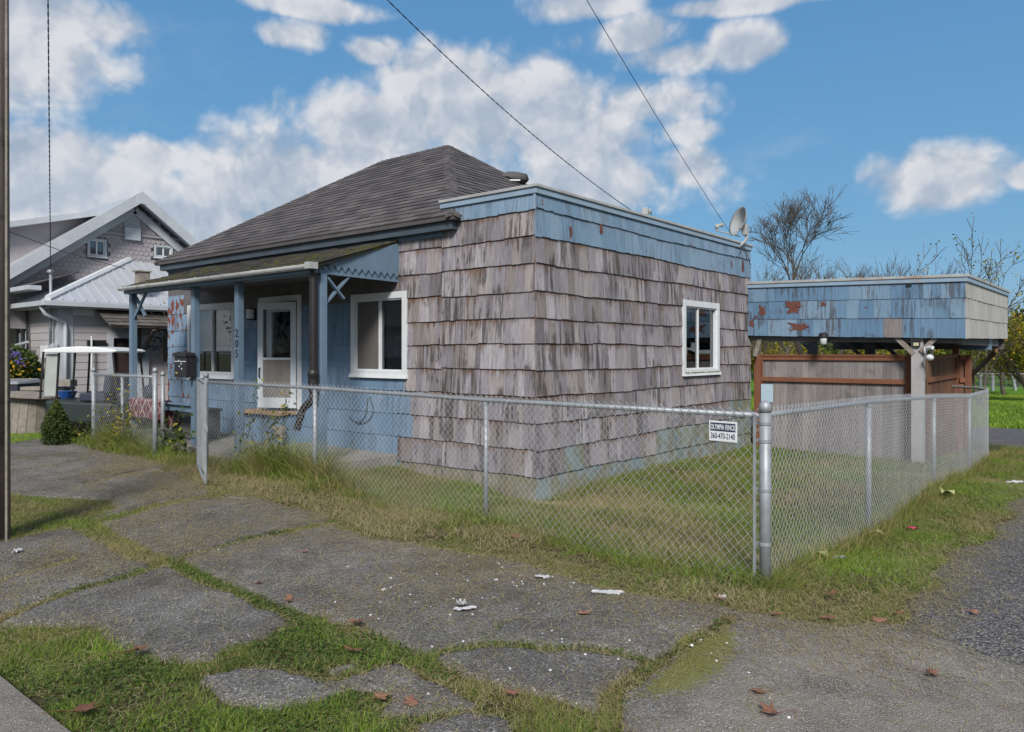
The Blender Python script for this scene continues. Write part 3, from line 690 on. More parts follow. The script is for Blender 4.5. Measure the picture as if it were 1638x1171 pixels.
g = MB(); roof_rows(g, (XG0, YG - .02, ZG + .025), (XG1 + .09, YG - .02, ZG + .025), (XG0, YW, ZPW + .005), (XPOR + .05, YW, ZPW + .005), ex=.14, tab=.30, th=.015, jit=.014)
g.build('roof_shingle', M['roofmoss'], pr_)
g = MB(); g.box(XG0 + .1, XPOR - .02, YP + .061, YW - .03, zbt - .03, zbt - .01); g.build('porch_ceiling', M['porchdark'], house)
# gutter (half round trough) with brackets
g = MB(); pts = []
for k in range(9): a = math.pi * k / 8; pts.append((-.055 * math.cos(a), -.06 * math.sin(a)))
for k in range(8, -1, -1): a = math.pi * k / 8; pts.append((-.049 * math.cos(a), -.053 * math.sin(a)))
g.prism([(XG0, YG - .06 + a, ZG + .012 + b) for a, b in pts], (XG1 - XG0, 0, 0))
gut = g.build('gutter', M['gutter'], house)
for k in range(7):
    x = XG0 + (XG1 - XG0) * (k + .4) / 7; g = MB(); g.box(x - .014, x + .014, YG - .12, YG - .002, ZG + .013, ZG + .019); g.build('gutter_bracket', M['gutter'], gut)
g = MB(); g.box(XG0 + .02, XG1 + .06, YG + .0, YG + .022, ZG - .09, ZG + .018); g.build('fascia_board', M['blue_trim'], house)
# end board with zigzag edge
yA, yB = YP - .06, YW - .002; xz = XPOR - .001
zw = onY(633, 452, YW).z; zroof = lambda y: ZG + .0 + (ZPW - ZG) * (y - YG) / (YW - YG) - .03
g = MB(); g.prism([(xz, yA, zbm + .0), (xz, yB, zw), (xz, yB, zroof(yB)), (xz, yA, zroof(yA))], (.022, 0, 0)); eb = g.build('end_board', M['blue_trim'], house)
nz = 12; low = lambda y: zbm + .05 + (zw - zbm) * (y - yA) / (yB - yA)
pts = [(xz + .024, yB, zroof(yB)), (xz + .024, yA, zroof(yA))]
for k in range(nz):
    ya = yA + (yB - yA) * k / nz; yb = yA + (yB - yA) * (k + .5) / nz; pts += [(xz + .024, ya, low(ya) + .075), (xz + .024, yb, low(yb) + .0)]
pts.append((xz + .024, yB, low(yB) + .075))
g = MB(); g.prism(pts, (.02, 0, 0)); g.build('zigzag_trim', M['blue_trim'], eb)
g = MB(); y0_, z0_ = YP + .05, zbm; q = .40
g.bar((XPOR - .02, y0_, z0_ - q), (XPOR - .02, y0_ + q, z0_), .03, .055, (1, 0, 0)); g.bar((XPOR + .012, y0_ + .02, z0_ - .05), (XPOR + .012, y0_ + q * .72, z0_ - q * .78), .028, .055, (1, 0, 0))
g.build('cross_brace', M['blue_trim'], house, bevel=.003)
# lattice brace at the far left post
g = MB(); x0_ = XPL; g.bar((x0_ + .05, YP, zbm - .42), (x0_ + .5, YP, zbm), .03, .05); g.bar((x0_ + .06, YP + .032, zbm - .06), (x0_ + .40, YP + .032, zbm - .40), .028, .05); g.build('cross_brace', M['blue_trim'], house)
# frieze and trim under main eave
YE = 6.55 * S; XEL = -13.95 * S; XER = -6.3 * S; ZE = zs(3.29); SR = 2.94 * S; ZR = zs(5.27)
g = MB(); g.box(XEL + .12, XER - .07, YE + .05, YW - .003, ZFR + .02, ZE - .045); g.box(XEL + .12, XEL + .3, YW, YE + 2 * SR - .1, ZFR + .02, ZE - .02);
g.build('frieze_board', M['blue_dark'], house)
g = MB(); g.box(XL, XPOR + .02, YW - .03, YW - .001, ZPW + .01, ZFR + .018); g.box(XPOR + .02, XPAR + .02, YW - .028, YW - .001, ZFR - .04, ZFR + .018); g.build('trim_board', M['blue_trim'], house)
# peeling-paint strip of trim at wall's left end, window-side board

# main hip roof
E0 = Vector((XEL, YE, ZE)); E1 = Vector((XER, YE, ZE)); E2 = Vector((XER, YE + 2 * SR, ZE)); E3 = Vector((XEL, YE + 2 * SR, ZE))
RA = Vector((XEL + SR, YE + SR, ZR)); RB = Vector((XER - SR, YE + SR, ZR))
g = MB(); D_ = Vector((0, 0, -.05))
for poly in ((E0, E1, RB, RA), (E1, E2, RB), (E2, E3, RA, RB), (E3, E0, RA)): g.poly(poly)
g.poly([p + D_ for p in (E3, E2, E1, E0)])
for a, b in ((E0, E1), (E1, E2), (E2, E3), (E3, E0)): g.poly([a + D_, b + D_, b, a])
roof = g.build('roof', M['roof'], house)
g = MB(); eps = Vector((0, 0, .004)); o_ = Vector((-.03, -.03, -.0)); 
roof_rows(g, E0 + eps, E1 + eps, RA + eps, RB + eps, ex=.155, th=.018, jit=.006); roof_rows(g, E1 + eps, E2 + eps, RB + eps, RB + eps, ex=.155, th=.018, jit=.006)
roof_rows(g, E3 + eps, E0 + eps, RA + eps, RA + eps, ex=.155, th=.018); roof_rows(g, E2 + eps, E3 + eps, RB + eps, RA + eps, ex=.2)
g.build('roof_shingle', M['roof'], roof)
def hipcap(mb, a, b, n1, n2, step=.15, wing=.15):
    a = Vector(a); b = Vector(b); d = (b - a); L = d.length; d.normalize(); k = 0
    w1 = d.cross(Vector(n1)).normalized(); w2 = -d.cross(Vector(n2)).normalized()
    if w1.z > 0: w1 = -w1
    if w2.z > 0: w2 = -w2
    while k * step < L:
        s0 = a + d * (k * step); s1 = a + d * min(L, k * step + step * 1.5); u = Vector((0, 0, 1)); j = R.uniform(0, .004)
        for w_ in (w1, w2):
            mb.hexa([s0 + u * .004, s0 + w_ * wing + u * .004, s1 + w_ * wing + u * .004, s1 + u * .004,
                     s0 + u * (.028 + j), s0 + w_ * wing + u * (.024 + j), s1 + w_ * wing + u * .012, s1 + u * .014])
        k += 1
nf = Vector((0, -(ZR - ZE), SR)).normalized(); nr_ = Vector((ZR - ZE, 0, SR)).normalized(); nl_ = Vector((-(ZR - ZE), 0, SR)).normalized(); nb2 = Vector((0, ZR - ZE, SR)).normalized()
g = MB(); hipcap(g, E1, RB, nf, nr_, wing=.11); hipcap(g, E0, RA, nl_, nf, wing=.11); hipcap(g, RA, RB, nf, nb2, wing=.13); hipcap(g, E2, RB, nr_, nb2)
g.build('hip_cap', M['roof'], roof)
# crumpled vent hood on the far hip
q = RB + (E2 - RB) * .27 + Vector((.08, -.08, -.06)); g = MB(); g.blob(q, .34, .28, .13, 14, 8, .10)
g.build('roof_vent', M['roof'], roof)
q2 = q + Vector((.26, -.24, -.10)); g = MB(); g.obox(q2, .20, .04, .025, Matrix.Rotation(.7, 3, 'Z')); g.build('vent_flashing', M['white'], roof)

# corrugated black downspout
g = MB(); c = onY(501, 430, YP - .16); X0, Y0 = c.x, c.y; z_top = onY(501, 432, Y0).z; z_mid = onY(499, 595, Y0).z
n = 70; prof = []
for k in range(n * 2 + 1): prof.append((.056 if k % 2 else .047, z_mid + (z_top - z_mid) * k / (2 * n)))
g.lathe(prof, (X0, Y0, 0), 12)
ds = g.build('downspout', M['plastic'], house, smooth=True)
g = MB(); g.lathe([(.05, z_mid + .03), (.068, z_mid + .02), (.07, z_mid - .05), (.062, z_mid - .06), (.066, z_mid - .12), (.066, z_mid - .22), (.05, z_mid - .26)], (X0 - .005, Y0, 0), 12); g.build('coupling', M['plastic'], ds, smooth=True)
p_ = [Vector((X0, Y0, z_mid - .22))]; e1 = onY(484, 655, Y0 + .05); e2 = onY(474, 690, Y0 + .0)
p_ += [Vector((X0 - .02, Y0, z_mid - .36)), e1, e2]; pp = []
for i in range(3):
    for k in range(14): pp.append(p_[i].lerp(p_[i + 1], k / 14))
rr = [.052 if i % 2 else .042 for i in range(len(pp))]
g = MB(); g.tube(pp, rr, 10); g.build('hose', M['plastic'], ds)
g = MB(); g.box(XG1 - .02, XG1 + .09, YG - .13, YG + .0, ZG - .05, ZG + .035); g.build('gutter_outlet', M['trim_rust'], gut)

# house number 205 written down the third post
def text_obj(txt, loc, rot, size, mat, name, parent, ext=.004, sx=1.0, align='CENTER', bold=0.0):
    cu = bpy.data.curves.new(name, 'FONT'); cu.body = txt; cu.size = size; cu.extrude = ext; cu.align_x = align; cu.align_y = 'CENTER'; cu.offset = bold
    o = bpy.data.objects.new(name, cu); COL.objects.link(o); bpy.context.view_layer.update()
    dg = bpy.context.evaluated_depsgraph_get(); me = bpy.data.meshes.new_from_object(o.evaluated_get(dg)); bpy.data.objects.remove(o)
    MX = Matrix.Translation(Vector(loc)) @ rot.to_4x4() @ Matrix.Diagonal((sx, 1, 1, 1)); me.transform(MX); me.materials.clear(); me.materials.append(mat)
    o = bpy.data.objects.new(name, me); COL.objects.link(o)
    if parent is not None:
        o.parent = parent; org = Vector((0, 0, 0)); q = parent
        while q is not None: org += q.location; q = q.parent
        o.location = -org
    return o
RF = Matrix(((1, 0, 0), (0, 0, -1), (0, 1, 0)))          # text facing -Y, reading along +X
for ch, py in (('2', 533.5), ('0', 550), ('5', 566)):
    c = onY(378.5, py, YP - .054)
    text_obj(ch, (c.x, YP - .054, c.z), RF, .165, M['ink'], 'house_number', post3, .004)

# things fixed to or standing on the house
t = thing('mailbox', (p2.x, YP - .08, onY(300, 603, YP - .1).z), 'black metal mailbox with peaked lid hanging on the second porch post', 'mailbox')
m0 = onY(286, 600, YP - .15); m1 = onY(311, 600, YP - .05); zb0 = onY(298, 603, YP - .1).z; zb1 = onY(298, 570, YP - .1).z
xm0, xm1 = onY(288.5, 600, YP - .1).x, onY(308, 600, YP - .1).x; ym0, ym1 = YP - .20, YP - .052
g = MB(); g.box(xm0, xm1, ym0, ym1, zb0, zb1); g.build('body', M['black'], t, bevel=.008)
g = MB(); zt = zb1 + .075; xm = (xm0 + xm1) / 2
g.prism([(xm0 - .02, ym0 - .03, zb1 - .002), (xm1 + .02, ym0 - .03, zb1 - .002), (xm1 + .0, ym0 - .03, zb1 + .05), (xm, ym0 - .03, zt), (xm0 + .0, ym0 - .03, zb1 + .05)], (0, ym1 - ym0 + .03, 0)); g.build('lid', M['black'], t, bevel=.004)
g = MB(); g.box(xm0 + .05, xm0 + .11, ym0 - .006, ym0 - .001, zb0 + .05, zb0 + .08); g.build('name_plate', m_plain('brass_plate', (.35, .28, .09), .4), t)
g = MB(); g.box(xm0 + .015, xm1 - .015, ym0 - .004, ym0 - .001, zb1 - .085, zb1 - .075)
for (a, b) in ((.4, .16), (.55, .2), (.35, .25), (.6, .12)): g.box(xm0 + (xm1 - xm0) * a, xm0 + (xm1 - xm0) * a + .02, ym0 - .004, ym0 - .001, zb0 + b, zb0 + b + .025)
g.build('scratches', M['signw'], t)
g = MB(); g.box(xm1 - .06, xm1 - .01, ym0 + .03, ym0 + .05, zb0 - .035, zb0 - .001); g.build('paper_corner', M['paper'], t)

lm = onY(405.5, 503, YW - .03); t = thing('wall_lamp', (lm.x, YW - .04, lm.z), 'white cylindrical porch lamp on the wall left of the door', 'lamp')
g = MB(); za, zb2 = onY(405, 512, YW - .06).z, onY(405, 493, YW - .06).z; g.lathe([(.06, za + .02), (.065, za + .03), (.065, zb2 - .03), (.06, zb2 - .02)], (lm.x, YW - .09, 0), 14); g.build('lamp_shade', M['white'], t, smooth=False)
g = MB(); g.lathe([(.068, za), (.07, za + .02)], (lm.x, YW - .09, 0), 14); g.lathe([(.055, zb2 - .02), (.05, zb2)], (lm.x, YW - .09, 0), 14); g.box(lm.x - .05, lm.x + .05, YW - .03, YW - .018, za, zb2); g.build('lamp_base', M['black'], t)

# loose cable loop hanging on the blue wall under the window
cp = [(559, 666), (565, 673), (575, 678), (586, 675), (593, 668), (597, 658), (596, 648), (591, 634), (588, 638), (587, 655), (583, 668), (574, 676)]
g = MB(); g.tube([onY(x, y, YW - .03) for x, y in cp], .006, 6); tag(g.build('cable', M['rubber']), 'thin black cable loop hanging on the blue wall below the window', 'cable')
g = MB(); c = onY(520, 654, YW - .04)
for k in range(6): g.tube([c + Vector((R.uniform(-.03, .03), 0, R.uniform(-.03, .03))), c + Vector((R.uniform(-.05, .09), -.03, R.uniform(-.06, .05))), c + Vector((R.uniform(-.03, .1), -.01, R.uniform(-.04, .06)))], .012, 6)
g.build('rusty_bracket', M['black'], house)

# rail with rug and storage box on the left part of the porch
r0, r1 = onY(253, 640, YP + .0), onY(306, 646, YP + .0)
g = MB(); xr0 = XPL + .05; g.box(xr0, p2.x - .055, YP - .07, YP + .07, r1.z - .03, r1.z); g.box(xr0, p2.x - .056, YP - .02, YP + .02, r1.z - .14, r1.z - .031); g.build('porch_rail', M['blue_trim'], house, bevel=.003)
def m_rug():
    m, t, p = newmat('patterned_rug'); v = t.obj(); s_ = t.n('ShaderNodeSeparateXYZ'); t.put(s_.inputs[0], v)
    a = t.math('ABSOLUTE', t.math('SUBTRACT', t.math('FRACT', t.math('ADD', t.math('MULTIPLY', s_.outputs[0], 6.5), t.math('MULTIPLY', s_.outputs[2], 4.5))), .5))
    b = t.math('ABSOLUTE', t.math('SUBTRACT', t.math('FRACT', t.math('SUBTRACT', t.math('MULTIPLY', s_.outputs[0], 6.5), t.math('MULTIPLY', s_.outputs[2], 4.5))), .5))
    k = t.math('ADD', t.math('MULTIPLY', t.math('MINIMUM', a, b), 1.0), t.math('MULTIPLY', t.noise(v, 60, 3), .12))
    c = t.mix(t.rng(k, .10, .20), (.36, .29, .28), (.145, .035, .05)); t.put(p.inputs['Base Color'], c); p.inputs['Roughness'].default_value = .95; return m
M['rug'] = m_rug()
ra, rb_ = onY(207, 632, YP - .1), onY(259, 672, YP - .1); g = MB(); nn = 22; zt3 = r1.z + .015
for k in range(nn):
    xa, xb = ra.x + (rb_.x - ra.x) * k / nn, ra.x + (rb_.x - ra.x) * (k + 1) / nn; da, db = .012 * math.sin(k * 1.3), .012 * math.sin((k + 1) * 1.3)
    prof = [(YP + .11, zt3 - .45), (YP + .09, zt3 - .02), (YP + .05, zt3), (YP - .06, zt3), (YP - .095, zt3 - .03), (YP - .10, zt3 - .25), (YP - .105, rb_.z)]
    for j in range(6): (ya, za_), (yb2, zb3) = prof[j], prof[j + 1]; g.hexa([(xa, ya + da, za_), (xb, ya + db, za_), (xb, yb2 + db, zb3), (xa, yb2 + da, zb3), (xa, ya + da - .006, za_ + .006), (xb, ya + db - .006, za_ + .006), (xb, yb2 + db - .006, zb3 + .006), (xa, yb2 + da - .006, zb3 + .006)])
tag(g.build('rug', M['rug']), 'dark red and white diamond patterned rug draped over the porch rail', 'rug')
b0_, b1_ = onY(281, 690, YP + .35), onY(313, 655, YP + .35); t = thing('storage_box', (b0_.x, YP + .3, ZSL), 'grey plastic storage box standing on the porch behind the mailbox post', 'storage box')
g = MB(); g.box(b0_.x, b1_.x + .1, YP + .28, YP + .75, ZSL + .002, b1_.z - .05); g.build('body', M['greybox'], t, bevel=.02)
g = MB(); g.box(b0_.x - .02, b1_.x + .12, YP + .26, YP + .77, b1_.z - .05, b1_.z); g.build('lid', M['greybox'], t, bevel=.01)

# satellite dish on the parapet
g0 = onX(1184, 392, XC + .03); t = thing('satellite_dish', g0, 'grey satellite dish on a bent mast at the far end of the parapet', 'satellite dish')
DD = depth(g0.x, g0.y)
A = lambda px, py, dd=0: atD(px, py, DD + dd)
g = MB(); g.tube([A(1181, 396), A(1186, 391), A(1192, 385), A(1194.5, 379), A(1195, 372)], .030, 10); g.build('mast', M['dish'], t, smooth=True)
ctr = A(1187, 356); ax = (A(1150, 367.5, -.1) - ctr); ax = (Vector((-CS, -SN, 0)) + Vector((SN, -CS, 0)) * .22 + Vector((0, 0, .28))).normalized()
zv = Vector((0, 0, 1)); sx_ = ax.cross(zv).normalized(); uy = sx_.cross(ax)
MM = Matrix((sx_, uy, ax)).transposed(); g = MB(); rd = .285; pf_ = []
for k in range(9): r = rd * k / 8; pf_.append((max(r, .001), .13 * (k / 8) ** 2))
for k in range(8, -1, -1): r = rd * k / 8; pf_.append((max(r, .001), .13 * (k / 8) ** 2 - .008))
g.lathe(pf_, ctr - ax * .03, 32, M=MM); g.build('reflector', M['dish'], t, smooth=True)
g = MB(); g.tube([A(1184, 378.5), A(1165, 373.5, -.14), A(1147.5, 369.5, -.28)], .013, 8); g.tube([A(1147.5, 370, -.28), A(1146, 364, -.29)], .022, 8); g.build('feed_arm', M['dish'], t)
g = MB(); g.blob(A(1147, 362.5, -.29), .045, .045, .05, 10, 6); g.tube([A(1148, 361.5, -.29), A(1153, 360, -.25)], .03, 10); g.tube([A(1153, 360, -.25), A(1156, 360, -.22)], .042, 10); g.build('receiver', M['dish'], t)
g = MB(); g.obox(A(1192, 368), .10, .12, .2); g.obox(A(1188.5, 362), .1, .06, .12, Matrix.Rotation(.5, 3, 'Y')); g.build('bracket', M['dish'], t, bevel=.01)
g = MB()
for pl in ([(1195, 372), (1201, 372), (1202, 365), (1198, 364)], [(1183, 394), (1178, 402), (1174, 408), (1182, 411), (1185, 400), (1188, 393), (1193, 400), (1197, 412), (1201, 425)], [(1180, 394), (1170, 394), (1172, 402), (1180, 404)], [(1186, 395), (1192, 404), (1195, 416)]): g.tube([A(x, y, -.02 if y > 385 else 0) for x, y in pl], .008, 6)
g.obox(A(1176, 404, .02), .12, .14, .12); g.build('wiring', M['rubber'], t)

# cable clamp / floodlight at parapet where the service wire lands
c = onX(1032, 341, XC - .02); t = thing('floodlight', c, 'small grey floodlight clamp on the parapet edge under the overhead wire', 'floodlight')
g = MB(); g.obox(c + Vector((0, 0, .02)), .1, .14, .11, Matrix.Rotation(.4, 3, 'Z')); g.tube([c + Vector((0, .05, .03)), c + Vector((0, .14, .05))], .045, 10); g.build('lamp_head', M['dish'], t, bevel=.01)
g = MB(); g.tube([c + Vector((0, .12, .06)), c + Vector((0, .2, .02)), c + Vector((0, .17, -.04)), c + Vector((0, .1, -.06))], .006, 6); g.build('wiring', M['rubber'], t)

# ------------------------------------------------------------------ ground, pavement, alley, street
def vnoise(x, y, f, seed=0):
    x = x * f + seed * 17.3; y = y * f + seed * 9.1; xi = np.floor(x).astype(int); yi = np.floor(y).astype(int); fx = x - xi; fy = y - yi
    fx = fx * fx * (3 - 2 * fx); fy = fy * fy * (3 - 2 * fy)
    def h(a, b): n = (a * 374761393 + b * 668265263 + seed * 1013) & 0x7fffffff; n = ((n ^ (n >> 13)) * 1274126177) & 0x7fffffff; return ((n ^ (n >> 16)) & 0xffff) / 65535.0
    return (h(xi, yi) * (1 - fx) + h(xi + 1, yi) * fx) * (1 - fy) + (h(xi, yi + 1) * (1 - fx) + h(xi + 1, yi + 1) * fx) * fy
def fbm(x, y, f, seed=0): return (vnoise(x, y, f, seed) + .5 * vnoise(x, y, f * 2.1, seed + 1) + .25 * vnoise(x, y, f * 4.3, seed + 2)) / 1.75
def segdist(x, y, pts):
    d = np.full(np.shape(x), 1e9)
    for (ax_, ay), (bx, by) in zip(pts[:-1], pts[1:]):
        dx, dy = bx - ax_, by - ay; t = np.clip(((x - ax_) * dx + (y - ay) * dy) / (dx * dx + dy * dy + 1e-9), 0, 1)
        d = np.minimum(d, np.hypot(x - ax_ - t * dx, y - ay - t * dy))
    return d
def inpoly(x, y, pts):
    ins = np.zeros(np.shape(x), bool); n = len(pts)
    for i in range(n):
        (x1, y1), (x2, y2) = pts[i], pts[(i + 1) % n]
        if y1 == y2: continue
        c = ((y1 > y) != (y2 > y)) & (x < (x2 - x1) * (y - y1) / (y2 - y1) + x1); ins ^= c
    return ins
def polymask(x, y, pts, soft):
    d = segdist(x, y, pts + [pts[0]]); s_ = np.where(inpoly(x, y, pts), d, -d); return np.clip(.5 + s_ / soft, 0, 1)
GP = lambda L: [G(a, b) for a, b in L]
PAVE = GP([(-260, 700), (10, 698), (75, 703), (130, 712), (200, 722), (250, 742), (300, 768), (330, 792), (430, 803), (540, 838), (600, 862), (700, 884), (840, 905), (930, 928), (1010, 952), (1100, 966), (1180, 984), (1264, 999), (1343, 1007), (1422, 1003), (1500, 1026), (1565, 1059), (1640, 1079), (1900, 1180)]) + [(1.6, .2), (-3.4, -.2), (-3.6, 1.25), (-30, 1.25), (-30, 4.5)]
ALLEYP = GP([(1343, 1007), (1422, 1003), (1464, 978), (1486, 946), (1506, 906), (1545, 876), (1589, 846), (1640, 795)]) + [(-1.0, 13), (-1.0, 16.5), (-1.6, 18.5), (-4.5, 19.2), (-12, 19.5), (-12, 24), (-1.5, 24), (-.5, 28), (0, 45), (3.6, 45), (3.2, 10), (3.2, .8), (1.2, .8)] + GP([(1640, 1079), (1565, 1059), (1500, 1026)])
CR = [  # (pixels, half width m, strength)
 ([(100, 828), (129, 841), (173, 861), (217, 889), (261, 901)], .13, 1.0), ([(261, 901), (318, 925), (374, 945), (426, 973), (483, 990)], .08, .9), ([(483, 990), (566, 1020), (628, 1042), (676, 1067), (705, 1086), (756, 1108), (793, 1122), (848, 1137), (958, 1160)], .10, .9),
 ([(261, 901), (318, 887), (362, 875), (422, 861), (500, 845), (545, 836)], .07, 1.0), ([(261, 905), (193, 929), (133, 945), (76, 965), (0, 992), (-80, 1010)], .08, .95), ([(0, 933), (56, 917), (113, 900)], .06, .8),
 ([(160, 836), (235, 815), (330, 795), (410, 787)], .13, 1.0), ([(16, 752), (80, 748), (137, 737)], .07, .7), ([(140, 776), (225, 757), (275, 757)], .12, .9), ([(-200, 725), (20, 722), (100, 715)], .05, .5),
 ([(683, 1055), (720, 1045), (775, 1034), (830, 1034), (885, 1044), (940, 1045), (994, 1053), (1049, 1066)], .038, .85), ([(1049, 1066), (1100, 1038), (1165, 990)], .05, .8), ([(1049, 1066), (1013, 1089), (976, 1122), (969, 1160)], .05, .8),
 ([(775, 1034), (796, 1010), (837, 994), (896, 968), (914, 957)], .014, .5), ([(400, 803), (330, 797)], .05, .6), ([(560, 850), (545, 838), (600, 862)], .08, .8), ([(793, 1049), (775, 1066), (753, 1089)], .012, .45), ([(318, 925), (360, 990), (345, 1056)], .008, .36), ([(600, 862), (690, 905), (760, 960), (796, 1010)], .007, .34), ([(914, 957), (1010, 985), (1100, 1038)], .007, .34), ([(1100, 1060), (1230, 1045), (1343, 1080), (1500, 1075)], .006, .33), ([(1240, 1000), (1200, 1060), (1225, 1130), (1180, 1190)], .006, .33), ([(60, 870), (120, 900), (193, 929)], .012, .4), ([(200, 722), (160, 760), (235, 815)], .012, .42), ([(630, 1060), (560, 1085), (520, 1090)], .05, .8)]
CRW = [(GP(a), b, c) for a, b, c in CR]
PATCH = [GP(q) for q in ([(-120, 795), (12, 790), (100, 798), (175, 800), (185, 816), (130, 842), (20, 864), (-120, 900)],
 [(-150, 1003), (40, 1003), (153, 1001), (175, 1024), (210, 1046), (300, 1060), (345, 1056), (375, 1034), (434, 1006), (500, 985), (566, 1016), (628, 1042), (660, 1066), (640, 1080), (560, 1078), (520, 1094), (640, 1116), (600, 1150), (700, 1145), (800, 1128), (960, 1150), (960, 1260), (-150, 1260), (-150, 1120)])]
HOLES_ = [GP(q) for q in ([(314, 1093), (345, 1082), (400, 1076), (470, 1080), (520, 1096), (545, 1114), (500, 1134), (430, 1140), (360, 1132)], [(530, 1076), (560, 1070), (640, 1072), (655, 1082), (560, 1092), (535, 1098)], [(650, 1090), (715, 1092), (770, 1118), (735, 1136), (675, 1142), (650, 1115)], [(-150, 1106), (0, 1108), (30, 1128), (80, 1158), (100, 1210), (-150, 1260)], [(670, 1165), (760, 1150), (815, 1160), (830, 1200), (660, 1200)])]
MOSSP = GP([(1085, 1020), (1165, 1000), (1190, 1030), (1165, 1085), (1110, 1120), (1010, 1130), (1030, 1095), (1060, 1070)])
def green_mask(x, y):
    wob = (fbm(x, y, 3.0, 5) - .5) * .18 + (fbm(x, y, 14.0, 6) - .5) * .05
    g = np.zeros(np.shape(x))
    for pts, hw, st in CRW:
        k = .45 + 1.1 * vnoise(x, y, 2.2, 8); d = segdist(x + wob * .6, y - wob * .6, pts); g = np.maximum(g, st * np.clip(1.25 - d / (hw * k + .012), 0, 1))
    for pts in PATCH:
        m = polymask(x + wob, y + wob, pts, .25)
        for hpts in HOLES_: m = m * (1 - polymask(x + wob * .7, y - wob * .7, hpts, .10))
        g = np.maximum(g, m)
    return g
def pave_in(x, y):
    wob = (fbm(x, y, 2.2, 3) - .5) * .24 + (fbm(x, y, 12.0, 4) - .5) * .08
    return polymask(x + wob, y + wob, PAVE, .10)
# ground sheet reaching the horizon
def axis(lo, hi, step, far):
    a = list(np.arange(lo, hi + 1e-6, step)); d = step
    up_ = []; v = hi
    while v < far: d *= 1.35; v += d; up_.append(v)
    dn = []; v = lo; d = step
    while v > -far: d *= 1.35; v -= d; dn.append(v)
    return np.array(dn[::-1] + a + up_)
def sheet(name, xs, ys, zf, mat, keep=None, attrs=None, kind='structure', label=None, cat=None):
    X, Y = np.meshgrid(xs, ys); Z = zf(X, Y); V = np.stack([X.ravel(), Y.ravel(), Z.ravel()], 1); nx, ny = len(xs), len(ys)
    i = (np.arange(ny - 1)[:, None] * nx + np.arange(nx - 1)[None, :]).ravel(); F = np.stack([i, i + 1, i + nx + 1, i + nx], 1)
    if keep is not None:
        K = keep(X, Y).ravel(); F = F[K[F].any(axis=1)]; used = np.unique(F); re = -np.ones(len(V), int); re[used] = np.arange(len(used)); V = V[used]; F = re[F]
    at = {k: f(V[:, 0], V[:, 1]) for k, f in (attrs or {}).items()}
    o = nparr(name, V, F, mat, attrs=at, smooth=True); tag(o, label, cat, kind=kind); return o
def zg(X, Y): return H(X, Y) + (fbm(X, Y, 1.5, 4) - .5) * .03 * (np.abs(X) < 40)
sheet('ground', axis(-26, 8, .22, 1500), axis(-6, 26, .22, 1500), zg, M['ground'], label='grassy ground of the yards and the verge', cat='ground')
def zpave(X, Y):
    gm = green_mask(X, Y); e = pave_in(X, Y)
    return H(X, Y) + .030 + (fbm(X, Y, 1.2, 14) - .5) * .02 - np.clip((gm - .35) * 3, 0, 1) * .055 - np.clip((.62 - e) * 3, 0, 1) * .06
def tanm(x, y): return polymask(x, y, GP([(1060, 1160), (1250, 1020), (1400, 1010), (1560, 1060), (1900, 1180), (1900, 1500), (900, 1500)]), .5)
sheet('pavement', np.arange(-16, 2.0, .03), np.arange(-.2, 6.6, .03), zpave, M['pave'], keep=lambda x, y: (pave_in(x, y) > .12) & (green_mask(x, y) < .95),
      attrs={'green': lambda x, y: np.clip(green_mask(x, y) * .8 + (1 - pave_in(x, y)) * .9 + .10 * polymask(x, y, PATCH[1] , 2.0), 0, 1), 'moss': lambda x, y: polymask(x, y, MOSSP, .25), 'tan': tanm}, label='cracked old concrete and asphalt sidewalk slabs', cat='pavement')
def al_in(x, y): return polymask(x + (fbm(x, y, 2, 23) - .5) * .3, y, ALLEYP, .12)
sheet('alley', np.concatenate([np.arange(-12, -1.6, .3), np.arange(-1.6, 4, .06)]), np.concatenate([np.arange(.6, 12, .06), np.arange(12, 46, .3)]), lambda x, y: H(x, y) + .026 + (fbm(x, y, 1.7, 31) - .5) * .02 - np.clip((.6 - al_in(x, y)) * 3, 0, 1) * .06,
      M['alley'], keep=lambda x, y: al_in(x, y) > .1, attrs={'green': lambda x, y: np.clip(1 - segdist(x, y, ALLEYP[:8] + [(-1.0, 13), (-1.0, 16.5)]) / .75, 0, 1) * .75}, label='dark gravelly alley beside the fence', cat='alley')
xs_ = np.concatenate([np.arange(-60, 30, .5)]); ys_ = np.arange(-9, 1.26, .3)
sheet('road', xs_, ys_, lambda x, y: H(x, y) - .02 - .08 * (y < 1.1) + .07, M['road'], keep=lambda x, y: (y < .75) & ((x < -3.7) | (y < -.6)), attrs={'green': lambda x, y: x * 0}, label='street asphalt', cat='road')
sheet('kerb', np.arange(-40, -3.2, .1), np.arange(.55, 1.30, .05), lambda x, y: H(x, y) + .045 + (fbm(x, y, 3, 77) - .5) * .012, M['pave'], attrs={'green': lambda x, y: np.clip((y - 1.05) * 2, 0, .6), 'moss': lambda x, y: x * 0, 'tan': lambda x, y: x * 0 + 1}, label='pale worn concrete kerb strip along the street', cat='kerb')
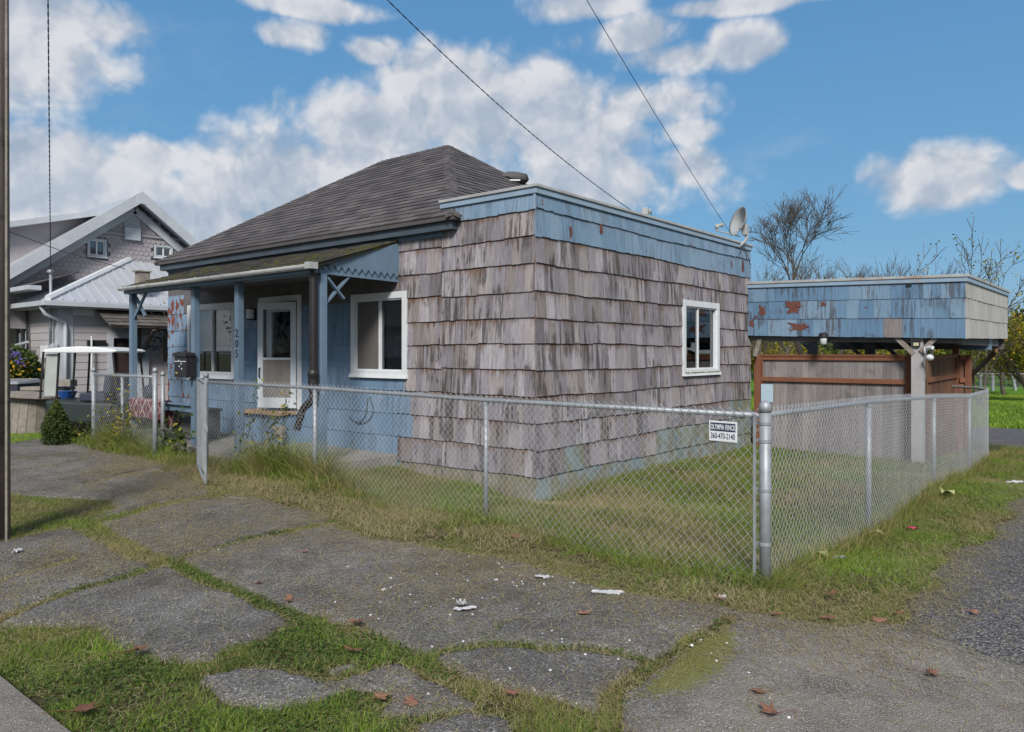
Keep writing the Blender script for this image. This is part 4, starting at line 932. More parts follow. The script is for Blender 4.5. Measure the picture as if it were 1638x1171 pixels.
# ------------------------------------------------------------------ grass, straw, leaves as scattered ground cover
def visible(x, y, m=60):
    d = depth(x, y); px = CXP + FPX * (CS * x + SN * y) / np.maximum(d, .01); return (d > 2.2) & (px > -m - 60) & (px < 1638 + m + 60)
def scatter(dens, x0, x1, y0, y1, maskf, maxn=400000):
    n = int(min(maxn, dens * (x1 - x0) * (y1 - y0))); x = NR.uniform(x0, x1, n); y = NR.uniform(y0, y1, n); k = visible(x, y); x, y = x[k], y[k]
    m = maskf(x, y); k = NR.uniform(0, 1, len(x)) < m; return x[k], y[k]
def blades(name, x, y, z, h, wd, lean, tint, mat, curl=.5, label=None, cat='grass', kind='stuff', droop=0):
    n = len(x); a = NR.uniform(0, 2 * math.pi, n); la = NR.uniform(0, 2 * math.pi, n)
    lx, ly = np.cos(la) * lean * h, np.sin(la) * lean * h; wx, wy = np.cos(a) * wd / 2, np.sin(a) * wd / 2
    P = np.stack([x, y, z], 1); 
    def at(t, wk):
        c = P + np.stack([lx * t ** 1.7, ly * t ** 1.7, h * (t - droop * t * t)], 1); return c - np.stack([wx, wy, 0 * wx], 1) * wk[:, None] if False else (c + np.stack([wx * wk, wy * wk, 0 * wx], 1), c - np.stack([wx * wk, wy * wk, 0 * wx], 1))
    a0, b0 = at(np.zeros(n), 1.0); a1, b1 = at(np.full(n, .5), .8); t2, t3 = at(np.ones(n), .08)
    V = np.stack([a0, b0, a1, b1, t2, t3], 1).reshape(-1, 3); i = np.arange(n) * 6
    F = np.concatenate([np.stack([i, i + 1, i + 3, i + 2], 1), np.stack([i + 2, i + 3, i + 5, i + 4], 1)])
    o = nparr(name, V, F, mat, attrs={'tint': np.repeat(np.clip(tint, 0, 1), 6)}); return tag(o, label, cat, kind=kind)
def straws(name, x, y, z, L, wd, tint, mat, lift=.012, label=None, cat='straw'):
    n = len(x); a = NR.uniform(0, 2 * math.pi, n); b = a + NR.normal(0, .28, n); dx, dy = np.cos(a), np.sin(a); ex, ey = np.cos(b), np.sin(b); l1 = NR.uniform(.2, 1, n) * lift; l2 = NR.uniform(.1, 1, n) * lift
    p0 = np.stack([x, y, z + .003], 1); p1 = p0 + np.stack([dx * L / 2, dy * L / 2, l1], 1); p2 = p1 + np.stack([ex * L / 2, ey * L / 2, l2 - l1], 1)
    w0 = np.stack([-dy, dx, 0 * dx], 1) * (wd / 2)[:, None]; w1 = np.stack([-ey, ex, 0 * dx], 1) * (wd / 2)[:, None]
    V = np.stack([p0 - w0, p0 + w0, p1 - w1, p1 + w1, p2 - w1 * .4, p2 + w1 * .4], 1).reshape(-1, 3); i = np.arange(n) * 6
    F = np.concatenate([np.stack([i, i + 1, i + 3, i + 2], 1), np.stack([i + 2, i + 3, i + 5, i + 4], 1)])
    return tag(nparr(name, V, F, mat, attrs={'tint': np.repeat(tint, 6)}), label, cat, kind='stuff')
def leaves(name, P, size, tint, mat, parent=None, flat=.0, up_bias=0.3):
    n = len(P); N_ = NR.normal(0, 1, (n, 3)); N_[:, 2] = np.abs(N_[:, 2]) + up_bias; N_ /= np.linalg.norm(N_, axis=1)[:, None]
    T = np.cross(N_, NR.normal(0, 1, (n, 3))); T /= np.linalg.norm(T, axis=1)[:, None]; B = np.cross(N_, T); s_ = size[:, None]
    V = np.stack([P - T * s_ * .5, P + B * s_ * .32 + N_ * s_ * .08, P + T * s_ * .55, P - B * s_ * .32 + N_ * s_ * .08], 1).reshape(-1, 3); i = np.arange(n) * 4
    return nparr(name, V, np.stack([i, i + 1, i + 2, i + 3], 1), mat, parent, attrs={'tint': np.repeat(np.clip(tint, 0, 1), 4)})
FENL = [(-11.38, 5.35), (-9.88, 5.35), (-7.39, 5.35), (-4.72, 5.36), (-1.89, 5.0)]
FENR = [(-1.89, 5.0), (-1.9, 15.7)]
def zsurf(x, y): return H(x, y) + (fbm(x, y, 1.5, 4) - .5) * .03
def inhouse(x, y): return ((x < XC + .02) & (y > YW - .02) & (x > XL) & (y < YF)) | ((x < XPOR + .02) & (x > XPL - .8) & (y > YP - .14) & (y < YF))
# 1 joints and planting strip
x, y = scatter(16000, -12.5, 1.2, 1.25, 5.6, lambda x, y: np.clip((green_mask(x, y) - .30) * 1.6, 0, 1) * pave_in(x, y) * np.where(depth(x, y) < 7, 1.0, .5), 900000)
hh = NR.uniform(.015, .06, len(x)) * (.3 + 1.7 * fbm(x, y, 7, 9) ** 1.5); tint = .10 + .75 * fbm(x, y, 1.8, 12) + NR.normal(0, .20, len(x)) + .16 * inpoly(x, y, PATCH[1]) - .10 * (y > 3.4)
blades('joint_grass', x, y, H(x, y) - .01, hh, NR.uniform(.002, .004, len(x)), NR.uniform(.2, 1.3, len(x)), tint, M['grass'], label='short grass growing in the joints and patches of the pavement')
# clover like ground cover in the big patch
x, y = scatter(9000, -6, 1.0, 1.25, 4.5, lambda x, y: np.clip((np.maximum.reduce([green_mask(x, y)]) - .5) * 2, 0, 1) * np.clip((fbm(x, y, 1.6, 44) - .42) * 6, 0, 1), 300000)
o = leaves('clover', np.stack([x, y, H(x, y) + NR.uniform(.005, .04, len(x))], 1), NR.uniform(.010, .024, len(x)), .35 + .5 * fbm(x, y, 3, 2) + NR.normal(0, .18, len(x)), M['leafg'], up_bias=1.2); tag(o, 'small leafy weeds spreading over the pavement patches', 'weeds', kind='stuff')
# 2 front verge along the fence (street side and yard side)
def verge(x, y):
    d = segdist(x, y, FENL[1:]); yf = np.interp(x, [p[0] for p in FENL], [p[1] for p in FENL]); m = np.where(y < yf, (1 - pave_in(x, y)) * .95 + .5 * np.clip(1 - d / .25, 0, 1), np.clip(1.2 - d / .8, .45, 1)); return m * ~inhouse(x, y) * np.clip((fbm(x, y, 9, 88) - .38) * 5 + .10, .08, 1)
x, y = scatter(7000, -12.5, -1.7, 4.1, 7.5, lambda x, y: verge(x, y) * (y < 7.4), 500000)
d = segdist(x, y, FENL); hh = NR.uniform(.04, .10, len(x)) * (.6 + .9 * np.clip(1 - d / .3, 0, 1)) * (.2 + 1.8 * fbm(x, y, 8, 7) ** 1.4); blades('verge_grass', x, y, zsurf(x, y) - .01, hh, NR.uniform(.0025, .0045, len(x)), NR.uniform(.4, 1.6, len(x)), .14 + .80 * fbm(x, y, 1.7, 19) + NR.normal(0, .24, len(x)), M['grass'], label='shaggy dry and green grass along the front fence')
# 3 tall weeds at the fence foot between the gate and the second post, and left of the gate
def tall(x, y): return (np.exp(-((x + 8.3) / .75) ** 2) + .55 * np.exp(-((x + 7.2) / .5) ** 2) + .95 * np.exp(-((x + 12.5) / 1.0) ** 2) + .10) * np.clip(1 - np.abs(y - 5.38) / .33, 0, 1)
x, y = scatter(11000, -14.2, -2.0, 4.95, 5.95, lambda x, y: tall(x, y), 140000)
k = tall(x, y); blades('tall_grass', x, y, H(x, y), NR.uniform(.15, .70, len(x)) * (.25 + .75 * np.clip(k * 1.25, 0, 1)) * (.5 + fbm(x, y, 4, 13)), NR.uniform(.004, .007, len(x)), NR.uniform(.2, 1.0, len(x)), .22 + .50 * fbm(x, y, 3, 3) + NR.normal(0, .2, len(x)), M['grass'], label='tall olive weeds and dry stems at the foot of the front fence', droop=.25)
# 4 yard lawn
x, y = scatter(5200, -8.3, -1.95, 5.3, 17, lambda x, y: (~inhouse(x, y)) * np.interp(y, [5, 8, 12, 17], [1, .9, .55, .35]) * np.clip((fbm(x, y, 7, 50) - .32) * 4 + .3, .25, 1), 420000)
blades('yard_grass', x, y, zsurf(x, y) - .008, NR.uniform(.03, .085, len(x)) * (.6 + .8 * fbm(x, y, 1.5, 6)), NR.uniform(.003, .006, len(x)), NR.uniform(.3, 1.3, len(x)), .02 + .86 * fbm(x, y, 1.1, 21) + NR.normal(0, .22, len(x)), M['grass'], label='patchy yellow green lawn inside the fence')
# 5 strip between the side fence and the alley
def strip(x, y): return (1 - al_in(x, y)) * (1 - pave_in(x, y)) * (x > -1.95) * (x < .2) * np.clip((fbm(x, y, 8, 89) - .30) * 4 + .2, .2, 1)
x, y = scatter(8500, -2.0, .3, 3.8, 19, lambda x, y: strip(x, y) * np.interp(y, [4, 8, 19], [1, .8, .45]), 420000)
d = segdist(x, y, FENR); hh = NR.uniform(.03, .09, len(x)) * (.45 + 1.1 * np.clip(1 - d / .22, 0, 1) + .8 * fbm(x, y, 2.2, 77)); blades('strip_grass', x, y, zsurf(x, y) - .008, hh, NR.uniform(.003, .005, len(x)), NR.uniform(.4, 1.7, len(x)), .04 + .98 * fbm(x, y, 1.5, 61) + NR.normal(0, .22, len(x)), M['grass'], label='tufted grass strip between the side fence and the alley')
x, y = scatter(3500, -1.98, -1.5, 5, 16, lambda x, y: np.clip(1 - np.abs(x + 1.85) / .16, 0, 1) * np.clip(fbm(x, y, 2.5, 5) * 1.6 - .25, 0, 1), 60000)
blades('tall_grass', x, y, H(x, y), NR.uniform(.08, .30, len(x)), NR.uniform(.004, .006, len(x)), NR.uniform(.2, .9, len(x)), .12 + .4 * fbm(x, y, 2, 3) + NR.normal(0, .1, len(x)), M['grass'], label='taller dry grass standing along the side fence', droop=.2)
# 6 far lawn and neighbour's bit of lawn
x, y = scatter(420, -12, 12, 24, 50, lambda x, y: np.full(len(x), .8), 400000)
blades('far_lawn', x, y, H(x, y), NR.uniform(.05, .13, len(x)), NR.uniform(.02, .035, len(x)), NR.uniform(.3, 1.2, len(x)), .62 + .45 * fbm(x, y, .5, 3) + NR.normal(0, .1, len(x)), M['grass'], label='bright green lawn beyond the alley')
NBL = GP([(-40, 690), (10, 685), (40, 684), (105, 686), (112, 706), (60, 705), (10, 712), (-40, 716)])
x, y = scatter(2600, -24, -10, 2, 9, lambda x, y: polymask(x, y, NBL, .4), 300000)
blades('corner_lawn', x, y, H(x, y), NR.uniform(.03, .08, len(x)), NR.uniform(.006, .01, len(x)), NR.uniform(.3, 1.2, len(x)), .75 + .3 * fbm(x, y, 2, 3) + NR.normal(0, .08, len(x)), M['grass'], label='small bright green patch of lawn by the wooden cable spool')
# 7 straw / clippings on the slabs
def strawm(x, y):
    g = np.clip(1 - pave_in(x, y), 0, 1); big = np.clip((fbm(x, y, .9, 91) - .42) * 4, 0, 1)
    vg = np.exp(-segdist(x, y, PAVE[4:19]) / .35); lf = 1 / (1 + np.exp((x + 3.6) * 1.5)); return np.clip(1.0 * vg + .50 * lf * (.15 + 1.2 * big) + .018 + .75 * (green_mask(x, y) > .12) * (fbm(x, y, 1.2, 70) - .1), 0, 1)
x, y = scatter(4200, -13, 1.5, 1.3, 6.2, strawm, 400000)
z = np.maximum(zpave(x, y), H(x, y) + .01)
straws('straw', x, y, z, NR.uniform(.02, .13, len(x)) * (.5 + .9 * NR.uniform(0, 1, len(x)) ** 2), NR.uniform(.0015, .0034, len(x)), NR.uniform(0, 1, len(x)), M['straw'], label='dry grass clippings strewn over the pavement')
x, y = scatter(1500, -1.9, 1.5, 4, 15, lambda x, y: np.exp(-segdist(x, y, ALLEYP[:8] + [(-1.0, 13)]) / .28), 60000)
straws('straw', x, y, H(x, y) + .035, NR.uniform(.03, .12, len(x)), NR.uniform(.002, .0035, len(x)), NR.uniform(0, 1, len(x)), M['straw'], label='dry clippings along the edge of the alley')
x, y = scatter(900, -8, -1.9, 5.2, 12, lambda x, y: ~inhouse(x, y) * np.clip(fbm(x, y, 1.5, 33) * 1.5 - .3, 0, 1), 60000)
straws('straw', x, y, H(x, y) + .04, NR.uniform(.03, .10, len(x)), NR.uniform(.002, .004, len(x)), NR.uniform(0, .7, len(x)), M['straw'], lift=.03, label='pale clippings lying on the yard lawn')

x, y = scatter(2400, -12.6, -1.7, 3.9, 5.6, lambda x, y: (1 - pave_in(x, y)) * np.clip((fbm(x, y, 1.3, 55) - .40) * 5, 0, 1), 200000)
straws('straw', x, y, zsurf(x, y) + .02, NR.uniform(.04, .16, len(x)), NR.uniform(.002, .004, len(x)), NR.uniform(0, 1, len(x)), M['straw'], lift=.05, label='heaps of dry clippings on the verge in front of the fence')
# fallen maple leaves and litter
def maple(loc, size, yaw, tint, label, curl=.25):
    pts = []; sq = R.uniform(.55, 1.0); curl = R.uniform(.08, .4); fold = R.choice((0, 0, .2, .45))
    for k, (a, r) in enumerate([(-90, .12), (-60, .52), (-48, .42), (-20, .85), (0, .58), (20, .74), (45, 1.0), (62, .62), (90, 1.12), (118, .62), (135, 1.0), (160, .74), (180, .58), (200, .85), (228, .42), (240, .52)]):
        a += R.uniform(-6, 6); r *= R.uniform(.72, 1.12); pts.append((r * math.cos(rad(a)) * size / 2, r * math.sin(rad(a)) * size / 2 * sq))
    mb = MB(); n = len(pts); up_ = [(0, 0, .012)] + [(a * .97, b * .97, .006 + curl * size * .5 * ((math.hypot(a, b) / size * 2) ** 2) * R.uniform(.3, 1) + fold * abs(a) * .6) for a, b in pts]
    mb.v += up_ + [(a, b, c - .0015) for a, b, c in up_]
    for k in range(n):
        mb.face((0, 1 + k, 1 + (k + 1) % n)); mb.face((n + 1, n + 2 + (k + 1) % n, n + 2 + k)); mb.face((1 + k, n + 2 + k, n + 2 + (k + 1) % n, 1 + (k + 1) % n))
    st = (0, -size * .06, .004); mb.tube([st, (0.01, -size * .45, .012), (.02, -size * .8, .004)], .0016, 4)
    o = mb.build('fallen_leaf', M['leafb']); at = o.data.attributes.new('tint', 'FLOAT', 'POINT'); at.data.foreach_set('value', [tint + R.uniform(-.1, .1) for _ in o.data.vertices])
    o.location = loc; o.rotation_euler = (R.uniform(-.2, .2), R.uniform(-.2, .2), yaw); return tag(o, label, 'leaf', 'fallen maple leaves')
LV = [(1237, 1156, .15, .5, 'large curled brown maple leaf on the pavement, nearest to the bottom edge'), (1487, 1090, .13, .45, 'reddish brown maple leaf lying alone on the pale pavement by the alley'), (1325, 1001, .14, .6, 'light brown leaf lying on the grass edge below the corner post'), (1408, 1005, .12, .7, 'orange brown star shaped leaf where the grass meets the alley gravel'),
      (1327, 962, .12, .3, 'dark brown leaf in the grass right of the corner post'), (1240, 994, .13, .5, 'brown leaf at the grass edge just under the corner fence post'), (215, 1056, .17, .25, 'big dark brown leaf standing in the lower left grass patch'), (125, 1156, .17, .1, 'dark curled leaf at the bottom left corner of the grass'), (412, 943, .11, .8, 'pinkish dry leaf on the joint between two slabs'),
      (464, 971, .12, .6, 'pale leaf beside the weeds of the middle joint'), (607, 1132, .12, .7, 'pinkish leaf in the bottom grass patch'), (660, 1134, .11, .6, 'small red brown leaf on the little slab at the bottom'), (935, 991, .11, .8, 'orange leaf in the middle of the big slab'), (1150, 969, .10, .7, 'tan leaf left of the fence corner post'), (824, 868, .12, .4, 'brown leaf caught under the chain link fence'), 
      (575, 1008, .13, .3, 'dark leaf on the planted joint left of the middle'), (565, 1055, .14, .2, 'dark brown leaf heap edge in the lower joint'), (820, 1124, .10, .5, 'brown leaf at the bottom joint near the middle slab'), (1440, 993, .10, .4, 'thin brown leaf on the alley edge'), (1557, 991, .10, .8, 'faint pink leaf on the dark gravel'), (487, 890, .10, .8, 'small orange leaf on the upper slab'), (1216, 1120, .10, .5, 'small brown leaf upper left of the nearest leaf')]
for px, py, sz, tn, lb in LV:
    gx, gy = G(px, py); z_ = max(float(zpave(np.array(gx), np.array(gy))), h1(gx, gy) + .0) + (.006 if py < 1e9 else 0)
    if float(green_mask(np.array(gx), np.array(gy))) > .4 or float(pave_in(np.array(gx), np.array(gy))) < .5: z_ = h1(gx, gy) + .045
    maple((gx, gy, z_), sz, R.uniform(0, 6.28), tn, lb)
def scrap(px, py, sx, sy, label, mat='paper', cat='litter', n=7, name='paper_scrap', hgt=.018):
    gx, gy = G(px, py); z_ = float(H(gx, gy)) + .034; mb = MB(); N_ = n; v = []
    for j in range(N_ + 1):
        for i in range(N_ + 1):
            a = (i / N_ - .5) * sx * R.uniform(.8, 1.15); b = (j / N_ - .5) * sy * R.uniform(.75, 1.2); v.append((a, b, R.uniform(0.002, hgt)))
    mb.v += v + [(a, b, c - .004) for a, b, c in v]; q = (N_ + 1) ** 2
    for j in range(N_):
        for i in range(N_):
            k = j * (N_ + 1) + i; mb.face((k, k + 1, k + N_ + 2, k + N_ + 1)); mb.face((q + k, q + k + N_ + 1, q + k + N_ + 2, q + k + 1))
    o = mb.build(name, M[mat], smooth=True); sb_ = o.modifiers.new('sub', 'SUBSURF'); sb_.levels = sb_.render_levels = 2; o.location = (gx, gy, z_); o.rotation_euler = (0, 0, R.uniform(.2, 1)); return tag(o, label, cat)
scrap(744, 984, .13, .045, 'crumpled white paper scrap on the slab left of the thin mossy crack'); scrap(972, 957, .20, .06, 'long white paper scrap beside the grass left of the corner post'); scrap(868, 932, .11, .06, 'loose white paper scrap near the fence foot, in a scatter of white bits')
scrap(738, 979, .06, .05, 'small white wad of paper touching the crumpled scrap', hgt=.05); scrap(1156, 968, .04, .04, 'white wad of paper just left of the corner post', hgt=.04)
scrap(28, 891, .06, .06, 'pale stone grey wad on the left slab', hgt=.04); scrap(1340, 902, .12, .05, 'crumpled silver wrapper in the grass by the side fence', 'dish', hgt=.04)
scrap(1460, 852, .09, .05, 'small pink plastic scrap in the grass strip', 'pinkbit', hgt=.03, name='plastic_scrap'); scrap(1623, 777, .2, .08, 'white litter at the right edge of the grass strip', hgt=.05)
x = []; y = []
for (px, py, sp, n) in ((880, 925, 45, 40), (700, 960, 90, 22), (860, 890, 60, 20), (1230, 1060, 90, 9), (900, 1035, 80, 10), (1000, 900, 100, 14), (600, 930, 140, 12), (780, 1050, 200, 16), (1600, 900, 40, 8)):
    for k in range(n): gx, gy = G(px + R.gauss(0, sp), py + R.gauss(0, sp * .35)); x.append(gx); y.append(gy)
mb = MB()
for gx, gy in zip(x, y): s_ = R.uniform(.003, .008); mb.blob((gx, gy, float(zpave(np.array(gx), np.array(gy))) + s_ * .4), s_ * 1.2, s_, s_ * .7, 6, 4, .3)
tag(mb.build('white_bits', M['tileS']), 'white crumbs scattered over the pavement', 'litter', kind='stuff')
for (px, py, a, lb) in ((1308, 897, .2, 'pale green husk leaf lying against the side fence'), (1390, 862, .9, 'pale yellow husk leaf near the second line post of the side fence'), (1515, 795, .1, 'long pale husk leaf in the grass strip')):
    gx, gy = G(px, py); L = .26; mb = MB(); z_ = h1(gx, gy) + .06
    P0 = Vector((gx, gy, z_)); d_ = Vector((math.cos(a + 2.2), math.sin(a + 2.2), 0)); s_ = Vector((-d_.y, d_.x, 0)); prev = None
    top = [P0 + d_ * L * (k / 8 - .5) + Vector((0, 0, .03 * math.sin(k * .9))) for k in range(9)]; wd = [.008, .03, .045, .05, .048, .04, .03, .018, .005]
    for k in range(8): mb.hexa([top[k] - s_ * wd[k], top[k] + s_ * wd[k], top[k + 1] + s_ * wd[k + 1], top[k + 1] - s_ * wd[k + 1]] + [q + Vector((0, 0, .006)) for q in (top[k] - s_ * wd[k], top[k] + s_ * wd[k], top[k + 1] + s_ * wd[k + 1], top[k + 1] - s_ * wd[k + 1])])
    tag(mb.build('husk_leaf', m_plain('pale_husk', (.33, .34, .14), .8, var=.2, scale=20)), lb, 'leaf')

# ------------------------------------------------------------------ chain link fences
def mesh_fabric(name, path, zb, ztop, parent, pitch=.036, r=.0017, mat='wire', n=4):
    """path: list of (x, y); zb, ztop: functions of (x, y)"""
    seg = []; tot = 0
    for a, b in zip(path[:-1], path[1:]): L = math.hypot(b[0] - a[0], b[1] - a[1]); seg.append((a, b, tot, L)); tot += L
    def at(s_):
        s_ = min(max(s_, 0), tot)
        for a, b, t0, L in seg:
            if s_ <= t0 + L + 1e-9: t = (s_ - t0) / L; return (a[0] + (b[0] - a[0]) * t, a[1] + (b[1] - a[1]) * t, (b[1] - a[1]) / L, -(b[0] - a[0]) / L)
    K = int(tot / pitch); allp = []; LV_ = None; V = []; F = []; base = 0; ang = [2 * math.pi * j / n + .4 for j in range(n)]
    for k in range(K):
        xa = at(k * pitch); xb = at((k + 1) * pitch); zb_ = zb(*xa[:2]); zt_ = ztop(*xa[:2]); m = int((zt_ - zb_) / pitch); pts = []; nr = (xa[2], xa[3])
        for j in range(m + 1):
            q = (j + k) % 2; src = xa if q == 0 else xb; sgn = 1 if (j % 2) else -1
            zz = zt_ - (m - j) * pitch; pts.append((src[0] + nr[0] * .0016 * sgn, src[1] + nr[1] * .0016 * sgn, zz))
        pts = np.array(pts); T = np.gradient(pts, axis=0); T /= np.linalg.norm(T, axis=1)[:, None] + 1e-9; N_ = np.array([nr[0], nr[1], 0.0]); B_ = np.cross(T, N_); 
        T2 = np.diff(pts, axis=0)
        ring = np.stack([pts + (N_ * math.cos(a) + B_ * math.sin(a)) * r for a in ang], 1); V.append(ring.reshape(-1, 3)); L_ = len(pts)
        i = (base + np.arange(L_ - 1)[:, None] * n + np.arange(n)[None, :]); i2 = (base + np.arange(L_ - 1)[:, None] * n + (np.arange(n)[None, :] + 1) % n)
        F.append(np.stack([i, i2, i2 + n, i + n], -1).reshape(-1, 4)); base += L_ * n
    return nparr(name, np.concatenate(V), np.concatenate(F), M[mat], parent)
def fpost(parent, x, y, z0, z1, r, cap='loop', name='line_post'):
    g = MB(); g.tube([(x, y, z0 - .15), (x, y, z1)], r, 14); o = g.build(name, M['galv'], parent, smooth=False)
    me = o.data; me.polygons.foreach_set('use_smooth', [len(p.vertices) == 4 for p in me.polygons])
    g = MB()
    if cap == 'dome': g.lathe([(r * 1.10, z1 - .035), (r * 1.12, z1), (r * 1.0, z1 + r * .55), (r * .7, z1 + r * .95), (r * .3, z1 + r * 1.15), (.001, z1 + r * 1.2)], (x, y, 0), 18); g.build('post_cap', M['galv'], o, smooth=True)
    else: g.lathe([(r * 1.15, z1 - .03), (r * 1.15, z1 - .01), (r * .6, z1 + .0)], (x, y, 0), 12); g.build('post_cap', M['galv'], o)
    return o
def band(parent, x, y, z, r, dx, dy):
    g = MB(); g.lathe([(r * 1.09, z - .012), (r * 1.12, z - .01), (r * 1.12, z + .01), (r * 1.09, z + .012)], (x, y, 0), 16); g.bar((x + dx * r, y + dy * r, z), (x + dx * (r + .035), y + dy * (r + .035), z), .012, .022); return g
RZ = lambda x, y, px, py: EYE + (HZ - py) * depth(x, y) / FPX
PF = [(-9.88, 5.35), (-7.39, 5.35), (-4.72, 5.36), (-1.90, 5.02)]
zr = [RZ(*PF[0], 330, 611.5), RZ(*PF[1], 504, 620.5), RZ(*PF[2], 776, 640), RZ(*PF[3], 1205, 665)]
def interp_path(path, vals):
    xs = [p[0] for p in path]; return lambda x, y: float(np.interp(x, xs, vals))
zrail = interp_path(PF, zr)
fence = thing('chain_link_fence', (PF[3][0], PF[3][1], .04), 'long galvanised chain link fence across the front yard, carrying the white sign', 'fence')
g = MB(); g.tube([(x_, y_, z_) for (x_, y_), z_ in zip(PF, zr)], .0205, 12); g.build('top_rail', M['galv'], fence, smooth=True)
mesh_fabric('wire_mesh', [(a, b - .024) for a, b in PF], lambda x, y: h1(x, y) + .015, lambda x, y: zrail(x, y) + .048, fence)
for i in (1, 2): fpost(fence, PF[i][0], PF[i][1], h1(*PF[i]), zr[i] - .018, .024)
gp = fpost(fence, PF[0][0] + .0, PF[0][1], h1(*PF[0]), zr[0] + .10, .032, 'dome', 'gate_post')
# rail ties and tension bar
g = MB(); s_ = -9.6
while s_ < -2.1:
    yy = float(np.interp(s_, [p[0] for p in PF], [p[1] for p in PF])); z_ = zrail(s_, 0); g = MB(); g.tube([(s_, yy - .026, z_ - .05), (s_ + .008, yy - .03, z_ + .0), (s_ + .01, yy - .005, z_ + .024), (s_ + .012, yy + .022, z_), (s_ + .02, yy - .02, z_ - .06)], .002, 4); g.build('wire_tie', M['wire'], fence); s_ += R.uniform(.38, .6)
g = MB(); tx, ty = PF[3][0] - .065, PF[3][1] - .022; g.box(tx - .01, tx + .01, ty - .004, ty + .004, .07, zr[3] + .01); g.build('tension_bar', M['galv'], fence)
# side fence with the big corner post
CPX, CPY = PF[3]; zc0, zc1 = h1(CPX, CPY), RZ(CPX, CPY, 1217, 651)
side = thing('chain_link_fence', (CPX, CPY, zc0), 'chain link fence from the thick corner post along the alley to a rounded corner', 'fence')
cpst = fpost(side, CPX, CPY, zc0, zc1, .0375, 'dome', 'corner_post')
for i, z_ in enumerate((zc1 - .11, zc1 - .23, zc1 - .56, zc1 - .93)):
    for q in range(1): band(side, CPX, CPY, z_, .0375, -1, 0).build('brace_band', M['galv'], cpst, smooth=False)
SF = [(CPX, CPY), (-1.9, 7.0), (-1.9, 9.6), (-1.9, 13.4), (-1.9, 15.3)]
arc = [(-1.9 - 1.3 + 1.3 * math.cos(a), 15.3 + 1.3 * math.sin(a)) for a in np.linspace(0, math.pi / 2, 12)[1:]]
SF2 = SF + arc + [(-4.4, 16.6)]
ysr = [CPY, 7.0, 9.6, 12.4, 15.3, 17.5]; pxr = [(1229, 664), (1389, 643), (1494, 635), (1549, 634), (1582, 629), (1500, 627)]
zsr = [RZ(CPX, CPY, *pxr[0]), RZ(*onX(1389, 600, -1.9)[:2], *pxr[1]), RZ(*onX(1494, 600, -1.9)[:2], *pxr[2]), RZ(*onX(1549, 600, -1.9)[:2], *pxr[3]), None, None]
yv = [CPY] + [onX(q, 600, -1.9).y for q in (1389, 1494, 1549)] + [15.3, 17.6]; zsr[4] = zsr[3] + .0; zsr[5] = zsr[3] + .05
SR_ = lambda x, y: float(np.interp(y, yv, zsr))
g = MB(); dens = []
for a, b in zip(SF2[:-1], SF2[1:]):
    for t_ in (0, .25, .5, .75): dens.append((a[0] + (b[0] - a[0]) * t_, a[1] + (b[1] - a[1]) * t_))
dens.append(SF2[-1])
g.tube([(a, b, SR_(a, b)) for a, b in dens], .0205, 12); g.build('top_rail', M['galv'], side, smooth=True)
off = [(a + .024, b) for a, b in SF] + [(-1.9 - 1.3 + 1.324 * math.cos(a), 15.3 + 1.324 * math.sin(a)) for a in np.linspace(0, math.pi / 2, 12)[1:]] + [(-4.4, 16.624)]
mesh_fabric('wire_mesh', off, lambda x, y: h1(x, y) + .015, lambda x, y: SR_(x, y) + .045, side)
for px in (1389, 1493.5, 1550.5): q = onX(px, 600, -1.9); fpost(side, -1.9, q.y, h1(-1.9, q.y), SR_(-1.9, q.y) - .018, .027)
q = onY(1479, 640, 16.6); fpost(side, q.x, 16.6, h1(q.x, 16.6), SR_(q.x, 16.6) + .08, .034, 'dome', 'end_post')
# loose wire curls sticking up over the side rail are the ends of the mesh; add knuckles
g = MB(); yy = CPY + .1
while yy < 9.5: z_ = SR_(-1.9, yy) + .052; g.tube([(-1.876, yy - .006, z_ - .01), (-1.882, yy, z_ + .008), (-1.868, yy + .006, z_ + .002), (-1.874, yy + .004, z_ - .012)], .0022, 4); yy += .072
g.build('wire_knuckle', M['wire'], side)['kind'] = 'stuff'
# sign on the front fence
sgn = thing('fence_sign', onY(1156, 710, 4.985), 'small white and navy metal sign wired to the fence near the corner post', 'sign')
fy = lambda x: 5.02 + (x + 1.90) * (-.34 / 2.82) * -1 * -1
U_ = Vector((PF[3][0] - PF[2][0], PF[3][1] - PF[2][1], 0)).normalized(); O_ = Vector((PF[3][0], PF[3][1], 0)); Nn = Vector((U_.y, -U_.x, 0))
def onfence(px, py, n=.04):
    o = O_ + Nn * n; r = (px - CXP) / FPX; f = lambda P: (CS * P.x + SN * P.y) - r * (-SN * P.x + CS * P.y); t_ = -f(o) / (f(o + U_) - f(o)); P = o + U_ * t_; return t_, EYE + (HZ - py) * depth(P.x, P.y) / FPX
t0, zA = onfence(1134, 672); t1, zB = onfence(1179, 708.5); zA = (zA + onfence(1178, 676)[1]) / 2
FWl = Wall(O_, U_, Nn); g = MB(); hexw(g, FWl, t0, t1, zB, zA, .036, .040, .036, .040); sp_ = g.build('plate', M['signw'], sgn, bevel=.002)
g = MB(); m_ = .012; zmid = zB + (zA - zB) * .50; hexw(g, FWl, t0 + m_, t1 - m_, zmid, zA - m_, .0402, .0412, .0402, .0412); g.build('header', M['signd'], sp_)
RT = Matrix((U_, Vector((0, 0, 1)), Nn)).transposed(); cxx = (t0 + t1) / 2; wS = t1 - t0
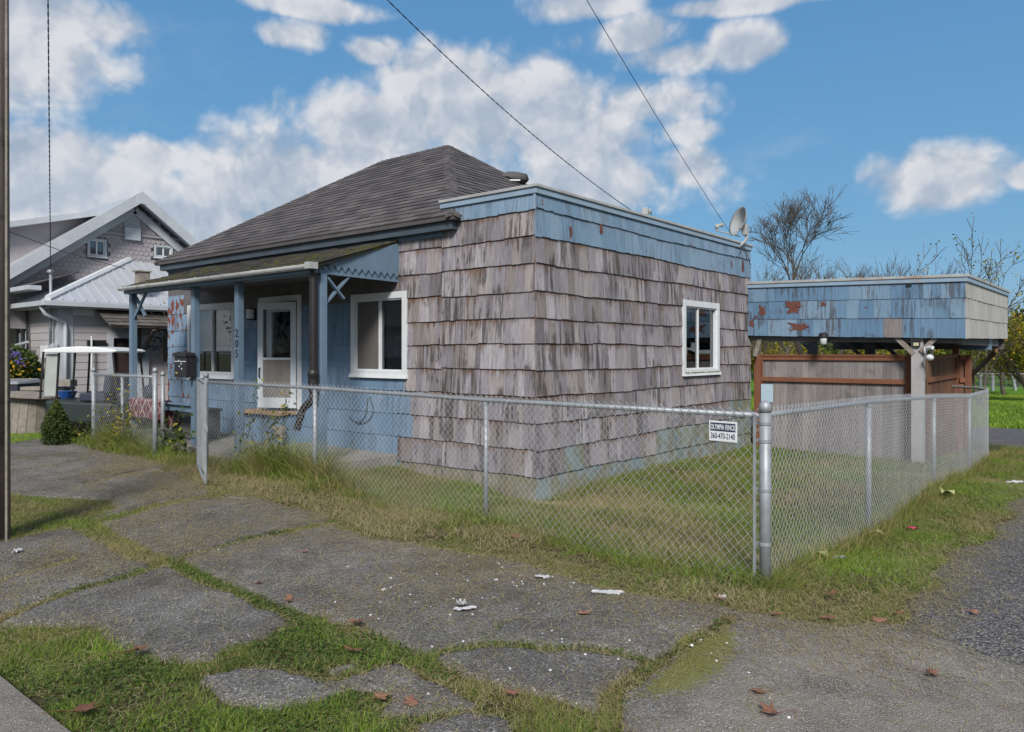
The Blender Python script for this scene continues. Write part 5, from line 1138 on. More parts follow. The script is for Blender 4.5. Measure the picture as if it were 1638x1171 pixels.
def fit(txt, zc_, hgt, wdt, n, mat, name, bold):
    P = FWl.p(cxx, zc_, n); o = text_obj(txt, (0, 0, 0), Matrix.Identity(3), 1.0, mat, name, None, .0006, 1, 'CENTER', bold)
    xs = [v.co.x for v in o.data.vertices]; ys = [v.co.y for v in o.data.vertices]; cx_, cy_ = (min(xs) + max(xs)) / 2, (min(ys) + max(ys)) / 2
    MX = Matrix.Translation(P) @ RT.to_4x4() @ Matrix.Diagonal((wdt / (max(xs) - min(xs)), hgt / (max(ys) - min(ys)), 1, 1)) @ Matrix.Translation((-cx_, -cy_, 0)); o.data.transform(MX); o.parent = sp_; o.location = -sgn.location - sp_.location + sp_.location * 1 - sp_.location * 0
    o.location = -(sgn.location + sp_.location)
fit('OLYMPIA FENCE', (zmid + zA - m_) / 2, (zA - zmid) * .52, wS * .86, .0418, M['signw'], 'lettering', .014); fit('360-470-2140', zB + (zmid - zB) * .54, (zmid - zB) * .58, wS * .86, .0408, M['signd'], 'phone_number', .01)
# left piece of fence beyond the gate
LF = [(-13.6, 5.35), (-11.38, 5.35)]; zl = [RZ(*LF[0], 113, 599), RZ(*LF[1], 248, 603)]
lf = thing('chain_link_fence', (-11.38, 5.35, .03), 'short chain link fence left of the open gate, overgrown with a yellow leaved vine', 'fence')
fl = interp_path(LF, zl); g = MB(); g.tube([(*LF[0], zl[0]), (*LF[1], zl[1])], .0205, 10); g.build('top_rail', M['galv'], lf, smooth=True)
mesh_fabric('wire_mesh', [(a, b - .024) for a, b in LF], lambda x, y: h1(x, y) + .015, lambda x, y: fl(x, y) + .045, lf)
fpost(lf, -11.38, 5.35, h1(-11.38, 5.35), zl[1] + .10, .036, 'dome', 'gate_post'); fpost(lf, -13.6, 5.35, h1(-13.6, 5.35), zl[0] + .08, .034, 'dome', 'end_post'); fpost(lf, -12.5, 5.35, h1(-12.5, 5.35), (zl[0] + zl[1]) / 2 - .02, .024)
q = onY(260.5, 600, 5.9); fpost(lf, q.x, 5.9, h1(q.x, 5.9), RZ(q.x, 5.9, 260, 598), .034, 'dome', 'end_post')
# open gate leaf
d1_, d2_ = atD(317, 605, 9.95), atD(329, 613, 8.95); zt1, zt2_ = d1_.z, d2_.z; zb1_, zb2_ = RZ(d1_.x, d1_.y, 317, 743), RZ(d2_.x, d2_.y, 329, 774)
gate = thing('fence_gate', (d1_.x, d1_.y, zb1_), 'chain link gate leaf swung open towards the sidewalk', 'gate'); g = MB()
fr_ = [(d1_.x, d1_.y, zb1_), (d1_.x, d1_.y, zt1), (d2_.x, d2_.y, zt2_), (d2_.x, d2_.y, zb2_), (d1_.x, d1_.y, zb1_)]
for a, b in zip(fr_[:-1], fr_[1:]): g.tube([a, b], .019, 10)
g.build('gate_frame', M['galv'], gate, smooth=False)
mesh_fabric('wire_mesh', [(d1_.x, d1_.y), (d2_.x, d2_.y)], lambda x, y: max(zb1_, zb2_) + .0, lambda x, y: min(zt1, zt2_) + .02, gate)
g = MB(); zz = (zt2_ + zb2_) / 2 + .05; g.tube([(d2_.x, d2_.y, zz), (d2_.x + .07, d2_.y - .02, zz)], .016, 8); g.tube([(d2_.x + .07, d2_.y - .02, zz - .03), (d2_.x + .07, d2_.y - .02, zz + .05)], .010, 6); g.build('latch', M['galv'], gate)

# ------------------------------------------------------------------ carport
YC = onX(1200, 500, XC).y - .15
cA = onY(1200, 451, YC); cB = onY(1545, 438.4, YC); XC2 = cB.x; cAb = onY(1203, 536.8, YC); cBb = onY(1545, 541.4, YC)
cp1 = onX(1611, 465, XC2); cp1b = onX(1609, 541.5, XC2); YB = cp1.y
car = thing('carport', (XC2, YC, -.2), 'flat roofed blue shingled carport with peeling fascia attached behind the house', 'carport')
def lerpz(u, u0, z0, u1, z1): return z0 + (z1 - z0) * (u - u0) / (u1 - u0)
class SlantWall(Wall):
    """wall whose rows follow a sagging line; z in 0..1 between bottom and top edge"""
    def __init__(s, O, U, N, u0, b0, t0, u1, b1, t1): super().__init__(O, U, N); s.q = (u0, b0, t0, u1, b1, t1)
    def p(s, u, z, n=0):
        u0, b0, t0, u1, b1, t1 = s.q; b = lerpz(u, u0, b0, u1, b1); t = lerpz(u, u0, t0, u1, t1); q = s.O + s.U * u + s.N * n; return Vector((q.x, q.y, b + (t - b) * z))
WF = SlantWall((0, YC, 0), (1, 0, 0), (0, -1, 0), XC, cAb.z, cA.z, XC2, cBb.z, cB.z)
WS = SlantWall((XC2, 0, 0), (0, 1, 0), (1, 0, 0), YC, cBb.z, cB.z, YB, cp1b.z, cp1.z)
def cm_(c, u): return 0
xa_, xb_ = onY(1415, 520, YC).x, onY(1447, 520, YC).x
g = MB(); rows = [0, .315, .63, .90]
shingles(g, WF, XC + .02, XC2, rows, [], lambda c, u: 1 if (c == 0 and xa_ < u < xb_) else 0, wmin=.12, wmax=.34, lift=.014, gap=.004, topf=lambda u: .93, jit=.004, wave=.003)
panel(g, WF, XC + .02, XC2 - .02, 0.02, .93, th=.05, mi=1)
fas = g.build('fascia', [M['blue_car'], M['greyboard']], car, label='blue painted shingle fascia with rusty peeled spots')
g = MB(); shingles(g, WS, YC - .012, YB, rows, [], lambda c, u: 0, wmin=.12, wmax=.34, lift=.014, gap=.003, topf=lambda u: .93, jit=.003, wave=.002); panel(g, WS, YC + .03, YB, 0.02, .93, th=.05)
g.build('side_fascia', M['cream_sh'], car, label='cream painted shingle fascia facing the alley')
# peeled patches (bare brown wood showing) on the fascia
def splat(W, px, py, wpx, hpx, mat, name, parent, n=.0165, seed=0):
    c = onY(px, py, YC) if W is WF else onX(px, py, XC); sc = depth(c.x, c.y) / FPX; rr = random.Random(seed); pts = []
    uc = c.x if W is WF else c.y
    kx = 1 / (CS + .0) if W is WF else 1 / .62
    for k in range(46):
        a = 2 * math.pi * k / 46; r = .55 + .45 * rr.random() + .12 * math.sin(a * 3 + seed) + .1 * math.sin(a * 5 + seed * 2); r *= 1 / max(abs(math.cos(a)), abs(math.sin(a)), .72)
        pts.append((uc + wpx * .5 * sc * kx * r * math.cos(a), c.z + hpx * .5 * sc * r * math.sin(a)))
    Wx = Wall(W.O, W.U, W.N); g = MB(); P = [Wx.p(u, z, n) for u, z in pts]; g.prism(P, W.N * .002); g.build(name, mat, parent)
M['peel'] = m_plain('bare_red_brown_wood', (.13, .048, .035), .85, var=.3, scale=14)
for i, (px, py, w_, h_) in enumerate(((1270, 491, 19, 22), (1278, 523, 24, 14), (1219, 497, 9, 16), (1317, 486, 6, 8), (1203, 517, 7, 12))): splat(WF, px, py, w_, h_, M['peel'], 'peeled_patch', fas, seed=i, n=.016)
for i, (px, py, w_, h_) in enumerate(((911, 373, 5, 24), (960, 366, 6, 20), (1187, 427, 6, 20), (1169, 424, 3, 13))): splat(SW, px, py, w_, h_, M['peel'], 'peeled_patch', swall, seed=20 + i, n=.018)
g = MB(); c = onY(1454, 457, YC); g.box(c.x - .045, c.x + .045, YC - .024, YC - .014, c.z - .016, c.z + .016); g.build('vent_slot', M['black'], fas)
g = MB(); g2 = MB()
hexw(g, WF, XC + .01, XC2 + .05, .955, 1.0, -.12, .05, -.12, .05); hexw(g, WS, YC + .12, YB + .03, .955, 1.002, -.12, .05, -.12, .05)
hexw(g2, WF, XC + .01, XC2 + .03, .885, .955, -.06, .034, -.06, .034); hexw(g2, WS, YC + .06, YB + .02, .885, .955, -.06, .033, -.06, .033)
g.build('roof_edge', M['trim_rust'], car, bevel=.005); g2.build('trim_board', M['trim_blue_rust'], car, bevel=.004)
zt_c = min(cA.z, cB.z, cp1.z) - .08; zb_c = cAb.z
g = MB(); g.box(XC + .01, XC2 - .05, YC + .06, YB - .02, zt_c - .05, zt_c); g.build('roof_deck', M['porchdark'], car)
def beam(a, b, w_, h_, mat='porchdark', name='beam'): q = MB(); q.bar(a, b, w_, h_); return q.build(name, M[mat], car, bevel=.004)
for k in range(9): beam((XC + .05 + (XC2 - XC - .2) * k / 8, YC + .08, zt_c - .16), (XC + .05 + (XC2 - XC - .2) * k / 8, YB - .05, zt_c - .16), .045, .2, name='rafter')
e0 = onX(1580, 552, XC2 - .1); 
beam((XC + .05, YC + .14, zb_c - .02), (XC2 - .1, YC + .14, cBb.z + .00), .09, .16); beam((XC2 - .14, YC + .2, cBb.z + .00), (XC2 - .14, YB - .6, cp1b.z - .07), .1, .2)
bx = onX(1582, 550, XC2 - .1); g = MB(); g.box(XC2 - .55, XC2 - .08, bx.y - .1, bx.y + .25, bx.z - .12, bx.z + .1); g.build('beam_end', M['blue_trim'], car, bevel=.005)
beam((XC + .1, YB - .3, zb_c - .02), (XC2 - .2, YB - .3, zb_c - .02), .09, .18)
cpx0, cpx1 = onY(1458.5, 600, YC + .12).x, onY(1478, 600, YC + .12).x
g = MB(); g.box(cpx0, cpx1, YC + .06, YC + .24, -.4, zb_c + .02); g.build('post', m_plain('pale_grey_post', (.36, .355, .36), .7, dirt=.25, scale=4), car, bevel=.006)
pcx = (cpx0 + cpx1) / 2
beam((pcx - .05, YC + .05, zb_c - .35), (pcx - .40, YC + .05, zb_c + .02), .035, .08, 'woodgrey', 'knee_brace'); beam((pcx + .06, YC + .05, zb_c - .32), (pcx + .38, YC + .05, zb_c + .03), .035, .08, 'woodgrey', 'knee_brace')
a_, b_ = onX(1594, 561, XC2 - .12), onX(1550, 604, XC2 - .9); beam(a_, (b_.x, b_.y, b_.z), .06, .09, 'cedarboard', 'knee_brace')
beam(onY(1208, 570, YC + .1), onY(1216, 541, YC + .1), .05, .08, 'woodgrey', 'knee_brace')
for px in (1275, 1345, 1400): a_ = onY(px, 545, YB - .4); beam((a_.x, YB - .4, zb_c + .05), (a_.x + .5, YB - .4, zb_c - .45), .06, .08, 'porchdark', 'knee_brace')
g = MB(); 
for px in (1300, 1392): q = onY(px, 560, YB - .3); g.box(q.x - .1, q.x + .1, YB - .4, YB - .2, -.4, zb_c)
g.build('post', M['porchdark'], car)
# lamps on the carport
M['clearglass'] = m_plain('frosted_glass_bulb', (.55, .57, .58), .15, var=.05)
c = onY(1317, 540, YC - .07); t = thing('wall_lamp', (c.x, YC - .03, c.z), 'black capped lamp with clear glass jar hanging under the carport fascia', 'lamp')
g = MB(); g.lathe([(.03, c.z + .09), (.075, c.z + .075), (.08, c.z + .0), (.07, c.z - .01)][::-1], (c.x, YC - .07, 0), 14); g.bar((c.x, YC - .06, c.z + .05), (c.x, YC + .02, c.z + .09), .04, .05); g.build('lamp_cap', M['black'], t, smooth=False)
g = MB(); g.lathe([(.035, c.z - .13), (.055, c.z - .11), (.062, c.z - .02), (.06, c.z - .012)], (c.x, YC - .07, 0), 14); g.build('bulb', M['clearglass'], t, smooth=True)
c = onY(1488, 561, YC + .02); t = thing('floodlight', (cpx1, YC + .1, c.z), 'white floodlight with round globe on the right side of the carport post', 'floodlight')
g = MB(); g.lathe([(.07, 0), (.075, .02)], (cpx1 + .02, YC + .06, c.z), 12, M=Matrix.Rotation(rad(90), 3, 'Y')); g.tube([(cpx1 + .03, YC + .05, c.z), (c.x - .03, YC + .0, c.z + .05), (c.x + .05, YC - .05, c.z + .05)], .032, 10); g.build('lamp_body', M['white'], t)
g = MB(); c2 = onY(1487, 572, YC - .04); g.blob(c2, .065, .065, .055, 14, 9); g.build('globe', M['clearglass'], t, smooth=True)
c = onY(1466, 549, YC + .04); t = thing('sensor_light', c, 'tiny black solar light box on the top of the carport post', 'lamp'); g = MB(); g.box(c.x - .055, c.x + .055, YC + .01, YC + .058, c.z - .06, c.z + .06); g.build('body', M['black'], t, bevel=.006)
g = MB(); g.box(c.x - .04, c.x + .04, YC + .006, YC + .0095, c.z - .045, c.z + .01); g.build('lens', m_plain('yellowish_lens', (.5, .47, .3), .3), t)

# cedar fence under the carport
YD = YC + .32
cf = thing('cedar_fence', (onY(1300, 600, YD).x, YD, -.25), 'grey board fence panel with red brown cedar frame below the carport fascia', 'fence')
fx0, fx1 = XC + .03, cpx0 - .02; ztf = onY(1400, 567, YD).z; zmf = onY(1300, 608, YD).z
g = MB(); u = fx0 + .06
while u < fx1 - .05: wd_ = R.uniform(.13, .15); g.box(u + .002, min(u + wd_, fx1 - .04) - .002, YD, YD + .018 + R.uniform(0, .004), -.45, ztf - .045); u += wd_
g.build('board', M['greyboard'], cf)
for nm, a in (('rail', (fx0 - .02, fx1 + .04, YD - .055, YD + .06, ztf - .04, ztf)), ('rail', (fx0 + .09, fx1 - .10, YD - .04, YD - .002, ztf - .11, ztf - .042)), ('rail', (fx0 + .09, fx1 - .10, YD - .05, YD - .003, zmf - .04, zmf + .045)),
    ('post', (fx0, fx0 + .13, YD - .06, YD + .03, -.3, ztf - .041)), ('post', (fx1 - .045, fx1 + .045, YD - .06, YD + .03, -.3, ztf - .041)), ('post', (fx1 - .12, fx1 - .05, YD - .04, YD - .001, -.2, ztf - .041)), ('post', (fx0 + .14, fx0 + .17, YD - .035, YD - .001, -.2, ztf - .041))):
    g = MB(); g.box(*a); g.build(nm, M['cedar'], cf, bevel=.004)
pl = onY(1217.5, 643, YD - .06); pr2 = onY(1236.5, 615, YD - .06); t = tag(None or (lambda g: (g.box(pl.x, pr2.x, YD - .075, YD - .062, pl.z, pr2.z), g.build('placard', M['signb'], bevel=.02))[1])(MB()), 'blank pale blue rounded placard on the grey cedar fence', 'placard')
xs1 = onY(1480, 600, YD).x; sp_y = onX(1530, 600, xs1 + .1).y
cf2 = thing('cedar_fence', (xs1, YD, -.25), 'brown cedar board fence going back behind the pale carport post', 'fence')
P0, P1 = Vector((cpx1 + .02, YC + .3, 0)), Vector((onY(1529, 600, YD + 2.4).x, YD + 2.4, 0)); P2 = onY(1549, 600, YD + 2.5); P2 = Vector((P2.x, YD + 2.5, 0))
def bfence(parent, A_, B_, ztA, ztB, zmA, zmB, mat):
    d = B_ - A_; L = d.length; U = d.normalized(); Nn_ = Vector((U.y, -U.x, 0)); 
    if Nn_.dot(-A_) < 0: Nn_ = -Nn_
    W_ = Wall(A_, U, Nn_); g = MB(); u = 0
    while u < L - .02: w_ = .14; zt_ = lerpz(u, 0, ztA, L, ztB); hexw(g, W_, u + .003, min(u + w_, L) - .003, -.25, zt_ - .04, -.02, 0, -.02, R.uniform(0, .004)); u += w_
    g.build('board', M[mat], parent)
    for za, zb_ in ((ztA, ztB), (zmA, zmB)): g = MB(); g.bar(W_.p(0, za - .03, .02), W_.p(L, zb_ - .03, .02), .045, .085); g.build('rail', M['cedar'], parent, bevel=.003)
z1a, z1b = RZ(P0.x, P0.y, 1480, 571), RZ(P1.x, P1.y, 1529, 566); z2a, z2b = RZ(P0.x, P0.y, 1480, 605), RZ(P1.x, P1.y, 1529, 598)
bfence(cf2, P0, P1, z1a, z1b, z2a, z2b, 'cedarboard'); bfence(cf2, P1 + Vector((.05, .02, 0)), P2, RZ(P1.x, P1.y, 1531, 569), RZ(P2.x, P2.y, 1550, 571), RZ(P1.x, P1.y, 1531, 606), RZ(P2.x, P2.y, 1550, 605), 'cedarboard')
for P_, zz in ((P1, z1b + .16), (P2, RZ(P2.x, P2.y, 1550, 568))): g = MB(); g.box(P_.x - .05, P_.x + .05, P_.y - .07, P_.y + .05, -.35, zz); g.build('post', M['cedar'], cf2, bevel=.004)

# ------------------------------------------------------------------ neighbour's house
XN = -18.5
def nx(px, py): return onX(px, py, XN)
cN = nx(93, 483); ZEV = cN.z; YN = cN.y
nb = thing('neighbour_house', (XN, YN, .08), "lilac grey two storey neighbour's house with pale metal roofs and fish scale gable", 'house')
NF = Wall((0, YN, 0), (1, 0, 0), (0, -1, 0)); NS = Wall((XN, 0, 0), (0, 1, 0), (1, 0, 0))
def laps(name, W, u0, u1, z0, z1, ex, mat, parent, holes=(), base=True):
    g = MB()
    if base: panel(g, W, u0, u1, z0, z1, [h for h in holes], th=.1)
    z = z0
    while z < z1 - .01:
        zt = min(z + ex + .012, z1)
        for (a, b, c, d) in rect_sub((u0, u1, z, zt), list(holes)): hexw(g, W, a, b, c, d, 0, .016 - .012 * (c - z) / ex, 0, .004)
        z += ex
    return g.build(name, M[mat], parent)
YNE = YN + 6.5; XNW = XN - 9
nd0, nd1 = nx(181, 560), nx(206, 560); nda, ndb = nx(172, 560), nx(184, 560); nzt = nx(190, 541).z
g0_, g1_ = nx(237, 552), nx(275, 552); wN = (onY(23, 515, YN), onY(45, 565, YN))
hS = [(nd0.y, nd1.y + .35, .0, nzt), (g0_.y, g1_.y + 1.2, .0, nx(240, 538).z)]
laps('side_wall', NS, YN, YNE, .05, ZEV, .17, 'wallnb', nb, hS)
WN = (wN[0].x, wN[1].x + .0, wN[1].z, wN[0].z); laps('front_wall', NF, XNW, XN, .05, ZEV, .17, 'wallnb', nb, [inset(WN, .07, .1)])
window(nb, NF, *WN, cas=.07, sill=.04, trim='nbtrim', curtain='curtain')
g = MB(); g.box(XN - .02, XN + .03, YN - .03, YN + .30, .05, ZEV - .1); g.box(XN - .2, XN - .02, YN - .03, YN - .001, .05, ZEV - .1); g.build('corner_board', M['nbtrim'], nb)
g = MB(); q = nx(112, 487); g.box(XN - .0, XN + .028, YN + .30, q.y + .5, ZEV - .28, ZEV - .06); g.build('patch_board', M['white'], nb)
g = MB(); g.box(XN + .0, XN + .03, nda.y, nd0.y, .05, nzt + .12); g.box(XN + .0, XN + .03, nd0.y, nd1.y + .4, nzt, nzt + .12); fD = g.build('door_frame', M['nbtrim'], nb)
g = MB(); g.box(XN - .12, XN - .08, nd0.y, nd1.y + .35, .0, nzt); g.build('door', M['darkwood'], nb)
gz = nx(240, 538).z; g = MB(); g.box(XN, XN + .04, g0_.y - .32, g0_.y, .05, gz + .14); g.box(XN, XN + .04, g0_.y, g1_.y + 1.3, gz, gz + .141); g.build('door_frame', M['nbtrim'], nb)
g = MB(); g.box(XN - .1, XN - .06, g0_.y, g1_.y + 1.2, .0, gz); 
for k in range(3): g.box(XN - .058, XN - .045, g0_.y + .12, g0_.y + 1.5, .1 + k * .75, .1 + k * .75 + .62)
g.build('garage_door', m_plain('pinkish_door_paint', (.50, .43, .42), .6), nb)
# lower hip roof with standing ribs
ov = .32; zo = ZEV + .02
A_ = Vector((XN + ov, YN - ov, zo)); B_ = Vector((XN + ov, YNE + ov, zo)); 
pk = onX(232, 405, XN - 2.35); PKT = Vector((XN - 2.35, pk.y, pk.z)); hipx = PKT
Cc = Vector((XNW, YN - ov, zo)); PKL = Vector((XNW, PKT.y, PKT.z)); PB = Vector((XN - 2.35, YNE + ov - 2.0, PKT.z))
g = MB()
for poly in ((A_, B_, PB, PKT), (Cc, A_, PKT, PKL), (PKL, PKT, PB, Vector((XNW, PB.y, PB.z)))): g.prism(list(poly), (0, 0, -.03))
rf = g.build('metal_roof', M['metalroof'], nb)
g = MB(); nrm_ = (B_ - A_).cross(PKT - A_).normalized(); nrm_ = nrm_ if nrm_.z > 0 else -nrm_
yy = A_.y + .3
while yy < B_.y - .2:
    t_ = min(1, (yy - A_.y) / (PKT.y - A_.y)) if yy < PKT.y else 1.0; p0 = Vector((A_.x, yy, zo + .012)); top = Vector((A_.x + (PKT.x - A_.x) * t_, yy, zo + (PKT.z - zo) * t_ + .012)); g.bar(p0, top, .03, .03); yy += .24
nn_ = 30
for k in range(nn_):
    x_ = XN + ov - .35 - k * .3; t_ = min(1.0, (A_.x - x_) / (A_.x - PKT.x)); g.bar((x_, A_.y, zo + .012), (x_, A_.y + (PKT.y - A_.y) * t_, zo + (PKT.z - zo) * t_ + .012), .03, .025)
g.build('roof_rib', M['metalroof'], rf)
g = MB(); g.tube([A_ + Vector((0, 0, .03)), PKT + Vector((0, 0, .03))], .075, 6); g.tube([PKT + Vector((0, 0, .03)), PKL + Vector((0, 0, .03))], .05, 6); g.build('ridge_cap', M['white'], rf)
g = MB(); g.box(A_.x - .02, A_.x + .11, A_.y - .12, B_.y, zo - .13, zo - .02); g.box(Cc.x, A_.x - .02, A_.y - .11, A_.y + .0, zo - .13, zo - .021); gt = g.build('gutter', M['nbtrim'], nb, bevel=.01)
g = MB(); g.box(XNW, A_.x - .02, A_.y + .01, YN, zo - .16, zo - .12); g.box(XN, A_.x - .02, YN, B_.y, zo - .16, zo - .12); g.build('soffit', M['nbtrim'], nb)
g = MB(); g.tube([(A_.x - .25, A_.y - .05, zo - .12), (A_.x - .22, A_.y + .02, zo - .3), (XN + .04, YN + .12, zo - .45), (XN + .08, YN + .12, zo - .6), (XN + .08, YN + .12, .1)], .045, 8); g.build('downspout', M['nbtrim'], nb, smooth=True)
# chimney / vent box on lower roof edge and little ridge vent
q = nx(228, 450); c = Vector((XN + .0, q.y, q.z)); g = MB(); g.box(c.x - .12, c.x + .12, c.y - .13, c.y + .13, c.z - .2, c.z + .22); g.box(c.x - .15, c.x + .15, c.y - .19, c.y + .16, c.z + .221, c.z + .25); g.build('wooden_vent', M['woodgrey'], nb)
g = MB(); c = PKT + Vector((0, .1, .08)); g.prism([c + Vector((.15, -.75, .0)), c + Vector((.15, .1, -.04)), c + Vector((.15, .1, .14)), c + Vector((.15, -.1, .14))], (-.3, 0, 0)); g.build('ridge_vent', M['nbtrim'], nb)
# canopy of shakes over the door
q0, q1 = nx(140, 495), nx(190, 492); g = MB(); kx = .85; za_, zb_ = q0.z + .02, nx(176, 519).z - .05
roof_rows(g, (XN + kx, q0.y + .15, zb_), (XN + kx, q1.y + 1.2, zb_), (XN + .02, q0.y + .15, za_), (XN + .02, q1.y + 1.2, za_), ex=.17, tab=.14, th=.02, jit=.01)
g.prism([(XN + kx - .02, q0.y + .17, zb_ - .005), (XN + kx - .02, q1.y + 1.18, zb_ - .005), (XN + .02, q1.y + 1.18, za_ - .006), (XN + .02, q0.y + .17, za_ - .006)], (0, 0, -.03))
cn = g.build('canopy', M['shake'], nb); g = MB()
for yy in (q0.y + 1.15, q1.y + 1.1): g.bar((XN + .04, yy, zb_ - .75), (XN + kx - .05, yy, zb_ - .06), .07, .08); g.bar((XN + .03, yy, zb_ - .85), (XN + .03, yy, za_ - .08), .07, .06)
g.build('brace', M['shake'], cn)
# upper gable
XU = -20.3
pkU = onX(214, 320, XU); lf_ = onX(8, 438, XU); rt_ = onX(298, 393, XU); sl = (pkU.z - lf_.z) / (pkU.y - lf_.y); YLo = pkU.y - 4.6; zLo = pkU.z - 4.6 * sl; YHi = pkU.y + 4.6
UW = Wall((XU, 0, 0), (0, 1, 0), (1, 0, 0)); w4 = (onX(139, 380, XU), onX(170, 414, XU)); w5 = (onX(246, 391, XU), onX(276, 416, XU)); W4 = (w4[0].y, w4[1].y, w4[1].z, w4[0].z); W5 = (w5[0].y, w5[1].y, w5[1].z, w5[0].z)
g = MB(); roofz = lambda y: pkU.z - abs(y - pkU.y) * sl
g.prism([(XU - .05, YLo + .3, 2.2), (XU - .05, YHi - .3, 2.2), (XU - .05, YHi - .3, roofz(YHi - .3)), (XU - .05, pkU.y, pkU.z - .05), (XU - .05, YLo + .3, roofz(YLo + .3))], (-.1, 0, 0))
gw = g.build('gable_wall', M['fish'], nb)
g = MB(); ex = .115; z = 2.6; r_i = 0
while z < pkU.z - .15:
    yy = YLo + .3 + (r_i % 2) * .065
    while yy < YHi - .3:
        ym = yy + .065
        if z + ex < roofz(ym) - .05 and not any(h[0] - .05 < ym < h[1] + .05 and h[2] - .08 < z + ex / 2 < h[3] + .05 for h in (W4, W5)):
            P = [(yy + .002, z + ex + .02), (yy + .002, z + .035), (yy + .033, z), (yy + .097, z), (yy + .128, z + .035), (yy + .128, z + ex + .02)]
            i = len(g.v)
            for n0, n1 in ((.016, .003),):
                g.v += [(XU + (n1 if zz > z + ex else n0 if zz < z + .06 else n0), y_, zz) for y_, zz in P]; g.v += [(XU - .02, y_, zz) for y_, zz in P]
            g.face(range(i, i + 6)[::-1]); 
            for k in range(6): g.face((i + k, i + (k + 1) % 6, i + 6 + (k + 1) % 6, i + 6 + k))
        yy += .13
    z += ex; r_i += 1
g.build('scale_shingle', M['fish'], gw)
window(nb, UW, *W4, cas=.05, sill=.04, trim='nbtrim', curtain='curtain'); window(nb, UW, *W5, cas=.05, sill=.04, trim='nbtrim', curtain='curtain')
g = MB(); q = onX(210, 352, XU); 
for k in range(6): g.bar((XU + .03, q.y - .17, q.z + .18 - k * .07), (XU + .03, q.y + .17, q.z + .18 - k * .07), .05, .03)
g.box(XU, XU + .03, q.y - .2, q.y + .2, q.z - .25, q.z + .28); q2 = onX(210, 371, XU); g.box(XU, XU + .1, q2.y - .2, q2.y + .2, q2.z - .22, q2.z + .1); g.build('gable_vent', M['nbtrim'], nb)
g = MB(); q = onX(150, 375, XU); g.box(XU, XU + .05, q.y - .3, q.y + .9, q.z + .05, q.z + .1); q = onX(262, 384, XU); g.box(XU, XU + .05, q.y - .7, q.y + .7, q.z + .02, q.z + .07); g.build('drip_board', M['fish'], nb)
XRW = XU - 11; oh = .45
g = MB(); E = lambda x, y: Vector((x, y, roofz(y) + .10))
g.prism([E(XU + oh, YLo), E(XU + oh, pkU.y), E(XRW, pkU.y), E(XRW, YLo)], (0, 0, -.08)); g.prism([E(XU + oh, pkU.y), E(XU + oh, YHi), E(XRW, YHi), E(XRW, pkU.y)], (0, 0, -.08))
ur = g.build('upper_roof', M['metalroof'], nb)
g = MB(); 
for (ya, yb) in ((YLo - .05, pkU.y), (YHi + .05, pkU.y)):
    a = Vector((XU + oh + .02, ya, roofz(ya) + .02)); b = Vector((XU + oh + .02, yb, pkU.z + .02)); g.bar(a, b, .05, .24, (0, 0, 1))
    a = Vector((XU + .06, ya, roofz(ya) - .28)); b = Vector((XU + .06, yb, pkU.z - .28)); g.bar(a, b, .04, .18)
g.prism([(XU + oh - .01, pkU.y - .14, pkU.z - .16), (XU + oh - .01, pkU.y + .14, pkU.z - .16), (XU + oh - .01, pkU.y + .10, pkU.z + .07), (XU + oh - .01, pkU.y, pkU.z + .16), (XU + oh - .01, pkU.y - .10, pkU.z + .07)], (.06, 0, 0)); g.build('barge_board', M['nbtrim'], nb)
# shed dormer on the street side slope
dx1 = XU - .35; yd = YLo + 1.0; zd1 = roofz(pkU.y - .5) + .1
dsl = .28; dz = lambda y: zd1 - (pkU.y - .5 - y) * dsl
g = MB(); g.prism([(XRW, pkU.y - .5, zd1), (dx1 + .1, pkU.y - .5, zd1), (dx1 + .1, yd - .35, dz(yd - .35)), (XRW, yd - .35, dz(yd - .35))], (0, 0, -.14)); g.build('dormer_roof', M['nbtrim'], nb)
g = MB(); g.prism([(dx1 - .25, pkU.y - .5, zd1 - .12), (dx1 - .25, yd, dz(yd) - .12), (dx1 - .25, yd, roofz(yd)), ], (-.08, 0, 0)); g.box(XRW + .1, dx1 - .26, yd, yd + .1, roofz(yd), dz(yd) - .14); dw = g.build('dormer_wall', M['fish'], nb)
g = MB(); DWl = Wall((0, yd, 0), (1, 0, 0), (0, -1, 0)); z = roofz(yd)
while z < dz(yd) - .3: hexw(g, DWl, XRW + .1, dx1 - .26, z, z + .17, 0, .016, 0, .004); z += .16
g.build('lap_board', M['fish'], dw)
# lower street side porch roof far left
q = onY(66, 457, YN - .35); g = MB(); g.box(XNW, q.x, YN - .6, YN - .34, q.z - .10, q.z); g.build('porch_eave', M['nbtrim'], nb, bevel=.01)
g = MB(); g.prism([(XNW, YN - .58, q.z + .002), (q.x, YN - .58, q.z + .002), (q.x - 1.2, YN + .9, q.z + .5), (XNW, YN + .9, q.z + .5)], (0, 0, -.02)); g.build('porch_roof', M['roof'], nb)
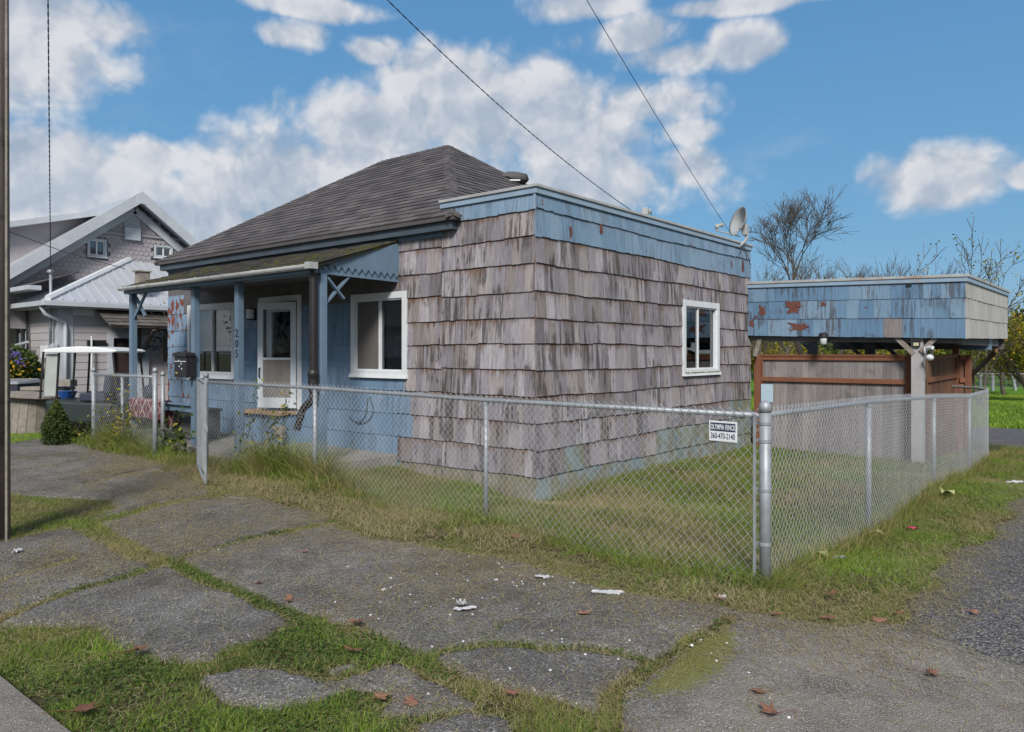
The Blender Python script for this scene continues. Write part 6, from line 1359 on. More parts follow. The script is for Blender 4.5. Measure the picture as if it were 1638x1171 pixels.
# service mast, meter boxes, pipe
mB, mT = nx(81, 552), nx(80, 437); yM = YN - .12; mx = onY(81, 500, YN - .12).x; zmT = onY(80, 437, yM).z; g = MB(); g.tube([(mx, yM, onY(81, 552, yM).z), (mx, yM, zmT)], .03, 10); g.lathe([(.03, zmT - .02), (.07, zmT + .0), (.075, zmT + .05), (.03, zmT + .08)], (mx, yM, 0), 12); ms = g.build('service_mast', M['galv'], nb, smooth=True)
g = MB()
for s_ in (-1, 1): g.tube([(mx, yM, zmT + .02), (mx + s_ * .1, yM, zmT + .04), (mx + s_ * .2, yM, zmT), (mx + s_ * .22, yM, zmT - .13)], .013, 6)
g.build('service_lead', M['rubber'], ms)
for (pa, pb, mt, nm) in (((67, 553), (78, 573), 'white', 'meter_box'), ((79.5, 550), (87, 572), 'nbtrim', 'fuse_box')):
    a, b = onY(*pa, YN - .1), onY(*pb, YN - .1); g = MB(); g.box(a.x, b.x, YN - .14, YN - .018, b.z, a.z); g.build(nm, M[mt], nb, bevel=.01)
q0, q1 = onY(43, 490, YN - .08), onY(44.5, 567, YN - .08); g = MB(); g.tube([q0, q1], .03, 8); g.build('vent_pipe', M['black'], nb)
a, b = onY(15, 555, YN - .15), onY(44, 547, YN - .25); g = MB(); g.bar(a, b, .05, .05); g.build('window_bar', M['nbtrim'], nb)
# tool rack with broom on neighbour's wall
a, b = nx(138, 550), nx(160, 540); t = thing('tool_rack', (XN + .03, a.y, a.z), 'dark tool rack with a long handled broom on the neighbour house wall', 'tool rack'); g = MB(); g.box(XN + .02, XN + .09, a.y, b.y + .1, a.z - .03, a.z + .08); g.build('rack', M['black'], t)
g = MB(); q = nx(143, 538); g.tube([(XN + .14, q.y, .35), (XN + .12, q.y, q.z)], .022, 8); g.build('handle', M['white'], t); g = MB(); g.box(XN + .1, XN + .18, q.y - .05, q.y + .05, .3, .75); g.build('broom_head', M['black'], t)
# antlers and metal wreath
q = nx(250, 533); t = thing('antlers', q, "pale branching deer antlers hung over the neighbour's garage door", 'antlers')
def AN(px, py): return onX(px, py, XN + .25)
for pts in ([(250, 531), (240, 522), (238, 508), (232, 498), (228, 494)], [(252, 531), (262, 520), (264, 505), (256, 492), (248, 484)], [(240, 520), (232, 512), (226, 505)], [(250, 530), (238, 532), (230, 537), (228, 510)], [(262, 518), (263, 500), (262, 478)], [(264, 508), (253, 503)], [(259, 495), (262, 484)], [(238, 524), (247, 516), (243, 502), (239, 496)]):
    g = MB(); g.tube([AN(*p) for p in pts], [.04 - .03 * k / (len(pts) - 1) for k in range(len(pts))], 7); g.build('antler', M['antler'], t, smooth=True)
q = nx(256, 548); t = thing('metal_ornament', q, 'tangled blue grey metal ornament under the antlers', 'ornament'); g = MB(); q = AN(256, 548)
for k in range(46): a = q + Vector((.03, R.uniform(-.28, .30), R.uniform(-.22, .22))); g.tube([a, a + Vector((R.uniform(-.04, .04), R.uniform(-.09, .09), R.uniform(-.09, .09)))], R.uniform(.01, .025), 5)
g.build('metal_scroll', m_plain('blue_grey_scrap_metal', (.12, .15, .19), .5, metal=.4, var=.5, scale=12), t)

# ------------------------------------------------------------------ things standing between the houses
def ground_at(px, d): 
    p = atD(px, 600, d); return Vector((p.x, p.y, h1(p.x, p.y)))
yaw_cam = Matrix.Rotation(YAW, 3, 'Z')
def frame(o): return lambda a, b, c: o + yaw_cam @ Vector((a, b, 0)) + Vector((0, 0, c))
# cable spool (leaning)
o = ground_at(48, 14.6); t = thing('cable_spool', o, 'large leaning wooden cable spool used as a table', 'cable spool'); F_ = frame(o); ztop = EYE + (HZ - 631) * 14.6 / FPX - o.z
tilt = Matrix.Rotation(rad(5), 3, 'Y'); Mx = yaw_cam @ tilt; g = MB(); n = 16
for k in range(n):
    a0, a1 = 2 * math.pi * k / n, 2 * math.pi * (k + .95) / n; P = []
    for r_, z_ in ((.40, 0), (.36, ztop - .05)):
        for a_, rr_ in ((a0, r_), (a1, r_), (a1, r_ - .03), (a0, r_ - .03)): P.append(o + Mx @ Vector((rr_ * math.cos(a_), rr_ * math.sin(a_), z_)))
    g.hexa(P)
g.build('drum', M['woodgrey'], t)
for z_ in (ztop - .04,): g = MB(); g.lathe([(.52, z_), (.53, z_ + .01), (.53, z_ + .05), (.51, z_ + .06)], o, 28, M=Mx); g.build('disc', M['woodgrey'], t)
# wheelie bin
o = ground_at(22, 15.6); t = thing('wheelie_bin', o, 'dark blue wheelie bin with grey lid behind the cable spool', 'bin'); F_ = frame(o); hb = EYE + (HZ - 606) * 15.6 / FPX - o.z
P = [F_(-.28, -.3, .08), F_(.27, -.3, .08), F_(.27, .3, .08), F_(-.28, .3, .08), F_(-.34, -.38, hb - .1), F_(.33, -.38, hb - .1), F_(.33, .36, hb - .1), F_(-.34, .36, hb - .1)]
g = MB(); g.hexa(P); g.build('body', M['bin'], t, bevel=.03)
g = MB(); g.hexa([F_(-.37, -.42, hb - .1), F_(.36, -.42, hb - .1), F_(.36, .4, hb - .1), F_(-.37, .4, hb - .1), F_(-.33, -.36, hb - .04), F_(.31, -.36, hb - .04), F_(.31, .36, hb), F_(-.33, .36, hb)]); g.build('lid', M['binlid'], t, bevel=.02)
for s_ in (-.24, .24): g = MB(); g.tube([F_(s_ - .03, .3, .1), F_(s_ + .03, .3, .1)], .1, 14); g.build('wheel', M['black'], t)
# pile of timber, bench and tub
def block(name, px0, px1, py0, py1, d, dp, mat, label, cat, group=None, ang=0):
    a, b = atD(px0, py1, d), atD(px1, py0, d); o = (a + b) / 2; L = (px1 - px0) / FPX * d; hh_ = (py1 - py0) / FPX * d; g = MB(); g.obox(o, L, dp, hh_, Matrix.Rotation(YAW + ang, 3, 'Z')); q = g.build(name, M[mat], bevel=.008); return tag(q, label, cat, group)
block('timber_beam', 72, 118, 607, 618, 15.0, .25, 'woodgrey', 'thick weathered timber beam on top of the pile beside the blue tub', 'timber', 'timbers piled behind the small conifer')
block('wooden_board', 42, 112, 618.5, 624, 15.2, .4, 'woodgrey', 'long grey board lying flat under the thick beam', 'timber', 'timbers piled behind the small conifer')
block('timber_beam', 64, 110, 653, 661, 14.9, .2, 'cedar', 'brown timber low in the pile behind the conifer', 'timber', 'timbers piled behind the small conifer')
block('timber_beam', 66, 100, 664, 671, 14.6, .2, 'white', 'white painted timber near the ground behind the conifer', 'timber', 'timbers piled behind the small conifer')
block('timber_beam', 68, 112, 642, 647, 15.1, .3, 'woodgrey', 'thin grey timber under the tub', 'timber', 'timbers piled behind the small conifer')
g = MB(); o = atD(101, 634, 14.8); g.lathe([(.17, -.11), (.24, .09), (.25, .1)], o, 16); tag(g.build('tub', M['blueplastic'], smooth=False), 'bright blue plastic tub on the timber pile', 'tub')
g = MB(); o = atD(82, 633, 14.7); g.blob(o, .26, .22, .1, 12, 7, .12); tag(g.build('folded_tarp', M['binlid']), 'grey folded tarp on the timber pile left of the blue tub', 'tarp')
for k, (a, b, c, d_) in enumerate(((72, 640, 108, 676), (100, 640, 72, 676))):
    pass
# golf cart
o = ground_at(140, 14.2); dG = 14.2; t = thing('golf_cart', o, 'golf cart with a flat white roof parked behind the left fence', 'golf cart'); F_ = frame(o); cxg = lambda px: (px - 140) / FPX * dG; czg = lambda py: EYE + (HZ - py) * dG / FPX - o.z
g = MB(); n = 12; P = []; xa, xb = cxg(94), cxg(212); za = czg(562)
prof = [(xa, .0), (xa + .08, .04), (xa + .4, .075), ((xa + xb) / 2, .09), (xb - .4, .075), (xb - .08, .04), (xb, .0), (xb - .1, -.03), (xa + .1, -.03)]
g.prism([F_(x_, -.55, za + z_) for x_, z_ in prof], F_(0, 1.1, 0) - F_(0, 0, 0)); g.build('roof', M['cartwhite'], t, bevel=.02)
for (x0, x1, s_) in ((96, 91, -.5), (120, 116, -.5), (96, 91, .5), (120, 116, .5), (203, 210, -.5), (203, 210, .5)): g = MB(); g.tube([F_(cxg(x0), s_, za), F_(cxg(x1), s_, .75)], .02, 8); g.build('roof_post', M['black'], t)
g = MB(); g.prism([F_(cxg(97), -.45, za - .05), F_(cxg(119), -.45, za - .05), F_(cxg(115), -.45, .8), F_(cxg(92), -.45, .8)], F_(0, .01, 0) - F_(0, 0, 0)); g.build('windscreen', m_plain('hazy_plastic', (.36, .39, .38), .3), t)
g = MB(); g.hexa([F_(cxg(104), -.55, .3), F_(cxg(214), -.55, .3), F_(cxg(214), .55, .3), F_(cxg(104), .55, .3), F_(cxg(96), -.5, .72), F_(cxg(208), -.5, .66), F_(cxg(208), .5, .66), F_(cxg(96), .5, .72)]); g.build('body', m_plain('dark_green_cart_paint', (.02, .03, .028), .35), t, bevel=.05)
g = MB(); g.hexa([F_(cxg(150), -.5, .7), F_(cxg(190), -.5, .7), F_(cxg(190), .5, .7), F_(cxg(150), .5, .7), F_(cxg(150), -.5, .85), F_(cxg(190), -.5, .85), F_(cxg(190), .5, .85), F_(cxg(150), .5, .85)]); g.hexa([F_(cxg(186), -.5, .85), F_(cxg(198), -.5, .85), F_(cxg(198), .5, .85), F_(cxg(186), .5, .85), F_(cxg(190), -.5, 1.2), F_(cxg(200), -.5, 1.2), F_(cxg(200), .5, 1.2), F_(cxg(190), .5, 1.2)]); g.build('seat', M['cushion'], t, bevel=.03)
for px in (116, 198):
    for s_ in (-.55, .55): g = MB(); c = F_(cxg(px), s_, .22); d_ = (F_(0, .06, 0) - F_(0, -.06, 0)) / 2; g.tube([c - d_, c + d_], .22, 16); g.build('wheel', M['black'], t)
# cushions / folding chair behind the fence
for k, (px, py, d, lb) in enumerate(((240, 615, 13.4, 'navy and white patterned cushion left of the second porch post'), (200, 622, 13.6, 'dark navy cushion behind the vine covered fence'))):
    g = MB(); g.blob(atD(px, py + 14, d), .16, .12, .16, 12, 8, .06); tag(g.build('cushion', M['cushion'], smooth=True), lb, 'cushion')

# ------------------------------------------------------------------ utility pole and wires
pb = ground_at(-13, 6.4); t = thing('utility_pole', pb, 'weathered wooden utility pole at the left edge', 'utility pole')
g = MB(); ptop = Vector((pb.x, pb.y, 9.0)); 
rr = .135; g.tube([pb + Vector((0, 0, -.2)), pb + Vector((0, 0, 4.2)), ptop], [rr, rr - .012, .105], 20); g.build('pole', M['pole'], t, smooth=True)
g = MB(); q = atD(10.3, 640, 6.32); g.tube([(q.x, q.y, pb.z), (q.x, q.y, 8)], .011, 6); g.build('conduit', M['woodgrey'], t)
g = MB()
for z_ in (1.2,): g.lathe([(rr + .004, z_), (rr + .006, z_ + .01)], (pb.x, pb.y, 0), 18)
g.build('band', M['rubber'], t)
def wire(pts, r, label, twist=0, sag=0):
    g = MB(); P = [Vector(p) for p in pts]
    if len(P) == 2:
        a, b = P; P = [a.lerp(b, k / 30) - Vector((0, 0, sag * 4 * (k / 30) * (1 - k / 30))) for k in range(31)]
    if twist:
        D = []; L = 0
        for k in range(len(P) - 1):
            for j in range(8): D.append(P[k].lerp(P[k + 1], j / 8))
        for ph in (0, math.pi):
            g.tube([p + Vector((math.cos(i * .8 + ph), math.sin(i * .8 + ph), math.sin(i * .8 + ph) * .3)) * twist for i, p in enumerate(D)], r, 5)
    else: g.tube(P, r, 5)
    return tag(g.build('overhead_wire', M['rubber']), label, 'wire')
far_ = onX(1012, 338, XC - .02); n_ = atD(560, -60, 7.2); wire([n_, far_], .0042, 'twisted service wire dropping to the parapet near the small floodlight', twist=.0032, sag=.14)
n_ = atD(915, -40, 8.0); wire([n_, onX(1171, 377, XC)], .0045, 'thin straight overhead wire running down to the satellite dish', sag=.05)
wire([atD(76, -80, 9.5), Vector((mx, yM, zmT + .06))], .0055, "twisted service wire hanging down to the neighbour's roof mast", twist=.006, sag=.05)
wire([atD(-60, 355, 14), atD(8, 368, 15.5), atD(100, 402, 16.8), onX(200, 430, XN)], .008, "thin dark wire crossing in front of the neighbour's gable")

# ------------------------------------------------------------------ dark board added at the carport's rear to deepen the shade below its roof
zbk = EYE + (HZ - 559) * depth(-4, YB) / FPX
g = MB(); g.box(XC + .05, XC2 - .06, YB - .05, YB - .01, zbk, zt_c); g.build('rear_shade_board', M['porchdark'], car)
# ------------------------------------------------------------------ trees and shrubs
LIM = None
def grow(mb, tips, p, d, L, r, lev, maxlev, spread=.5, up=.12, nch=(2, 4), rmin=.006, shrink=.72, rnd=None, wob=.16):
    if LIM is not None and lev > 0 and ((p[0] - LIM[0][0]) / LIM[1]) ** 2 + ((p[1] - LIM[0][1]) / LIM[1]) ** 2 + ((p[2] - LIM[0][2]) / LIM[2]) ** 2 > 1: tips.append(Vector(p)); return
    rnd = rnd or R; pts = [Vector(p)]; rs = [r]; n = 3 if lev < maxlev else 2; d = Vector(d).normalized()
    for k in range(n):
        d = (d + Vector((rnd.gauss(0, wob), rnd.gauss(0, wob), rnd.gauss(0, wob * .7) + up * .5))).normalized(); pts.append(pts[-1] + d * L / n); rs.append(max(rmin, r * (1 - .42 * (k + 1) / n)))
    mb.tube(pts, rs, 6 if lev < 2 else (4 if lev < 4 else 3), caps=False)
    if lev >= maxlev: tips.append(pts[-1]); return
    if lev >= maxlev - 2: tips.extend(pts[1:])
    for c in range(rnd.randint(*nch)):
        t_ = rnd.uniform(.35, 1) if c else 1.0; k = min(int(t_ * n), n - 1); q = pts[k].lerp(pts[k + 1], t_ * n - k)
        ax = Vector((rnd.gauss(0, 1), rnd.gauss(0, 1), rnd.gauss(0, .6))).normalized(); nd = (d + ax * spread * rnd.uniform(.5, 1.3) + Vector((0, 0, up))).normalized()
        grow(mb, tips, q, nd, L * shrink * rnd.uniform(.75, 1.15), max(rmin, rs[k] * .62), lev + 1, maxlev, spread, up, nch, rmin, shrink, rnd, wob)
def tree(name, base, label, stems, maxlev, leafmat=None, nleaf=0, leafsize=(.05, .1), spread=.5, up=.1, rmin=.008, nch=(2, 4), shrink=.72, seed=1, tintf=(.3, .25), cat='tree', jit=.12, bark='bark', group=None, clip=None, wob=.16):
    rnd = random.Random(seed); t = thing(name, base, label, cat, group); mb = MB(); tips = []
    for (dx, dy, dz, L, r) in stems: grow(mb, tips, base, (dx, dy, dz), L, r, 0, maxlev, spread, up, nch, rmin, shrink, rnd, wob)
    mb.build('trunk', M[bark], t)
    if leafmat and nleaf:
        T = np.array([tuple(q) for q in tips]); idx = NR.integers(0, len(T), nleaf); P = T[idx] + NR.normal(0, jit, (nleaf, 3)); 
        if clip: P = P[P[:, 2] > clip]
        n = len(P); o = leaves('crown', P, NR.uniform(leafsize[0], leafsize[1], n), tintf[0] + NR.normal(0, tintf[1], n) + .25 * (fbm(P[:, 0] * 3, P[:, 2] * 3, .5, 3) - .5), M[leafmat], t, up_bias=.2)
    return t
def camdir(a, c, b=0): v = yaw_cam @ Vector((a, b, 0)); return (v.x, v.y, c)
b0 = ground_at(1300, 33); LIM = ((b0.x, b0.y, 5.6), 2.75, 3.1)
tree('bare_tree', b0, 'large bare deciduous tree with fine twigs rising behind the carport', [(*camdir(-.05, 1.0), 3.2, .20), (*camdir(-.42, .9, .2), 2.9, .12), (*camdir(.42, .9, -.1), 2.9, .12), (*camdir(.05, 1.0, -.3), 2.0, .10), (*camdir(-.5, 1.0, .3), 1.7, .08), (*camdir(.55, 1.0, .2), 1.7, .08)], 6, spread=.70, up=.05, rmin=.007, nch=(4, 5), shrink=.74, seed=17, wob=.12); LIM = None
tree('bare_tree', ground_at(1222, 30), 'low thicket of bare twigs between the satellite dish and the big bare tree', [(*camdir(-.2, 1), 2.4, .06), (*camdir(.25, 1), 2.4, .06), (*camdir(.0, 1, .4), 2.3, .05), (*camdir(.6, .9), 2.3, .05)], 5, 'leafy', 420, (.05, .09), spread=.6, rmin=.006, nch=(3, 4), seed=9, tintf=(.2, .15))
tree('bare_tree', ground_at(1395, 32), 'leaning bare tree with upswept twigs right of the big bare tree', [(*camdir(.35, 1), 2.9, .06), (*camdir(.7, .8), 2.6, .045), (*camdir(-.2, 1), 2.3, .045)], 5, spread=.42, rmin=.006, nch=(3, 4), seed=12)
tree('sparse_tree', ground_at(1470, 25), 'sparse young tree with few yellow green leaves behind the carport roof', [(*camdir(-.1, 1), 2.4, .06), (*camdir(.25, 1), 2.5, .06), (*camdir(.55, .9), 2.3, .05)], 4, 'leafy', 420, (.07, .12), spread=.55, rmin=.009, nch=(2, 3), seed=21, tintf=(.45, .2), jit=.1)
tree('sparse_tree', ground_at(1565, 27), 'thin leafy branches showing past the right end of the carport roof', [(*camdir(.1, 1), 1.9, .05), (*camdir(.35, 1), 1.7, .05), (*camdir(-.3, 1), 1.6, .04)], 4, 'leafy', 300, (.07, .12), spread=.5, rmin=.008, nch=(2, 3), seed=25, tintf=(.4, .2), jit=.1)
gx, gy = G(1606, 634); tb = Vector((gx, gy, h1(gx, gy)))
tree('leafy_tree', tb, 'small yellow green leafy tree with a leaning trunk on the far lawn', [(*camdir(-.30, 1), 1.6, .11)], 4, 'leafy', 15000, (.07, .15), spread=.85, rmin=.012, nch=(3, 4), seed=31, tintf=(.38, .22), jit=.32, shrink=.80)
tree('leafy_tree', ground_at(1650, 34), 'orange and green autumn tree at the right edge behind the far fence', [(*camdir(-.1, 1), 2.0, .12), (*camdir(.3, 1), 1.9, .1)], 4, 'leafy', 9000, (.08, .16), spread=.8, rmin=.012, nch=(3, 4), seed=33, tintf=(.5, .25), jit=.3)
def shrub(px, d, rw, rh, label, seed, tint=(.4, .22), n=5000, mat='leafy', size=(.08, .16), group=None, name='shrub'):
    b = ground_at(px, d); t = thing(name, b, label, 'shrub', group); rnd = random.Random(seed); mb = MB(); P = []
    for k in range(14):
        a = rnd.uniform(0, 6.28); e = rnd.uniform(.2, 1); q = b + Vector((math.cos(a) * rw * e, math.sin(a) * rw * e, rh * rnd.uniform(.45, .95))); mb.tube([b, b.lerp(q, .5) + Vector((0, 0, .15 * rh)), q], [.03, .02, .008], 4); P.append(q)
    mb.build('stem', M['bark'], t); P = np.array([tuple(q) for q in P]); idx = NR.integers(0, len(P), n); dv = NR.normal(0, 1, (n, 3)); dv /= np.linalg.norm(dv, axis=1)[:, None]
    Q = P[idx] + dv * NR.uniform(.3, 1, n)[:, None] ** .5 * np.array([rw * .45, rw * .45, rh * .33]); Q = Q[Q[:, 2] > b.z]; n = len(Q); leaves('crown', Q, NR.uniform(*size, n), tint[0] + NR.normal(0, tint[1], n) + .4 * (fbm(Q[:, 0] * 2, Q[:, 2] * 2, .6, seed) - .5), M[mat], t, up_bias=.2)
    return t
SHL = ['yellow green bushes seen through the gap below the carport roof, left end', 'dense green bush behind the carport, middle of the gap', 'pale green bush behind the carport near its inner post', 'dark green bush behind the far end of the cedar fence', 'olive bush behind the far chain link fence', 'reddish brown leafless bush at the far right behind the chain link fence', 'dark evergreen bush at the far right edge']
for k, (px, d, rw, rh, tn, mt) in enumerate(((1225, 38, 2.2, 2.3, (.45, .2), 'leafy'), (1300, 40, 2.4, 2.3, (.35, .2), 'leafy'), (1390, 37, 2.3, 2.4, (.5, .2), 'leafy'), (1470, 36, 2.0, 2.3, (.3, .2), 'leafy'), (1575, 50, 2.4, 3.4, (.35, .22), 'leafy'), (1628, 49, 1.3, 1.9, (.2, .2), 'leafb'), (1665, 52, 2.6, 3.6, (.5, .25), 'leafcon'))):
    shrub(px, d, rw, rh, SHL[k], 40 + k, tn, 4200, mt, (.10, .20))
for k, (px, d, rw, rh, lb) in enumerate(((1180, 60, 6, 5, 'distant green trees behind the carport, left'), (1330, 64, 7, 4.5, 'distant green trees behind the carport, centre'), (1480, 62, 6, 4.5, 'distant green trees behind the carport, right'), (1760, 62, 6, 6, 'distant trees beyond the right edge'), (-60, 50, 7, 6, 'distant trees behind the neighbour house'))):
    t = shrub(px, d, rw, rh, lb, 60 + k, (.45, .25), 5200, 'leafcon', (.25, .5), name='distant_tree'); t['category'] = 'tree'
# conifer shrub, hydrangea and plants near the left fence
b = ground_at(90, 12.9); t = thing('conifer_shrub', b, 'small dense cone shaped green conifer beside the left fence post', 'shrub'); hC = EYE + (HZ - 646) * 12.9 / FPX - b.z + .05; n = 9000
zz = NR.uniform(0, 1, n) ** .8; rr_ = .225 * NR.uniform(.75, 1.18, n) * (np.minimum(1, (1 - zz) * 1.7) ** .75) * (.75 + .35 * fbm(zz * 9, NR.uniform(0, 9, n), 1, 2)) * np.sqrt(NR.uniform(.35, 1, n)); aa = NR.uniform(0, 6.28, n)
leaves('crown', np.stack([b.x + rr_ * np.cos(aa), b.y + rr_ * np.sin(aa), b.z + .02 + zz * hC], 1), NR.uniform(.02, .045, n), .3 + .5 * zz + NR.normal(0, .2, n), M['leafcon'], t, up_bias=.0)
g = MB(); g.tube([b, b + Vector((0, 0, hC * .8))], [.03, .01], 6); g.build('trunk', M['bark'], t)
b = ground_at(24, 16.6); t = thing('hydrangea_bush', b, 'green bush with purple flower heads under the neighbour window', 'bush'); n = 9000
P = b + Vector((0, 0, 0)); dv = NR.normal(0, 1, (n, 3)); dv /= np.linalg.norm(dv, axis=1)[:, None]; Q = np.array([P.x, P.y, P.z + .75]) + dv * (NR.uniform(.2, 1, n)[:, None] ** .4) * np.array([.78, .6, .95]) * (.8 + .4 * fbm(dv[:, 0] * 4 + 9, dv[:, 2] * 4 + 9, 1, 8))[:, None]; Q = Q[Q[:, 2] > b.z]; n = len(Q)
leaves('crown', Q, NR.uniform(.05, .12, n), .45 + NR.normal(0, .22, n), M['leafg'], t)
n = 200; Q2 = np.array(atD(17, 590, 16.0)) + NR.normal(0, 1, (n, 3)) * np.array([.28, .28, .16]); leaves('autumn_leaves', Q2, NR.uniform(.05, .1, n), .8 + NR.normal(0, .15, n), M['leafy'], t)
for px, py in ((25, 567), (33, 580), (12, 573)): 
    g = MB(); c = atD(px, py, 15.9)
    for k in range(26): g.blob(c + Vector((R.gauss(0, .05), R.gauss(0, .05), R.gauss(0, .04))), .022, .022, .018, 6, 4)
    g.build('flower_head', M['purple'], t)
def vine(px0, px1, py0, py1, n, label, seed, tint, side=-.05, ns=7, lsz=(.03, .065), bias=None):
    rnd = random.Random(seed); yv_ = 5.35 + side; b = onY((px0 + px1) / 2, 700, yv_); t = thing('vine', (b.x, yv_, h1(b.x, yv_)), label, 'vine'); Pn = []
    mb = MB()
    for k in range(ns):
        px = rnd.uniform(px0, px1); pts = []; top = rnd.uniform(py0, py0 + (py1 - py0) * .5)
        m = 10
        for j in range(m + 1):
            py = py1 + (top - py1) * j / m; px += rnd.gauss(0, (px1 - px0) * .035); q = onY(px, py, yv_ + rnd.uniform(-.04, .05)); pts.append(q); Pn.append(q)
        mb.tube(pts, [.004 - .002 * j / m for j in range(m + 1)], 4)
    mb.build('stem', M['bark'], t); A2 = np.array([tuple(q) for q in Pn]); idx = NR.integers(0, len(A2), n); Q = A2[idx] + NR.normal(0, .045, (n, 3)); leaves('foliage', Q, NR.uniform(*lsz, n), tint[0] + NR.normal(0, tint[1], n), M['vine'], t, up_bias=.1)
vine(168, 218, 588, 735, 420, 'yellow and green leaved vine climbing the left chain link fence', 3, (.68, .25), -.06, 11)
vine(125, 245, 640, 740, 330, 'low tangle of weeds and yellow leaves along the left fence foot', 4, (.45, .3), -.1, 14, (.03, .06))
vine(382, 462, 612, 745, 300, 'sparse half dry vine on the fence in front of the porch step', 5, (.35, .3), -.05, 8)
vine(258, 300, 655, 735, 260, 'dark green leafy plant between the left gate post and the porch', 6, (.2, .25), .25, 8, (.05, .1))
vine(150, 175, 700, 740, 60, 'bright lime green leaves on the ground left of the fence vine', 8, (.5, .1), -.2, 4, (.05, .09))
def plant(px, py, n, L, label, seed):
    gx, gy = G(px, py); x = gx + NR.normal(0, .06, n); y = gy + NR.normal(0, .06, n)
    blades('grass_tuft', x, y, H(x, y), NR.uniform(.5, 1, n) * L, NR.uniform(.005, .009, n), NR.uniform(.5, 1.8, n), .5 + NR.normal(0, .15, n), M['grass'], label=label, kind=None, cat='grass tuft', droop=.3)
plant(1222, 945, 70, .26, 'long bladed grass tuft at the foot of the corner post', 1); plant(770, 845, 60, .22, 'grass tuft at the foot of the middle line post', 2); plant(500, 790, 80, .35, 'tall grass tuft at the line post nearest the downspout', 3)
plant(1180, 935, 90, .16, 'green grass tuft left of the corner post under the fence mesh', 4); plant(340, 800, 60, .14, 'small green tuft below the open gate leaf', 5)

# ------------------------------------------------------------------ far things on the right
ff = thing('chain_link_fence', ground_at(1600, 45), 'distant low chain link fence at the back of the bright green lawn', 'fence'); p0, p1 = atD(1480, 598, 45), atD(1800, 598, 45)
g = MB(); g.tube([p0, p1], .035, 8); g.build('top_rail', M['galv'], ff); mesh_fabric('wire_mesh', [(p0.x, p0.y), (p1.x, p1.y)], lambda x, y: h1(x, y) + .05, lambda x, y: p0.z, ff, pitch=.06, r=.004, n=3)
for k, px in enumerate((1500, 1534, 1568, 1588, 1620, 1660, 1700, 1750)): q = atD(px, 598, 44.95); g = MB(); g.tube([(q.x + (.15 if k == 4 else 0), q.y, h1(q.x, q.y) - .1), (q.x, q.y, p0.z)], .09, 8); g.build('line_post', M['galv'], ff)
def simple_house(name, px0, px1, py_e, py_r, d, label, wall, roofm, dp=9):
    a, b = atD(px0, py_e, d), atD(px1, py_e, d); base = min(h1(a.x, a.y), h1(b.x, b.y)) - .2; t = thing(name, (a + b) / 2 - Vector((0, 0, a.z - base)), label, 'house'); dv = yaw_cam @ Vector((0, 1, 0)); u = (b - a).normalized(); zr_ = EYE + (HZ - py_r) * d / FPX
    W_ = Wall(a, u, -dv); L = (b - a).length; n_w = max(2, int(L / 3)); hol = [(L * (k + .5) / n_w - .5, L * (k + .5) / n_w + .5, a.z - 1.9, a.z - .8) for k in range(n_w)]
    laps('wall', W_, 0, L, base, a.z, .2, wall, t, hol); g = MB(); hexw(g, W_, .12, L - .12, base, a.z, -dp, -.12, -dp, -.12); g.build('rear_wall', M[wall], t)
    for h_ in hol: window(t, W_, h_[0] - .08, h_[1] + .08, h_[2] - .08, h_[3] + .08, cas=.1, trim='white', curtain='curtain', curt=(0, .4))
    e = .4; A1, B1 = a - u * e - dv * e, b + u * e - dv * e; mA, mB2 = a - u * e * .2 + dv * dp / 2, b + u * .2 * e + dv * dp / 2; mA.z = mB2.z = zr_; A2, B2 = a - u * e + dv * (dp + e), b + u * e + dv * (dp + e)
    g = MB(); g.prism([A1, B1, mB2, mA], (0, 0, -.12)); g.prism([mA, mB2, B2, A2], (0, 0, -.12)); rf_ = g.build('roof', M[roofm], t); g = MB(); g.prism([a + Vector((0, 0, 0)) + u * .05, mA + u * .2 - Vector((0, 0, .1)), a + dv * dp + u * .05], u * .1); g.prism([b - u * .15, mB2 - u * .3 - Vector((0, 0, .1)), b + dv * dp - u * .15], u * .1); g.build('gable', M[wall], t)
    g = MB(); c = mA.lerp(mB2, .35); g.box(c.x - .3, c.x + .3, c.y - .3, c.y + .3, c.z - .5, c.z + .7); g.build('chimney', M['cedar'], rf_); return t
simple_house('distant_house', 1618, 1790, 545, 508, 72, 'distant dark roofed grey house at the right edge behind the trees', 'wallnb', 'roof')
simple_house('distant_house', 1560, 1612, 588, 572, 80, 'distant pale house glimpsed through the yellow green tree', 'white', 'roof', 6)
# across the street, seen only as reflections in the panes
a_ = (-34, -17); t = thing('opposite_house', (-24, -13, 0), 'lilac grey house across the street mirrored in the porch window', 'house')
W_ = Wall((0, -12, 0), (1, 0, 0), (0, 1, 0)); laps('wall', W_, -36, -16, -.1, 3.1, .2, 'wallnb', t); g = MB(); g.box(-36, -16, -21, -12.15, -.1, 3.1); g.build('rear_wall', M['wallnb'], t); g = MB(); g.prism([(-36.5, -11.3, 3.0), (-15.5, -11.3, 3.0), (-15.5, -16.5, 6.4), (-36.5, -16.5, 6.4)], (0, 0, -.15)); g.prism([(-36.5, -21.7, 3.0), (-15.5, -21.7, 3.0), (-15.5, -16.5, 6.4), (-36.5, -16.5, 6.4)], (0, 0, -.15)); g.build('roof', M['roof'], t)
for u0 in (-34, -30, -25, -20.5): window(t, W_, u0, u0 + 1.8, 1.0, 2.5, cas=.12)
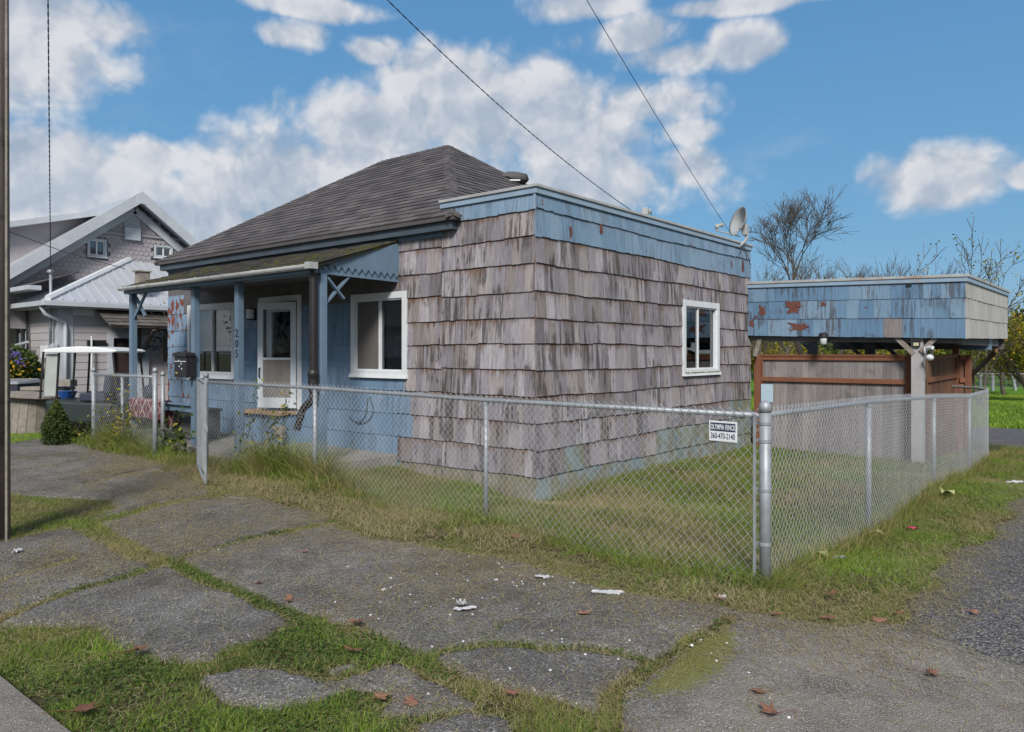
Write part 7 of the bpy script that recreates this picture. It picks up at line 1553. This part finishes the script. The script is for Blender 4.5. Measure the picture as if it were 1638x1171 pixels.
def carr(x, y, yaw, col, label):
    t = thing('parked_car', (x, y, .02), label, 'car'); Mr = Matrix.Rotation(yaw, 3, 'Z'); o = Vector((x, y, .02)); T = lambda a, b, c: o + Mr @ Vector((a, b, c)); g = MB()
    low = [(-2.2, .35), (-2.25, .7), (-2.0, .92), (-1.2, .98), (1.35, .98), (2.1, .9), (2.2, .6), (2.15, .35)]; g.prism([T(a, -.88, b) for a, b in low], Mr @ Vector((0, 1.76, 0))); g.build('body', col, t, bevel=.06)
    top = [(-1.5, .97), (-.85, 1.45), (.85, 1.47), (1.6, .97)]; g = MB(); g.prism([T(a, -.78, b) for a, b in top], Mr @ Vector((0, 1.56, 0))); g.build('window', M['black'], t, bevel=.04)
    g = MB(); g.prism([T(a, -.76, b) for a, b in ((-.88, 1.452), (.88, 1.472), (.8, 1.5), (-.8, 1.5))], Mr @ Vector((0, 1.52, 0))); g.build('roof', col, t, bevel=.01)
    for a in (-1.4, 1.4):
        for b in (-.82, .82): g = MB(); g.tube([T(a, b - .1, .33), T(a, b + .1, .33)], .33, 20); g.build('wheel', M['rubber'], t)
carr(-19.5, -3.2, .02, m_plain('silver_car_paint', (.45, .47, .48), .25, metal=.4, var=.03), 'silver car parked in the street mirrored in the window'); carr(-27, -3.0, .0, m_plain('white_car_paint', (.65, .66, .66), .25, var=.03), 'white car parked in the street mirrored in the porch window')
for k, (x, y) in enumerate(((-12, -14), (-4, -15), (6, -13), (14, -12), (20, 4), (22, 14), (18, 24), (-42, -12))):
    t = shrub(0, 1, 1, 1, 'x', 80 + k) if False else None
    b = Vector((x, y, 0)); t = thing('street_tree', b, ['broad tree across the street opposite the yard', 'tree across the street behind the viewer', 'tree at the street corner behind the viewer', 'tree on the street corner right of the viewer', 'tree beyond the alley right of the fence', 'tree beyond the alley level with the carport', 'tree beyond the alley past the carport', 'tree across the street at its far end'][k], 'tree', 'street trees outside the picture')
    g = MB(); tips = []; grow(g, tips, b, (0, 0, 1), 2.2, .2, 0, 3, .7, .1, (3, 4), .02, .75, random.Random(k)); g.build('trunk', M['bark'], t); T_ = np.array([tuple(q) for q in tips]); n = 3500; leaves('crown', T_[NR.integers(0, len(T_), n)] + NR.normal(0, .5, (n, 3)), NR.uniform(.15, .3, n), .4 + NR.normal(0, .25, n), M['leafcon'], t)
